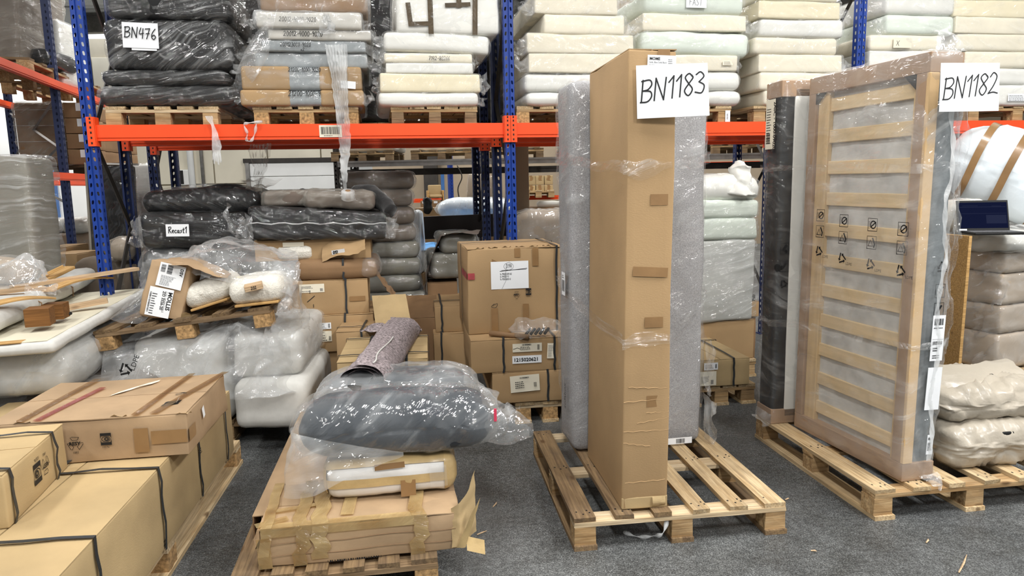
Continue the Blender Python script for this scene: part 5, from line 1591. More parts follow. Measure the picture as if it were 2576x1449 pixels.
tag(mesh('paper_scrap', *sheet([[(q0[0] + .02 + .016 * i, q0[1] - .015 + .06 * j, q0[2] - .03 + .024 * i) for i in range(3)] for j in range(3)], 8, 8, .004, (20, 20, 20), 2), M['paper'], None, True), 'scrap of white paper tucked in the end of the rolled blanket', 'paper')
# ------------------------------------------------------------------ things placed by where they stand: front face from px x0..x1 at distance y, heights in metres
def zat(px, py, y): return float(at_depth(px, py, y)[2])


def spot(x0, x1, y, rz=RTH, depth=.6, py=650):
    a = at_depth(x0, py, y); b = at_depth(x1, py, y)
    rel = math.cos(rz) - math.sin(rz) * ((a[0] + b[0]) / 2 / y)
    W = abs(b[0] - a[0]) / max(.5, rel)
    c = np.array([(a[0] + b[0]) / 2, y, 0]) + Rz(rz, (0, depth / 2, 0))
    return c, W


def goods(name, label, cat, x0, x1, y, z0, z1, core, fm=None, depth=.6, rz=RTH, r=.05, amp=.01, wamp=.012, grow=.015, part='padding', seed=None, group=None, freq=(3, 3, 9), n=(10, 6, 4), wn=(30, 12, 10), rot=None, bulge=0, bow=0, pill=0, W=None, py=650, taper=0):
    c, W0 = spot(x0, x1, y, rz, depth, py)
    W = W or W0
    c[2] = z0
    sd = rnd.randrange(999) if seed is None else seed
    o = empty(name, c, rz, label, cat, group, rot=(rot[0], rot[1], rz) if rot else None)
    soft(o, part, (W, depth, z1 - z0), core, r, n, amp, 4, sd, bulge=bulge, bow=bow, pill=pill, taper=taper)
    if fm: wrap(o, (W, depth, z1 - z0), fm, r, grow, wn, wamp, freq, sd, bulge=bulge, bow=bow, pill=pill, up=.006, taper=taper)
    return o, W


def cart(label, x0, x1, y, z0, z1, depth=.5, rz=RTH, mat_='card', py=700, **k):
    c, W = spot(x0, x1, y, rz, depth, py); c[2] = z0
    return carton(label, c, (W, depth, z1 - z0), rz, mat_, **k), (W, depth, z1 - z0)


# ---- black bagged cushions under the rack, left
goods('bagged_sofa', 'big black sofa in clear bag at the bottom of the black pile under the rack', 'sofa', 352, 640, 5.02, 0.001, 1.15, 'char', 'f_bag', .8, r=.09, amp=.025, wamp=.03, freq=(3, 3, 5), wn=(40, 20, 40))
o, W = goods('bagged_cushion', 'black cushion in clear bag with a note reading Recast1', 'cushion', 362, 628, 5.0, 1.15, 1.395, 'char', 'f_dark', .7, r=.05, amp=.012, wamp=.02, grow=.025, freq=(4, 4, 6))
lb, p2 = patch(o, plane_of('F', W, .7, .245), W * .25, .085, W * .215, .085, M['paper'], 'paper_note', .045, -.02)
Ink().hand('Recast1', .016, .024, .042, .0055, .05, gap=.1).put(lb, p2, M['ink'], .001)
bag_ears(o, W, .7, .245, 'f_bag', 'lr', .09, 4)
ear(o, 'f_bag', (W * .3, -.36, .24), (W * .46, -.34, .02), (W * .42, -.4, .14), 1.1, 8, 'bag_end', amp=.04)
o, W = goods('bagged_cushion', 'domed black cushion in thin film on top of the black pile', 'cushion', 372, 668, 5.1, 1.395, 1.54, 'char', 'f_dark', .7, r=.07, amp=.012, wamp=.02, bulge=.04, freq=(3, 3, 5))
ear(o, 'f_dust', (W * .15, -.3, .15), (W * .5, -.3, .15), (W * .42, -.1, .2), .9, 3, 'bag_end', amp=.03)

# ---- the long black mattress and the cartons below it
o, W = goods('mattress', 'long black mattress in clear film lying across the cartons under the rack', 'mattress', 640, 978, 4.93, 1.19, 1.40, 'char', 'f_dark', .75, r=.03, amp=.006, wamp=.018, grow=.022, rot=(0, .03), freq=(9, 3, 3), wn=(46, 14, 12), taper=-.08)
mesh('bag_seam', *tube([(-W / 2 + W * i / 20, -.408 - .004 * math.sin(i), .115 + .006 * math.sin(i * 1.7)) for i in range(21)], .004, 5), M['f_shred'], o)
bag_ears(o, W, .75, .2, 'f_bag', 'lr', .07, 6)
goods('bagged_cushion', 'brown cushion in clear film on the left of the long black mattress', 'cushion', 672, 806, 5.05, 1.425, 1.53, 'taupe', 'f_dust', .5, r=.03, wamp=.02, seed=4)
o, W = goods('bagged_cushion', 'grey-brown cushion in milky film on the long black mattress', 'cushion', 778, 948, 4.98, 1.40, 1.525, 'taupe', 'f_dust', .5, r=.04, wamp=.024, seed=6, rot=(0, .05))
tag(mesh('black_cloth', *sheet([[at_depth(x, y, d) for x, y, d in row] for row in (((728, 498, 5.2), (775, 492, 5.2), (830, 500, 5.2)), ((735, 485, 5.4), (778, 482, 5.4), (835, 490, 5.4)), ((740, 488, 5.7), (780, 486, 5.7), (838, 492, 5.7)))], 24, 16, .02, (9, 9, 9), 4), M['blackcloth'], None, True), 'black cloth lying over the cushions under the beam', 'cloth')
pth = [at_depth(895, 488, 5.35), at_depth(935, 492, 5.25), at_depth(965, 512, 5.15), at_depth(985, 532, 5.05)]
tag(mesh('black_roll', *(lambda v, f: ((lambda a: a + .012 * np.stack([vn(a * 14, k) for k in range(3)], 1))(np.array(v)), f))(*tube(catmull(np.array(pth), 24), [.06 + .012 * math.sin(i * .2) for i in range(24)], 16)), M['blackcloth'], None, True), 'soft black roll drooping over the right end of the long mattress', 'roll')
P = at_depth(876, 502, 4.93)
o = empty('film_roll', P, 0, 'short roll of white stretch film standing on the grey-brown cushion', 'film roll', rot=(.35, .1, 0))
mesh('film_layers', *(lambda v, f: (np.array(v), f))(*tube([(0, 0, 0), (0, 0, .005), (0, 0, .06), (0, 0, .065)], [.04, .046, .046, .04], 20)), M['f_shred'], o, True)
mesh('card_core', *tube([(0, 0, -.002), (0, 0, .067)], .018, 12), M['card_d'], o, True)
o, sz = cart('torn open carton showing white boucle inside, under the long black mattress', 648, 938, 4.98, 1.045, 1.19, .6, mat_='card', flaps=False, tapes=False, dent=.006)
lb, p2 = patch(o, plane_of('F', *sz), sz[0] * .24, .1, sz[0] * .18, .03, M['paper_o'], 'label', .006)
mesh('boucle_cushion', *(lambda a: (noisy(a[0], a[2], .004, 30, 2), a[1]))(rbox(.25, .1, .105, .045, (10, 4, 6))), M['boucle'], o, True, (-.13, -.27, .004))
mesh('torn_flap', *sheet([[(.06 + .1 * i, -.305 - .03 * j - .01 * i * j, .09 + .022 * i - .05 * j + .02 * (i % 2)) for i in range(4)] for j in range(3)], 18, 12, .006, (15, 15, 15), 4), M['card'], o, True)
lb, p2 = patch(o, ((.08, -.345, .035), (1, -.05, .13), (-.1, -.3, .9), (0, -1, -.2)), .05, .0, .09, .035, M['paper'], 'label', .022)
Ink().hand('012', .01, .006, .022, .005).put(lb, p2, M['ink'], .001)
patch(o, plane_of('F', *sz), sz[0] * .82, .09, .11, .03, M['tape'], 'tape', .006)
o, sz = cart('flattened rolled carton with one black strap under the torn carton', 745, 955, 4.95, .905, 1.045, .55, mat_='card_d', straps=(('x', .04),), flaps=False, tapes=False, dent=.012, r=.05)
wrap(o, (.12, .55, sz[2]), 'f_bag', .05, .014, (8, 12, 8), .014, (6, 6, 6), 3, 'film_end', pos=(sz[0] / 2 - .06, 0, 0))
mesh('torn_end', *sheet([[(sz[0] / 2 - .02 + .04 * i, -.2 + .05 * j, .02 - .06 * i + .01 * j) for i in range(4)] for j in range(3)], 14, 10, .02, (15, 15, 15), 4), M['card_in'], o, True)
o, sz = cart('carton with a dashed pen mark and one black strap under the rack', 715, 926, 4.95, .655, .905, .6, straps=(('x', .13),), seam='x', tapes=False)
Ink().line([(.17, .16), (.17, .18)], .004).line([(.15, .10), (.2, .14)], .005).line([(.19, .06), (.19, .08)], .004).put(o, plane_of('F', *sz), M['ink'], .004)
lb, p2 = patch(o, plane_of('F', *sz), .10, .165, .17, .06, M['paper_o'], 'label', .004)
Ink().rows(.015, .03, .08, .02, 3, 2).rows(.01, .008, .1, .01, 1, 4).bars(.14, .008, .02, .02, 3).put(lb, p2, M['ink_g'], .001)
patch(o, plane_of('F', *sz), .44, .09, .11, .035, M['tape'], 'tape', .004)
o, sz = cart('carton with two white labels lowest in the stack under the rack', 745, 936, 4.93, .39, .655, .6, straps=(('x', .06),), tapes=False)
for z, h, mt in ((.17, .045, 'paper'), (.08, .075, 'paper_o')):
    lb, p2 = patch(o, plane_of('F', *sz), .06, z, .16, h, M[mt], 'label', .005)
    Ink().text('1215020621', .05, h - .013, .009, bold=.0005).rows(.05, .006, .08, h - .024, 3, 2, .4).bars(.14, .008, .012, .03, 2).put(lb, p2, M['ink'], .001)
cart('carton at the floor under the labelled stack in the rack', 745, 936, 4.96, .001, .39, .6, tapes=False)
# ---- tall stack of brown-green wrapped cushions
ys = [790, 736, 694, 651, 609, 566, 521, 476, 431]
goods('wrapped_load', 'dark carton-coloured base under the tall cushion stack', 'wrapped goods', 960, 1062, 5.72, .001, zat(1000, 790, 5.7), 'card_d', None, .6, r=.02)
names = ['lowest', 'second', 'third', 'fourth', 'fifth', 'sixth', 'seventh', 'topmost']
for k in range(8):
    x0, x1 = (872, 1052) if k == 7 else (884 + 6 * (7 - k) * 0, (1070, 1060, 1058, 1056, 1052, 1049, 1046)[k])
    goods('wrapped_cushion', f'brownish green cushion in shiny film, {names[k]} of the tall stack under the rack', 'cushion', x0, x1, 5.7, zat(1000, ys[k], 5.7), zat(1000, ys[k + 1], 5.7), 'greenbag' if k < 4 else 'brownbag', 'f_bag', .6, r=.055, amp=.008, wamp=.014, freq=(7, 5, 4), group='wrapped cushions of the tall stack', seed=k + 3)

# ---- strapped cartons right of the middle, on their pallet
o, sz = cart('strapped carton with the number 1215020621 under the big carton', 1180, 1440, 4.43, .352, .569, .75, .13, straps=(('x', -.12), ('x', .21)), tapes=False, seam='x')
lb, p2 = patch(o, plane_of('F', *sz), .268, .13, .19, .055, M['paper_o'], 'label', .004)
Ink().text('1215020621', .06, .042, .009, bold=.0006).rows(.05, .012, .1, .026, 4, 3, .4).bars(.16, .01, .015, .035, 4).line([(.005, .02), (.03, .028), (.05, .02)], .003).put(lb, p2, M['ink'], .001)
lb, p2 = patch(o, plane_of('F', *sz), .265, .055, .19, .05, M['paper'], 'number_label', .004)
Ink().text('1215020621', .008, .013, .0235, stretch=1.0, bold=.001).put(lb, p2, M['ink'], .001)
lb, p2 = patch(o, plane_of('F', *sz), .49, .08, .05, .1, M['paper_o'], 'torn_label', .006, -.05)
Ink().rows(.006, .01, .036, .08, 8, 3, .35).put(lb, p2, M['ink_g'], .001)
o, sz = cart('strapped carton with a loose label at the bottom, on the pallet under the middle upright', 1232, 1440, 4.44, .145, .352, .75, .13, straps=(('x', .1),), tapes=False)
lb, p2 = patch(o, plane_of('F', *sz), .12, .07, .19, .11, M['paper_o'], 'loose_label', .008, .05, .01)
Ink().text('1215020621', .06, .092, .009, bold=.0006).rows(.03, .03, .09, .05, 4, 3, .4).bars(.15, .03, .02, .03, 4).put(lb, p2, M['ink'], .012)
c, W = spot(1290, 1470, 4.47, .13, 1.0); c[2] = 0
pallet('pallet under the numbered strapped cartons, left of the grey sofa block', c, W, 1.0, .13, n=5, block='chip', cross='wood_p')
# the big carton with the note
o, sz = cart('big carton with a white handwritten note and black straps', 1178, 1420, 4.62, .571, 1.135, .66, .16, mat_='card', seam='x', straps=(('x', .27), ('y', .06)), tapes=False, dent=.007, seed=61)
pl = plane_of('F', *sz)
lb, p2 = patch(o, pl, .152, .295, .25, .182, M['paper'], 'handwritten_note', .006, 0, .0)
ik = Ink().hand('D14', .1, .138, .026, .0025).ring(.118, .149, .024, .0016, 1.3)
ik.line([(.06, .118), (.24, .132)], .003).line([(.07, .124), (.235, .126)], .002)
for k, t_ in enumerate(('1x 74022205-02', '1x 741227-5', '1x 71202020-2')): ik.hand(t_, .06, .094 - k * .017, .011, .0014, gap=.12)
ik.line([(.1, .12), (.095, .09), (.1, .06), (.085, .03), (.07, .0)], .0012, True).put(lb, p2, M['ink'], .001)
for x, z, w_, h_ in ((.16, .476, .042, .08), (.31, .5, .04, .06), (.43, .44, .04, .12), (.148, .0, .045, .17), (.36, .0, .04, .19)): patch(o, pl, x, z, w_, h_, M['tape'], 'tape', .005, 0)
lb, p2 = patch(o, pl, -.0, .365, .045, .042, M['tape_r'], 'red_tape', .006, 0)
patch(o, plane_of('L', *sz), sz[1] - .36, .365, .36, .042, M['tape_r'], 'red_tape', .006, 0)
Ink().text('BESTEMMING', .03, .012, .024).put(lb, ((-sz[0] / 2, sz[1] / 2, .37), (0, -1, 0), (0, 0, 1), (-1, 0, 0)), M['ink_r'], .008, 'print', (sz[1] - .34, 0))
ik = Ink().resy(.32, .255, .022).eye(.40, .27, .045); ik.line([(.16, .19), (.19, .2), (.18, .175), (.15, .18), (.17, .2)], .0025, True); ik.put(o, pl, M['ink'], .005)
for k in range(6): mesh('torn_edge', *sheet([[(-sz[0] / 2 + .05 + .09 * k + .02 * i, -sz[1] / 2 - .005 + .012 * j, sz[2] + .003 + .008 * ((i + k) % 2) * (1 - j)) for i in range(4)] for j in range(2)], 10, 4, .003, (30, 30, 30), k), M['card_l'], o)
# roll and bag on the ledge before it
a, b = at_depth(1232, 838, 4.5), at_depth(1330, 848, 4.42)
tag(mesh('card_tube', *tube([a, (a + b) / 2, b], .018, 12), M['card_d'], None, True), 'brown cardboard tube lying on the strapped carton before the big carton', 'tube')
P = at_depth(1345, 838, 4.47)
o = empty('plastic_bag', (P[0] + .02, P[1], .571), .1, 'crumpled clear bag with dark fittings on the strapped carton, beside the grey sofa block', 'bag')
wrap(o, (.26, .12, .11), 'f_bag', .05, .01, (26, 14, 12), .05, (11, 11, 11), 5, 'bag')
for k in range(5): mesh('fitting', *tube([(-.08 + .03 * k, -.02, .02), (-.05 + .03 * k, .0, .05), (-.06 + .03 * k, .02, .03)], .01, 6), M['black'], o, True)
# cartons to the left of it
o, sz = cart('strapped carton left of the big carton, upper of two', 1091, 1180, 5.2, .46, .66, .6, .13, straps=(('x', -.08), ('y', -.1)), tapes=False)
cart('carton left of the big carton, lower of two', 1085, 1180, 5.15, .001, .46, .6, .13, straps=(('x', -.08),), tapes=False)
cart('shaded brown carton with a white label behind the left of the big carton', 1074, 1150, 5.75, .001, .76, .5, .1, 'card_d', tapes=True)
o, W = goods('wrapped_mattress', 'grey-green wrapped mattress under the dark cover, lower one', 'mattress', 1084, 1190, 5.75, .79, 1.0, 'greenbag', 'f_bag', .6, r=.04, wamp=.014, seed=3)
goods('wrapped_mattress', 'grey-green wrapped cushion under the dark cover, upper one', 'mattress', 1112, 1200, 5.75, 1.0, 1.15, 'greenbag', 'f_bag', .6, r=.04, wamp=.014, seed=5)
c_ = [[at_depth(x, y, d) for x, y, d in row] for row in (((1066, 735, 5.6), (1076, 680, 5.62), (1096, 625, 5.65), (1118, 592, 5.65), (1200, 587, 5.65)), ((1070, 720, 5.8), (1080, 670, 5.85), (1100, 620, 5.9), (1122, 590, 5.9), (1210, 584, 5.9)), ((1076, 700, 6.1), (1086, 660, 6.2), (1106, 615, 6.25), (1126, 588, 6.25), (1210, 582, 6.25)))]
tag(mesh('dark_cover', *sheet(c_, 16, 40, .015, (7, 7, 7), 3), M['taupe'], None, True), 'dark brown cover draped over the grey-green mattresses', 'cover')
# open flaps and cartons in the aisle
o, sz = cart('carton with open flaps behind the strapped pale carton', 950, 1040, 4.65, .30, .62, .5, .25, tapes=False, flaps=False)
mesh('open_flap', *sheet([[(-.14 + .12 * i, -.2 + .11 * j, .30 + .06 * j) for i in range(3)] for j in range(4)], 8, 10, .004, (9, 9, 9), 3), M['card_l'], o)
cart('carton supporting the open one, at the floor', 945, 1050, 4.66, .001, .30, .5, .25, tapes=False)
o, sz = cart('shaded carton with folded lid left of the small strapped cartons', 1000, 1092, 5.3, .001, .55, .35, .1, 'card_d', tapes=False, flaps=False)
mesh('open_lid', *sheet([[(-.15 + .1 * i, -.17 + .12 * j, .55 + .07 * j) for i in range(4)] for j in range(3)], 8, 8, .003, (9, 9, 9), 3), M['card_d'], o)
o, sz = cart('strapped carton left of the pale strapped carton, upper of two', 836, 945, 4.62, .34, .60, .45, .1, straps=(('x', .03), ('y', -.1)), tapes=False)
cart('strapped carton left of the pale strapped carton, lower of two', 836, 945, 4.62, .001, .34, .45, .1, straps=(('x', .03),), tapes=False)

# ---- white covered mattresses behind the left pallet
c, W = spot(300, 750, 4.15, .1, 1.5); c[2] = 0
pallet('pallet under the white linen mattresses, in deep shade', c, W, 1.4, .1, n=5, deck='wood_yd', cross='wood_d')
goods('linen_mattress', 'white linen mattress, lower one of the covered pile, rounded near end', 'mattress', 555, 752, 4.02, .141, .43, 'linen', None, 1.6, .1, r=.06, amp=.008, n=(16, 20, 6), part='upholstery')
o, W = goods('linen_mattress', 'white mattress wrapped in milky film, upper one of the covered pile', 'mattress', 560, 742, 4.12, .43, .70, 'linen', 'f_bag', 1.6, .1, r=.06, amp=.01, wamp=.02, grow=.02, n=(16, 20, 6), wn=(46, 30, 14), part='upholstery')
g = lambda *r: [[at_depth(x, y, d) for x, y, d in row] for row in r]
tag(mesh('draped_film', *sheet(g(((275, 830, 4.5), (400, 815, 4.5), (540, 790, 4.5), (670, 765, 4.5), (730, 770, 4.9)), ((262, 880, 4.05), (390, 872, 4.05), (530, 850, 4.02), (640, 840, 4.02), (790, 830, 4.9)), ((258, 935, 3.95), (390, 930, 3.92), (500, 925, 3.9), (610, 930, 3.9), (770, 900, 4.4)), ((250, 985, 3.92), (390, 985, 3.9), (500, 985, 3.88), (600, 1005, 3.86), (745, 985, 4.0))), 50, 60, .03, (4, 4, 4), 6), M['f_bag2'], None, True), 'big milky plastic sheet draped over the front of the white mattresses', 'film')
Lw = tag(mesh('draped_film', *sheet(g(((690, 760, 4.5), (735, 770, 4.7), (770, 790, 5.0)), ((660, 850, 4.0), (720, 850, 4.2), (800, 835, 5.0)), ((640, 930, 3.9), (720, 930, 4.05), (780, 920, 4.5)), ((590, 1000, 3.87), (690, 1000, 3.92), (742, 985, 4.0))), 40, 30, .03, (4, 4, 4), 9), M['f_bag2'], None, True), 'milky sheet hanging down the right side of the white mattresses', 'film')
Ink().recycle(0, 0, .042, .011, .2).text('LDPE', .05, -.01, .03, 1.2).put(None, (at_depth(315, 930, 3.86), (1, 0, 0), (0, .1, 1), (0, -1, 0)), M['ink'], 0, 'recycling_mark')
tag(bpy.data.objects['recycling_mark'], 'black recycling mark printed on the draped milky sheet', 'mark')
goods('linen_mattress', 'white padded block under the draped milky sheet, below the left of the tilted pallet', 'mattress', 300, 552, 4.12, .141, .69, 'linen', None, .78, .1, r=.08, amp=.012, n=(12, 10, 10), part='upholstery')
# tilted pallet on top
a, b = at_depth(242, 845, 4.02), at_depth(682, 780, 4.1)
Wp = float(np.linalg.norm(b - a)); th_ = math.atan2((b - a)[1], (b - a)[0])
tl = math.atan2(b[2] - a[2], Wp)
c = (a + b) / 2 + Rz(th_, (0, .5, 0)); c[2] = (a[2] + b[2]) / 2 - .085
pallet('old dark pallet lying tilted on the covered white mattresses', c, Wp, 1.0, th_, n=5, deck='wood_yd', cross='wood_d', block='chip', feet=False, rot=(0.02, -tl, th_))
# torn carton with labels, boucle cushions
P = at_depth(402, 800, 4.12)
o = empty('torn_carton', (P[0], P[1] + .08, P[2] - .01), 0, 'torn carton with white shipping labels leaning on the tilted pallet', 'box', rot=(-.12, .22, .1))
V, Fc, D = rbox(.235, .2, .34, .012, (6, 5, 8)); V = noisy(V, D, .012, 6, 8); mesh('body', V, Fc, M['card_w'], o, True)
pl = plane_of('F', .235, .2, .34)
lb, p2 = patch(o, pl, .06, .19, .145, .14, M['paper'], 'shipping_label', .014, -.06)
Ink().bars(.01, .085, .025, .045, 2, True).bars(.045, .08, .03, .05, 3, True).text('DSV', .118, .125, .018, -1.57, bold=.0008).rows(.02, .01, .085, .06, 9, 3, .3).put(lb, p2, M['ink'], .001)
lb, p2 = patch(o, pl, .03, .01, .135, .17, M['paper'], 'product_label', .014, -.03)
Ink().text('MOLLIS', .108, .155, .024, -1.57, bold=.001).text('COL: SEVEN DIALS', .09, .155, .011, -1.57).text('ZO 3326-20', .076, .155, .016, -1.57, bold=.0006).rows(.02, .012, .028, .13, 9, 5, .4).bars(.006, .02, .01, .12, 4, True).put(lb, p2, M['ink'], .001)
mesh('torn_sleeve', *sheet(g(((425, 668, 4.1), (470, 668, 4.1), (525, 690, 4.12), (572, 700, 4.15)), ((415, 655, 4.3), (480, 652, 4.3), (535, 672, 4.3), (580, 690, 4.3)), ((430, 650, 4.6), (490, 648, 4.6), (540, 666, 4.6), (585, 690, 4.6))), 16, 24, .008, (9, 9, 9), 4), M['card_w'], None, True)
tag(bpy.data.objects['torn_sleeve'], 'torn carton lid arching over the left boucle cushion', 'cardboard')
mesh('torn_corner', *sheet([[(.12 + .03 * i, -.1 - .01 * j, -.01 + .02 * j + .015 * (i % 2)) for i in range(3)] for j in range(4)], 10, 12, .01, (15, 15, 15), 4), M['card_l'], o, True)


def cushion(label, x0, x1, yb, y, h, depth, seed, roll=0.0):
    a, b = at_depth(x0, yb, y), at_depth(x1, yb, y)
    W = float((b - a)[0])
    o = empty('boucle_cushion', ((a + b) / 2 + np.array([0, depth / 2, 0])), 0, label, 'cushion', rot=(.0, roll, .12))
    V, Fc, D = rbox(W, depth, h, min(h, depth) * .46, (18, 14, 10)); V = noisy(V, D, .006, 6, seed); V = V + D * (.0035 * vn(V * 60, seed))[:, None]
    mesh('boucle_cover', V, Fc, M['boucle'], o, True)
    v2, f2, d2 = rbox(W * .8, depth * .6, .016, .006, (6, 4, 1)); mesh('plywood_base', v2, f2, M['ply'], o, False, (.0, -depth * .18, -.004))
    return o


cushion('white boucle cushion with a wooden base inside the torn carton', 455, 574, 770, 4.15, .15, .4, 3, -.28)
cc_ = cushion('white boucle cushion at the right end of the tilted pallet', 566, 702, 768, 4.08, .16, .4, 6, -.08)
q0 = at_depth(640, 728, 4.06)
o = empty('wood_block', q0, .3, 'small pale wooden block marked 202 on the right boucle cushion', 'wood block', rot=(.1, -.18, .3))
mesh('block_body', *rbox(.1, .07, .035, .003, (1, 1, 1))[:2], M['plank'], o)
Ink().hand('202', .035, .008, .018, .003).put(o, plane_of('F', .1, .07, .035), M['ink'], .001)
tag(mesh('cream_board', *rbox(.3, .02, .12, .004, (3, 1, 2))[:2], M['board'], None, False, at_depth(620, 738, 4.4), (-.5, -.1, .1)), 'cream board leaning behind the right boucle cushion', 'board')
for k, (x, y) in enumerate(((585, 800), (440, 815), (520, 790))):
    P = at_depth(x, y - 22, 4.2)
# milky bag heaped above
tag(mesh('milky_bag', *sheet(g(((455, 690, 4.2), (520, 700, 4.15), (590, 715, 4.1), (660, 730, 4.1), (735, 745, 4.15)), ((440, 660, 4.35), (520, 640, 4.3), (600, 660, 4.2), (680, 690, 4.2), (752, 700, 4.3)), ((450, 645, 4.6), (545, 610, 4.5), (610, 622, 4.45), (690, 640, 4.45), (745, 650, 4.5)), ((470, 650, 4.9), (545, 603, 4.85), (620, 610, 4.85), (690, 632, 4.85), (740, 640, 4.8))), 50, 60, .035, (5, 5, 5), 3), M['f_bag2'], None, True), 'heaped milky plastic bag over the boucle cushions on the tilted pallet', 'film')
tag(mesh('milky_bag', *sheet(g(((690, 690, 4.3), (720, 660, 4.4), (748, 665, 4.6)), ((700, 760, 4.15), (735, 740, 4.25), (755, 720, 4.5)), ((690, 820, 4.05), (745, 800, 4.2), (780, 780, 4.6)), ((660, 880, 4.0), (760, 850, 4.3), (800, 830, 4.8))), 40, 24, .03, (6, 6, 6), 5), M['f_bag2'], None, True), 'milky plastic hanging from the right end of the tilted pallet', 'film')
tag(mesh('clear_film', *sheet(g(((275, 805, 4.15), (320, 760, 4.3), (350, 700, 4.5)), ((300, 808, 4.08), (345, 770, 4.2), (365, 700, 4.4)), ((350, 812, 4.05), (375, 780, 4.1), (385, 720, 4.3))), 24, 30, .025, (6, 6, 6), 8), M['f_bag'], None, True), 'clear film spilling left of the labelled torn carton', 'film')
tag(mesh('clear_film', *sheet(g(((350, 760, 4.6), (350, 690, 4.7), (370, 640, 4.9)), ((430, 750, 4.5), (440, 670, 4.7), (450, 640, 4.9)), ((500, 700, 4.5), (510, 650, 4.7), (520, 625, 4.9))), 30, 30, .03, (6, 6, 6), 12), M['f_bag'], None, True), 'clear film between the black pile and the labelled torn carton', 'film')

# ---- upholstered boards, planks and bags at the far left
goods('film_heap', 'heap of dark brown bags under the far left boards', 'bag heap', -140, 330, 3.75, .001, .5, 'brownbag', 'f_bag', 1.0, .15, r=.12, amp=.05, wamp=.04, freq=(3, 3, 3), wn=(40, 24, 20))
o, W = goods('wrapped_headboard', 'thick grey-white padded headboard in milky film, lowest at the far left', 'headboard', -260, 138, 3.5, .5, .745, 'linen', 'f_bag2', 1.35, .2, r=.09, amp=.01, wamp=.02, grow=.02, n=(16, 16, 6), wn=(44, 30, 12), part='upholstery')
bs_ = (.75, 1.6, .065)
bcn = base_from_corner((-2.27, 3.43, .77), bs_, .2, 'fr')
o = empty('upholstered_board', bcn, .2, 'cream-topped board with white linen edge under the oak blocks', 'board', rot=(.025, -.03, .2))
mesh('linen_edge', *(lambda a: (noisy(a[0], a[2], .004, 8, 3), a[1]))(rbox(*bs_, .03, (12, 18, 3))), M['linen'], o, True)
mesh('painted_top', *rbox(bs_[0] - .05, bs_[1] - .04, .006, .002, (1, 1, 1))[:2], M['board'], o, False, (-.01, 0, bs_[2] - .001))
mesh('plywood_edge', *rbox(bs_[0] - .2, .06, .007, .002, (1, 1, 1))[:2], M['ply'], o, False, (-.05, -bs_[1] / 2 + .04, bs_[2]))
o = empty('linen_bolster', base_from_corner((-2.62, 3.5, .86), (.5, 1.55, .115), .26, 'fr'), .26, 'long light grey linen bolster tied with string at the far left', 'bolster', rot=(.03, -.02, .26))
V, Fc, D = rbox(.5, 1.75, .115, .056, (10, 20, 6)); V = noisy(V, D, .006, 4, 3); mesh('linen_cover', V, Fc, M['linen'], o, True, (.02, .1, 0))
for y in (-.2, .35): mesh('string', *tube([(.28, y, .0), (.285, y, .06), (.2, y + .01, .12), (0, y + .02, .122), (-.2, y, .12)], .004, 5), M['card_in'], o, True)
for k, (x, y, s, lab) in enumerate(((87, 822, .115, 'front oiled oak cube block on the cream-topped board'), (128, 805, .105, 'rear oiled oak cube block on the cream-topped board'))):
    P = at_height(x, y, .862)
    o = tag(mesh('oak_block', *rbox(s, s, s * .82, .003, (1, 1, 1))[:2], M['oak'], None, False, P + np.array([0, .05, 0]), (0, 0, .35 - .1 * k)), lab, 'wood block')
P = at_height(225, 770, .872); tag(mesh('ply_wedge', *box(-.1, .1, -.03, .03, 0, .03), M['plank'], None, False, P, (0, -.12, .5)), 'pale plywood wedge on the cream-topped board', 'wood piece')
P = at_height(172, 793, .868); tag(mesh('castor', *rbox(.035, .03, .018, .008, (1, 1, 1))[:2], M['black'], None, True, P), 'small black plug on the cream-topped board', 'plug')
P = at_height(160, 779, .868); tag(mesh('film_knot', *rbox(.05, .05, .045, .02, (2, 2, 2))[:2], M['black'], None, True, P), 'black knob beside the oak blocks', 'knob')


def plank(label, p0, p1, z, w_, t, m, curve=0.0, dz=0.0):
    a, b = at_height(*p0, z), at_height(*p1, z + dz)
    d = b - a; L_ = np.linalg.norm(d[:2]); an = math.atan2(d[1], d[0])
    V, Fc, D = rbox(L_, w_, t, .003, (10, 2, 1)); V[:, 2] += curve * (1 - (V[:, 0] / L_ * 2) ** 2)
    return tag(mesh('plank', V, Fc, M[m], None, False, (a + b) / 2, (0, -math.atan2(dz, L_), an)), label, 'plank')


plank('long pale plank crossing the far left stack towards the rack upright', (30, 728), (345, 680), .985, .07, .022, 'plank', 0, .03)
plank('pale plank below the long one at the far left edge', (-60, 745), (115, 728), .975, .09, .02, 'plank')
plank('thin curved plywood strip at the far left', (-40, 776), (130, 752), .97, .1, .012, 'ply', .02)
plank('curved yellow plywood strip under the long plank', (118, 735), (275, 702), .965, .08, .012, 'ply', .03)
plank('short yellow board sticking up beside the plastic bag', (112, 708), (178, 676), 1.0, .07, .02, 'ply', 0, .05)
plank('narrow yellow batten beside the plastic bag', (105, 700), (165, 672), 1.02, .03, .02, 'ply', 0, .06)
tag(mesh('plastic_bag', *sheet(g(((-20, 730, 3.7), (30, 725, 3.7), (80, 715, 3.75), (125, 705, 3.85)), ((-20, 690, 3.8), (40, 660, 3.8), (90, 660, 3.85), (118, 695, 3.9)), ((-20, 680, 4.0), (40, 648, 4.0), (80, 645, 4.0), (115, 690, 4.05)), ((-20, 690, 4.2), (40, 660, 4.25), (80, 660, 4.25), (118, 695, 4.2))), 30, 36, .02, (6, 6, 6), 5), M['f_bag2'], None, True), 'milky plastic bag arching over planks at the far left', 'bag')
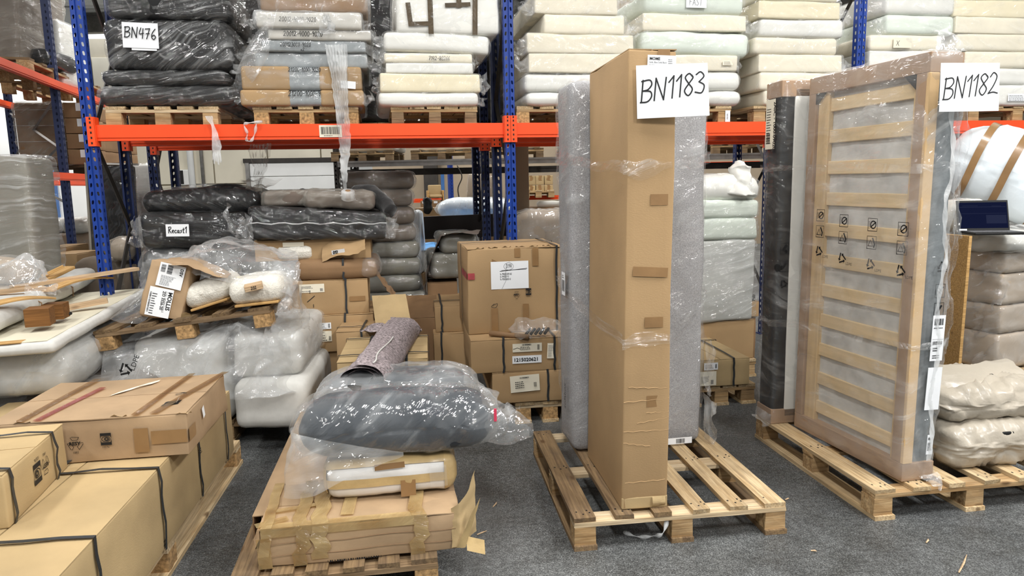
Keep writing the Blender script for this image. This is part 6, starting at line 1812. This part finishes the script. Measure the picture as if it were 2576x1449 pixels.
tag(mesh('plastic_scrap', *sheet(g(((60, 745, 3.7), (100, 738, 3.72), (145, 740, 3.8)), ((65, 730, 3.8), (105, 722, 3.82), (140, 728, 3.9))), 20, 26, .025, (9, 9, 9), 5), M['f_bag2'], None, True), 'crumpled scrap of milky plastic on the plywood strips', 'film')
P = at_height(57, 700, 1.0); tag(mesh('tape_knot', *rbox(.05, .05, .05, .015, (2, 2, 2))[:2], M['tape_d'], None, True, P), 'dark ball of tape on the long pale plank', 'tape ball')

# ---- wrapped things beyond, left of the rack upright
o, W = goods('wrapped_slab', 'tall grey-beige panel in stretch film at the left edge', 'panel', -190, 73, 4.55, .001, 1.80, 'greypanel', 'f_wrap', .30, .0, r=.04, amp=.008, wamp=.016, grow=.02, freq=(2, 2, 12), wn=(30, 12, 50), rot=(0, .03), n=(8, 4, 16))
for k, (z0, z1) in enumerate(((.0, 1.0), (1.0, 1.17))):
    goods('wrapped_bundle', ('beige wrapped bundle at the left edge, lower one', 'beige wrapped bundle at the left edge, upper one')[k], 'bundle', -90, 38 + 6 * k, 4.2, z0 + .001, z1, 'beige_c', 'f_bag', .25, .1, r=.08, amp=.02, wamp=.02, pill=.1)
o, W = goods('wrapped_slab', 'black wrapped panel with pale edges between the rack posts', 'panel', 226, 330, 6.25, .001, 1.78, 'char', 'f_dark', .12, .12, r=.02, amp=.006, wamp=.016, freq=(2, 2, 10), wn=(24, 8, 50), rot=(0, .04), n=(6, 2, 16))
mesh('pale_edge', *box(-W / 2 - .03, -W / 2 - .012, -.07, .07, 0, 1.8), M['greywrap'], o); mesh('pale_edge', *box(-W / 2 - .03, W / 2 + .02, -.07, .07, 1.785, 1.8), M['foam_w'], o)
goods('wrapped_slab', 'white film wrapped panel right of the black panel', 'panel', 338, 398, 6.7, .001, 1.80, 'foam_w', 'f_wrap', .2, .1, r=.04, amp=.01, wamp=.02, wn=(16, 8, 40))
o, sz = cart('big brown wrapped carton behind the rack, left', 112, 228, 8.3, .001, zat(170, 587, 8.3), .8, .1, 'card_d', tapes=False, py=600)
wrap(o, sz, 'f_dust', .02, .012, (20, 10, 20), .01, (2, 2, 14), 3)
z0 = zat(170, 587, 8.3)
goods('wrapped_roll', 'white wrapped roll on the big brown carton behind the rack', 'roll', 108, 226, 8.35, z0, z0 + .17, 'foam_w', 'f_bag', .5, .1, r=.08, wamp=.02, py=570)
goods('wrapped_roll', 'clear bag with a grey roll on the brown carton behind the rack', 'roll', 155, 212, 8.2, z0, z0 + .15, 'greywrap', 'f_bag', .3, .1, r=.06, wamp=.02, py=570)
for k, (x1, y0, y1) in enumerate(((166, 650, 622), (192, 664, 640))):
    cart(('upper', 'lower')[k] + ' flat pale carton left of the rack upright', 108, x1, 5.7 - .25 * k, zat(140, y0, 5.7 - .25 * k) if not k else .001, zat(140, y1, 5.7 - .25 * k), .35, .05, 'card', tapes=False, py=640)
goods('film_heap', 'heap of dusty film and foam on the floor behind the blue upright', 'film', 185, 345, 5.35, .001, 1.02, 'brownbag', 'f_dust', .7, .1, r=.1, amp=.06, wamp=.05, freq=(4, 4, 4), wn=(30, 20, 30), n=(12, 8, 12))
goods('film_heap', 'rolled beige foam in film beside the lower brace of the rack', 'foam', 268, 335, 5.3, 1.02, 1.20, 'beige_c', 'f_dust', .4, .3, r=.08, amp=.02, wamp=.03, freq=(5, 5, 5))

# ---- second racking at the left, running away into the hall
A, B = at_depth(150, 330, 6.7), at_depth(30, 330, 7.9)
lf = None
dirv = np.array([-.26, .965, 0]); lrz = math.atan2(dirv[1], dirv[0])
lf = empty('upright_frame', (A[0], A[1], 0), 0, 'dark blue upright frame with grey braces of the left background rack', 'rack upright')
for q in (A, B):
    q_ = (q - A) * (1, 1, 0)
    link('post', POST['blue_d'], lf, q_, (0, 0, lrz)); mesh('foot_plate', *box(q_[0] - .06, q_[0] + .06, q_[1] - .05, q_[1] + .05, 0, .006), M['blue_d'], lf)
for za, zb in ((1.95, 2.42), (2.42, 1.95), (2.0, 1.6), (1.45, 1.72)):
    a_, b2 = np.array([0, 0, za]), np.array([B[0] - A[0], B[1] - A[1], zb])
    mesh('brace', *tube([a_, (a_ + b2) / 2, b2], .014, 4), M['steel'], lf)
zu1, zu0, zl1, zl0 = zat(150, 207, 6.7), zat(150, 226, 6.7), zat(150, 436, 6.7), zat(150, 455, 6.7)
for q, z0, z1, lab in ((A, zu0, zu1, 'upper near'), (B, zu0 - .03, zu1 - .03, 'upper far'), (A, zl0, zl1, 'lower near'), (B, zl0 - .02, zl1 - .02, 'lower far')):
    a_, b2 = q - dirv * 2.6, q + dirv * 2.6
    beam(f'orange {lab} beam of the left background rack', a_ + np.array([.04, 0, 0]), b2 + np.array([.04, 0, 0]), lrz, z0, z1, conn=False)
# loads on it
c = A + dirv * .2 + np.array([-.75, .25, 0])
def lload(label, x0, x1, y, z0, z1, mt, fm, depth=.8, lab='wrapped goods', rows_=0, name='wrapped_load', rot=None, r=.03):
    o, W = goods(name, label, lab, x0, x1, y, z0, z1, mt, fm, depth, .1, r=r, amp=.008, wamp=.014, freq=(2, 2, 14), wn=(24, 10, 30), py=300, rot=rot, n=(6, 4, 8))
    return o, W


o, W = lload('film wrapped load of brown cartons on the left background rack', 36, 160, 7.3, zl1 + .1, zu0 - .03, 'card_d', 'f_dust')
h = zu0 - .03 - zl1 - .1
for i in range(4): mesh('white_strap', *box(-W / 2 - .02, W / 2 + .02, -.413, -.411, h * (i + .5) / 4, h * (i + .5) / 4 + .004), M['f_shred'], o)
pc_ = [0]
for i in range(3):
    for j in range(4):
        x0 = 165 + i * 45
        z0 = zl1 + .1 + j * (zu0 - zl1 - .15) / 4; z1 = zl1 + .1 + (j + 1) * (zu0 - zl1 - .15) / 4 - .004
        y_ = 7.2 + i * .5
        if x0 + 45 > 300: continue
        oo, sz = cart(f'brown carton behind the blue upright on the left rack, {("left", "middle", "right")[i]} column, {("bottom", "second", "third", "top")[j]} layer', x0, x0 + 44, y_, z0, z1, .45, .1, 'card_d', tapes=False, flaps=False, group='cartons on the left background rack', py=330)
        lb, p2 = patch(oo, plane_of('F', *sz), sz[0] * .72, sz[2] * .45, .05, .075, M['paper'], 'label', .004)
pallet('pallet under the carton load on the left background rack', (at_depth(160, 430, 7.6) * (1, 1, 0) + np.array([0, .3, zl1])), 1.3, .9, .1, feet=False, deck='wood_yd', cross='wood_d', block='wood_d')
pallet('pallet under the wrapped goods on the upper left background beam, near one', (at_depth(40, 180, 6.3) * (1, 1, 0) + np.array([-.3, .3, zu1])), 1.2, .8, lrz, feet=False, deck='wood_yd', cross='wood', block='wood')
pallet('pallet under the wrapped goods on the upper left background beam, far one', (at_depth(150, 180, 7.6) * (1, 1, 0) + np.array([-.2, .4, zu1])), 1.2, .8, lrz, feet=False, deck='wood_yd', cross='wood', block='wood')
lload('grey-brown film wrapped furniture at the top left corner', -90, 66, 6.4, zu1 + .13, zu1 + 1.0, 'taupe', 'f_dust', rot=(0, .06))
lload('dark tall cushion leaning beside the furniture at the top left', 58, 84, 6.6, zu1 + .13, zu1 + .85, 'char', 'f_dark', .5, rot=(0, -.12), r=.06)
lload('pale tall wrapped panel at the top left', 84, 118, 6.9, zu1 + .5, zu1 + 1.2, 'beige_c', 'f_wrap', .5)
lload('white wrapped carton end on the upper left background beam', 134, 170, 6.95, zu1 + .02, zu1 + .62, 'foam_w', 'f_wrap', .4)
lload('dark film wrapped bundle left of the white carton end', 85, 136, 6.9, zu1 + .22, zu1 + .62, 'char', 'f_wrap', .6)
lload('low dark wrapped cushion on the upper left background beam', 70, 134, 6.6, zu1 + .13, zu1 + .3, 'char', 'f_dark', .6, r=.07)

# ---- grey racking beyond the second row, with pallets
for y_, z0, z1, mt, lab in ((9.3, zat(1050, 417, 9.3), zat(1050, 402, 9.3), 'steel', 'front grey beam'), (10.3, zat(1050, 440, 10.3), zat(1050, 424, 10.3), 'steel_d', 'rear dark beam')):
    a_, b2 = at_depth(850, 410, y_), at_depth(2330, 385, y_)
    o = empty('rack_beam', ((a_ + b2) / 2)[:2].tolist() + [z0], 0, f'{lab} of the grey rack in the background', 'rack beam')
    mesh('beam_tube', *box((a_ - b2)[0] / 2, (b2 - a_)[0] / 2, -.03, .03, 0, z1 - z0), M[mt], o)
    mesh('beam_lip', *box((a_ - b2)[0] / 2, (b2 - a_)[0] / 2, -.036, -.03, (z1 - z0) * .7, z1 - z0), M[mt], o)
gz = zat(1050, 402, 9.3)
for px in (850, 2320):
    o = empty('upright_frame', (at_depth(px, 420, 9.3)[0], 9.34, 0), 0, 'dark steel upright of the grey background rack, ' + ('left end' if px < 900 else 'right end'), 'rack upright')
    link('post', POST['steel_d'], o); link('post', POST['steel_d'], o, (0, .96, 0), (0, 0, math.pi))
    mesh('foot_plate', *box(-.08, .08, -.06, .06, 0, .008), M['steel_d'], o)
    o.scale = (1.6, 1, 1)
for k, px in enumerate((930, 1120, 1290, 1480, 1650, 1840, 2030, 2220)):
    P = at_depth(px, 400, 9.8)
    ords = ('first', 'second', 'third', 'fourth', 'fifth', 'sixth', 'seventh', 'eighth')[k]
    pallet(f'{ords} pallet from the left on the grey background beam', (P[0], 9.8, gz), .8, 1.0, 0, n=4, feet=False, deck='wood_yd', cross='wood', block='wood_d')
    oo = goods('wrapped_load', f'pale load on the {ords} pallet of the grey background rack', 'wrapped goods', px - 70, px + 70, 9.4, gz + .12, gz + .9, 'foam_w', None, .8, 0, py=380)

# ---- seen through the opening beside the middle upright
P = at_depth(1160, 520, 8.0)
cart('carton under the white bag of bedding behind the rack', 1110, 1290, 8.15, .001, zat(1160, 552, 8.1) - .002, .5, 0, py=560, tapes=False)
o, W = goods('bedding_bundle', 'big white bag of bedding behind the black panel, through the rack', 'bedding', 1096, 1290, 8.1, zat(1160, 552, 8.1), zat(1160, 500, 8.1), 'whitewrap', 'f_bag', .6, .0, r=.12, amp=.02, wamp=.02, pill=.3, py=530)
tag(mesh('furniture_board', *rbox(1.0, .03, zat(1130, 541, 7.0) - zat(1130, 598, 7.0), .004, (1, 1, 1))[:2], M['panel'], None, False, (at_depth(1170, 570, 7.0)[0] + .1, 7.0, zat(1130, 598, 7.0)), (0, -.02, 0)), 'black-brown furniture panel lying on the blue sheet behind the rack', 'panel')
z0 = zat(1080, 630, 7.1)
o, W = goods('foam_block', 'white foam block with a blue sheet over it behind the rack', 'foam', 1044, 1250, 7.0, .001, z0 - .002, 'foam_w', None, .9, 0, r=.02, py=640)
mesh('blue_cover', *sheet([[(-W / 2 + W * i / 4, -.45 + .22 * j, z0 + .012) for i in range(5)] for j in range(5)], 20, 20, .012, (9, 9, 9), 4), M['blue_s'], o, True)
o, W = goods('white_bag', 'bright white bag between the tall cushion stack and the black panel', 'bag', 1040, 1058, 6.8, .7, zat(1050, 530, 6.8), 'whitewrap', None, .3, 0, r=.04, amp=.02, py=580)
cart('carton block under the white bag behind the rack', 1036, 1062, 6.85, .001, .7, .3, 0, py=600, tapes=False)
for k, (x0, x1, y0, y1, yy) in enumerate(((1058, 1106, 522, 505, 11.5), (1042, 1110, 541, 524, 10.2))):
    oo, sz = cart(('brown wrapped carton with three small labels far behind the rack', 'open carton with a black bag far behind the rack')[k], x0, x1, yy, .001 if k else zat(1080, y0, yy), zat(1080, y1, yy), .6, 0, 'card' if k else 'card_d', tapes=False, py=520)
    if not k:
        cart('carton under the one with three labels far behind the rack', x0, x1, yy, .001, zat(1080, y0, yy) - .002, .6, 0, 'card_d', tapes=False, py=520)
        for t in (.2, .5, .8): patch(oo, plane_of('F', *sz), sz[0] * t - .03, sz[2] * .6, .06, .035, M['paper'], 'label', .006)
    else:
        mesh('black_bag', *(lambda a: (noisy(a[0], a[2], .03, 9, 3), a[1]))(rbox(.11, .1, .2, .04, (5, 5, 5))), M['black'], oo, True, (.0, -.28, sz[2] - .08))
# rack and chair further off
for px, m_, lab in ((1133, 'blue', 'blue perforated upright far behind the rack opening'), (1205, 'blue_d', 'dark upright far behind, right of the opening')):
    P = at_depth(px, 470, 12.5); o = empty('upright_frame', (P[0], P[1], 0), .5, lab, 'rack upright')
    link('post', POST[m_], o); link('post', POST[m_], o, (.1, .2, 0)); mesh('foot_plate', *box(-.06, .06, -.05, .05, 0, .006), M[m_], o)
P = at_depth(1114, 470, 12.2)
tag(mesh('blue_column', *rbox(.055, .06, zat(1114, 438, 12.2), .006, (1, 1, 1))[:2], M['blue_l'], None, False, (P[0], P[1], 0)), 'light blue guard post far behind the rack opening', 'post')
for x0, x1, y0, y1, yy, lab in ((1144, 1400, 438, 424, 12.4, 'upper orange beam far behind the rack'), (1325, 1420, 503, 496, 12.0, 'lower orange beam far behind, right of the middle upright'), (1770, 1910, 421, 408, 12.4, 'orange beam far behind, right of the tall carton'), (1040, 1112, 510, 504, 12.6, 'low orange beam far behind, left of the blue post')):
    a_, b2 = at_depth(x0, (y0 + y1) / 2, yy), at_depth(x1, (y0 + y1) / 2, yy)
    o = empty('rack_beam', ((a_[0] + b2[0]) / 2, yy, zat(x0, y0, yy)), 0, lab, 'rack beam')
    mesh('beam_tube', *box((a_ - b2)[0] / 2, (b2 - a_)[0] / 2, -.02, .02, 0, zat(x0, y1, yy) - zat(x0, y0, yy)), M['orange'], o)
    mesh('beam_lip', *box((a_ - b2)[0] / 2, (b2 - a_)[0] / 2, -.026, -.02, .03, .07), M['orange'], o)
P = at_depth(1095, 490, 11.8)
o = empty('armchair', (P[0], P[1], zat(1095, 505, 11.8)), .2, 'beige chair with wooden arms on the far rack', 'chair')
mesh('backrest', *rbox(.22, .05, .2, .02, (2, 1, 2))[:2], M['card_l'], o, True, (0, .1, .06)); mesh('seat', *rbox(.22, .2, .05, .02, (2, 2, 1))[:2], M['card_l'], o, True, (0, 0, .05))
for s in (-1, 1): mesh('arm', *rbox(.025, .24, .17, .008, (1, 1, 1))[:2], M['ply'], o, True, (s * .125, 0, 0))
for k in range(1): pass
P = at_depth(1190, 470, 11.0)
o, W = goods('wrapped_slab', 'grey plastic wrapped panel leaning far behind the rack opening', 'panel', 1172, 1240, 11.0, zat(1190, 505, 11), zat(1190, 440, 11), 'beige_c', 'f_dark', .3, 0, r=.02, py=470, rot=(0, .12))
cart('carton under the leaning grey panel far behind', 1165, 1240, 11.0, .001, zat(1190, 505, 11) - .002, .5, 0, py=520, tapes=False)
for i in range(3):
    for j in range(2):
        x0 = 1326 + i * 22; yy = 11.6
        oo, sz = cart(f'tan carton far behind the rack, {("left", "middle", "right")[i]} column, {("lower", "upper")[j]} layer', x0, x0 + 21, yy, zat(1350, 489 - 24 * j, yy), zat(1350, 466 - 24 * j, yy), .3, 0, 'card_l', tapes=True, flaps=False, group='tan cartons on the far rack', py=470, seam='y')
P = at_depth(1355, 494, 11.6); pallet('pallet under the tan cartons far behind', (P[0], 11.75, zat(1350, 497, 11.6)), .5, .5, 0, n=3, feet=False)
goods('foam_roll', 'white foam roll far behind, left of the grey sofa block', 'roll', 1352, 1440, 9.5, zat(1370, 521, 9.5), zat(1370, 508, 9.5), 'foam_w', None, .3, 0, r=.03, py=515)
cart('long carton under the white roll behind the rack', 1318, 1460, 9.45, .001, zat(1370, 521, 9.5) - .002, .6, 0, 'card_d', py=530, tapes=False)
o, W = goods('wrapped_sofa', 'beige sofa in creased film behind the big carton', 'sofa', 1296, 1500, 6.6, .001, zat(1370, 532, 6.6), 'beige_c', 'f_bag', .7, .1, r=.17, amp=.02, wamp=.03, freq=(9, 4, 3), py=560, wn=(40, 16, 30))
# hook and cable under the grey beam
a_ = at_depth(1152, 432, 9.0); pth = [at_depth(x, y, 9.26) for x, y in ((1150, 416), (1162, 445), (1152, 475), (1158, 510), (1163, 535), (1155, 558))]
tag(mesh('cable', *tube(catmull(np.array(pth), 30), .008, 5), M['steel_d'], None, True), 'thin grey cable hanging from the grey background beam', 'cable')

# ---- between the tall carton and the bed frame
goods('wrapped_block', 'large grey-white block in dusty stretch film, low in the white stack', 'block', 1735, 1902, 5.4, .45, zat(1840, 603, 5.4), 'silver', 'f_wrap', .6, r=.03, amp=.01, wamp=.014, freq=(2, 2, 16), wn=(24, 12, 30))
pallet('pallet under the white wrapped stack between tall carton and bed frame', (spot(1735, 1902, 5.4, RTH, .6)[0][0], spot(1735, 1902, 5.4, RTH, .6)[0][1], 0), .6, .6, RTH, n=4)
cart('carton under the grey-white wrapped block', 1735, 1902, 5.42, .142, .45, .55, tapes=False)
goods('wrapped_mattress', 'greenish white mattress with a small print, second from the top of the white stack', 'mattress', 1735, 1904, 5.4, zat(1840, 603, 5.4), zat(1840, 549, 5.4), 'foam_g', 'f_wrap', .6, r=.03, wamp=.01)
goods('wrapped_mattress', 'greenish white mattress under the knotted bag', 'mattress', 1735, 1906, 5.4, zat(1840, 549, 5.4), zat(1840, 505, 5.4), 'foam_g', 'f_wrap', .6, r=.03, wamp=.01)
o, W = goods('knotted_bag', 'plump white bag with a twisted neck on top of the white stack', 'bag', 1730, 1912, 5.4, zat(1840, 505, 5.4), zat(1840, 440, 5.4), 'foam_w', 'f_bag', .5, r=.09, amp=.02, wamp=.03, freq=(6, 4, 4), wn=(30, 14, 14))
nv, nf = tube(catmull(np.array([(W * .24, -.16, .06), (W * .25, -.17, .13), (W * .26, -.17, .19), (W * .265, -.165, .245), (W * .27, -.16, .29)]), 26), np.interp(np.linspace(0, 1, 26), [0, .3, .6, .8, 1], [.14, .10, .075, .08, .03]), 24)
nv = np.array(nv); nv = nv + .018 * np.stack([vn(nv * 26, k) for k in range(3)], 1)
mesh('twisted_neck', nv, nf, M['foam_w'], o, True)
o, sz = cart('flat strapped carton with red label on the pallet right of the grey sofa block', 1740, 1893, 4.72, .141, .33, 1.0, .15, 'card_l', straps=(('x', .1), ('y', .05)), tapes=False, seam='y')
lb, p2 = patch(o, plane_of('F', *sz), .1, .12, .1, .05, M['paper'], 'label', .004); Ink().rows(.01, .01, .06, .03, 4, 2).bars(.08, .01, .012, .03, 3).put(lb, p2, M['ink'], .001)
lb, p2 = patch(o, plane_of('F', *sz), .07, .01, .12, .1, M['paper_o'], 'label', .004); Ink().rows(.01, .02, .06, .05, 5, 4).bars(.08, .01, .02, .03, 3).put(lb, p2, M['ink_g'], .001)
patch(o, plane_of('T', *sz), .02, .35, .2, .14, M['tape_r'], 'red_label', .006, .1)
c, W = spot(1752, 1893, 4.74, .15, 1.0); c[2] = 0
pallet('pallet under the flat strapped carton, right of the grey sofa block', c, W + .1, 1.0, .15, n=4)
cart('lower brown carton behind the flat strapped carton', 1795, 1905, 5.86, .001, .40, .3, .1, 'card_d')
o, sz = cart('upper strapped carton with a black tray on it behind the flat strapped carton', 1786, 1912, 5.84, .40, .53, .3, .1, 'card', straps=(('x', -.14), ('x', .12)), tapes=False)
P = o.location; t_ = empty('black_tray', (P[0], P[1], .534), .1, 'shallow black tray on the upper strapped carton', 'tray')
mesh('tray_base', *box(-.19, .19, -.13, .13, 0, .008), M['black'], t_)
for q in ((-.19, .19, -.13, -.12, 0, .05), (-.19, .19, .12, .13, 0, .05), (-.19, -.18, -.13, .13, 0, .05), (.18, .19, -.13, .13, 0, .05)): mesh('tray_side', *box(*q), M['black'], t_)
goods('grey_bag', 'grey-green bag with white label right of the grey sofa block', 'bag', 1745, 1826, 5.95, .42, zat(1790, 728, 5.95), 'greenbag', 'f_bag', .2, .1, r=.06, wamp=.015)
o, W = goods('white_bag', 'white sack with black handwriting right of the grey sofa block', 'bag', 1735, 1800, 5.75, .001, zat(1790, 772, 5.75), 'whitewrap', None, .25, .1, r=.08, amp=.015)
Ink().hand('ngek', W * .3, .40, .06, .008).hand('86', W * .5, .31, .06, .008).put(o, plane_of('F', W, .25, .5), M['ink'], .02)

# ---- right edge: brown wrapped stack with laptop and white bundle
BR = .40
kc = np.array([3.46, 4.90, 0]); LZ = 1.15
bw_ = (.95, .85)
pallet('pallet under the brown wrapped stack at the right edge', kc + Rz(BR, (bw_[0] / 2 - .02, bw_[1] / 2, 0)), bw_[0], .9, BR, n=5, deck='wood_y', cross='wood_p', block='wood_p')
zs = [.141, .41, .62, .85, 1.0]
for k in range(4):
    c = kc + Rz(BR, (bw_[0] / 2 + .01 * (k % 2), bw_[1] / 2 + .02, 0)); c[2] = zs[k]
    o = empty('wrapped_furniture', c, BR, f'brown furniture block in clear film, {("lowest", "second", "third", "top")[k]} of the stack at the right edge', 'furniture', 'brown wrapped blocks')
    sz = (.9, .82, zs[k + 1] - zs[k])
    soft(o, 'brown_cover', sz, 'beige_c', .03, (8, 8, 4), .006, 4, k + 2)
    wrap(o, sz, 'f_bag', .04, .014, (30, 30, 10), .018, (5, 5, 6), k + 5, up=.004)
    ear(o, 'f_bag', (-.45, -.42, sz[2] * .9), (-.45, -.2, sz[2] * .1), (-.47, -.36, -.02), .9, k + 2, 'bag_end', amp=.03)
c = kc + Rz(BR, (bw_[0] / 2, .4, 0)); c[2] = 1.0
o = empty('film_heap', c, BR, 'heap of white packing film on top of the brown stack, under the laptop', 'film')
soft(o, 'packing', (1.0, .85, .13), 'foam_w', .06, (14, 12, 4), .02, 5, 3)
wrap(o, (1.02, .86, .135), 'f_bag', .06, .025, (40, 36, 10), .05, (6, 6, 6), 5, up=.03)
P = at_depth(2440, 574, 4.75)
lt = empty('laptop', (P[0] + .17, P[1] + .02, LZ), -.12, 'black laptop with a dark blue screen on the film heap', 'laptop')
mesh('keyboard_base', *rbox(.335, .23, .016, .006, (2, 2, 1))[:2], M['black'], lt, False, (0, 0, 0))
mesh('keys', *join([box(-.15 + .03 * i, -.124 + .03 * i, -.06 + .026 * j, -.038 + .026 * j, .0155, .0175) for i in range(10) for j in range(5)]), M['ink_g'], lt); tag(lt.children[-1], kind='stuff')
ld_ = mesh('lid', *rbox(.335, .008, .215, .003, (2, 1, 2))[:2], M['black'], lt, False, (0, .115, .012), (-.28, -.0, 0))
mesh('screen', [(-.158, -.0048, .018), (.158, -.0048, .018), (.158, -.0048, .2), (-.158, -.0048, .2)], [(0, 1, 2, 3)], emit('screen_light', '#1b2140', .7), ld_)
ik = Ink()
ik.rect(-.15, .165, .3, .004).rect(-.15, .12, .3, .003).rect(.02, .05, .13, .06).rect(-.13, .175, .1, .003).rect(.06, .172, .06, .003)
mesh('screen_window', np.array([(x, -.0052, y) for x, y in ik.v]), ik.f, emit('screen_lines', '#343a58', .6), ld_)
mesh('sticker', [(-.16, -.0052, .002), (-.11, -.0052, .002), (-.11, -.0052, .013), (-.16, -.0052, .013)], [(0, 1, 2, 3)], M['paper'], ld_)
P = at_depth(2570, 470, 5.3)
o = empty('white_bundle', (P[0] + .06, P[1] + .2, 1.2), .0, 'huge white plastic bundle bound with brown tape at the right edge', 'bundle', rot=(.1, .45, -.55))
def bun(V): return V
soft(o, 'white_plastic', (1.25, .7, .62), 'whitewrap', .26, (26, 18, 14), .022, 5, 4, pill=.25)
for x in (-.42, -.2, .08, .34):
    ring = []
    s_ = 1 - .25 * abs(x / .625) ** 3
    for i in range(41):
        a_ = 2 * math.pi * i / 40
        ca, sa = math.cos(a_), math.sin(a_)
        k = .352 * (abs(ca) ** 3 + abs(sa) ** 3) ** (-1 / 3)
        ring.append((k * ca * (1 - .09 * abs(x / .625) ** 4), .31 + k * sa * .885 * s_))
    V = [(x + dx + .02 * math.sin(i * .3), y, z) for i, (y, z) in enumerate(ring) for dx in (-.024, .024)]
    V = np.array(V); cen = np.array([x, 0, .31]); V = V + (V - cen) / np.linalg.norm(V - cen, axis=1, keepdims=True) * .012
    mesh('tape_band', V, [(2 * i, 2 * i + 1, 2 * i + 3, 2 * i + 2) for i in range(40)], M['tape'], o, True)
goods('boucle_cushion', 'white boucle cushion in film behind the laptop', 'cushion', 2405, 2520, 4.98, 1.13, 1.37, 'boucle', 'f_bag', .3, .1, r=.09, wamp=.02, py=500, pill=.3)

# straw and splinters on the floor
spl = [((2412, 1440), (2432, 1395)), ((1200, 1345), (1225, 1335)), ((2040, 1385), (2055, 1387)), ((1240, 1275), (1250, 1262)), ((2330, 1365), (2335, 1355)), ((1975, 1257), (1985, 1253))]
for ks, (a_, b2) in enumerate(spl):
    p, q = at_height(*a_, .004), at_height(*b2, .006)
    tag(mesh('wood_splinter', *tube([p, (p + q) / 2 + np.array([.004, 0, .002]), q], [.003, .004, .001], 4), M['plank'], None), ('long straw-like splinter at the bottom right of the floor', 'splinter right of the flat taped carton', 'splinter on the floor right of the front pallet', 'splinter just behind the loose tape of the flat carton', 'short splinter on the open floor at the right', 'wood chip on the floor between the two right pallets')[ks], 'splinter', 'wood splinters on the floor')
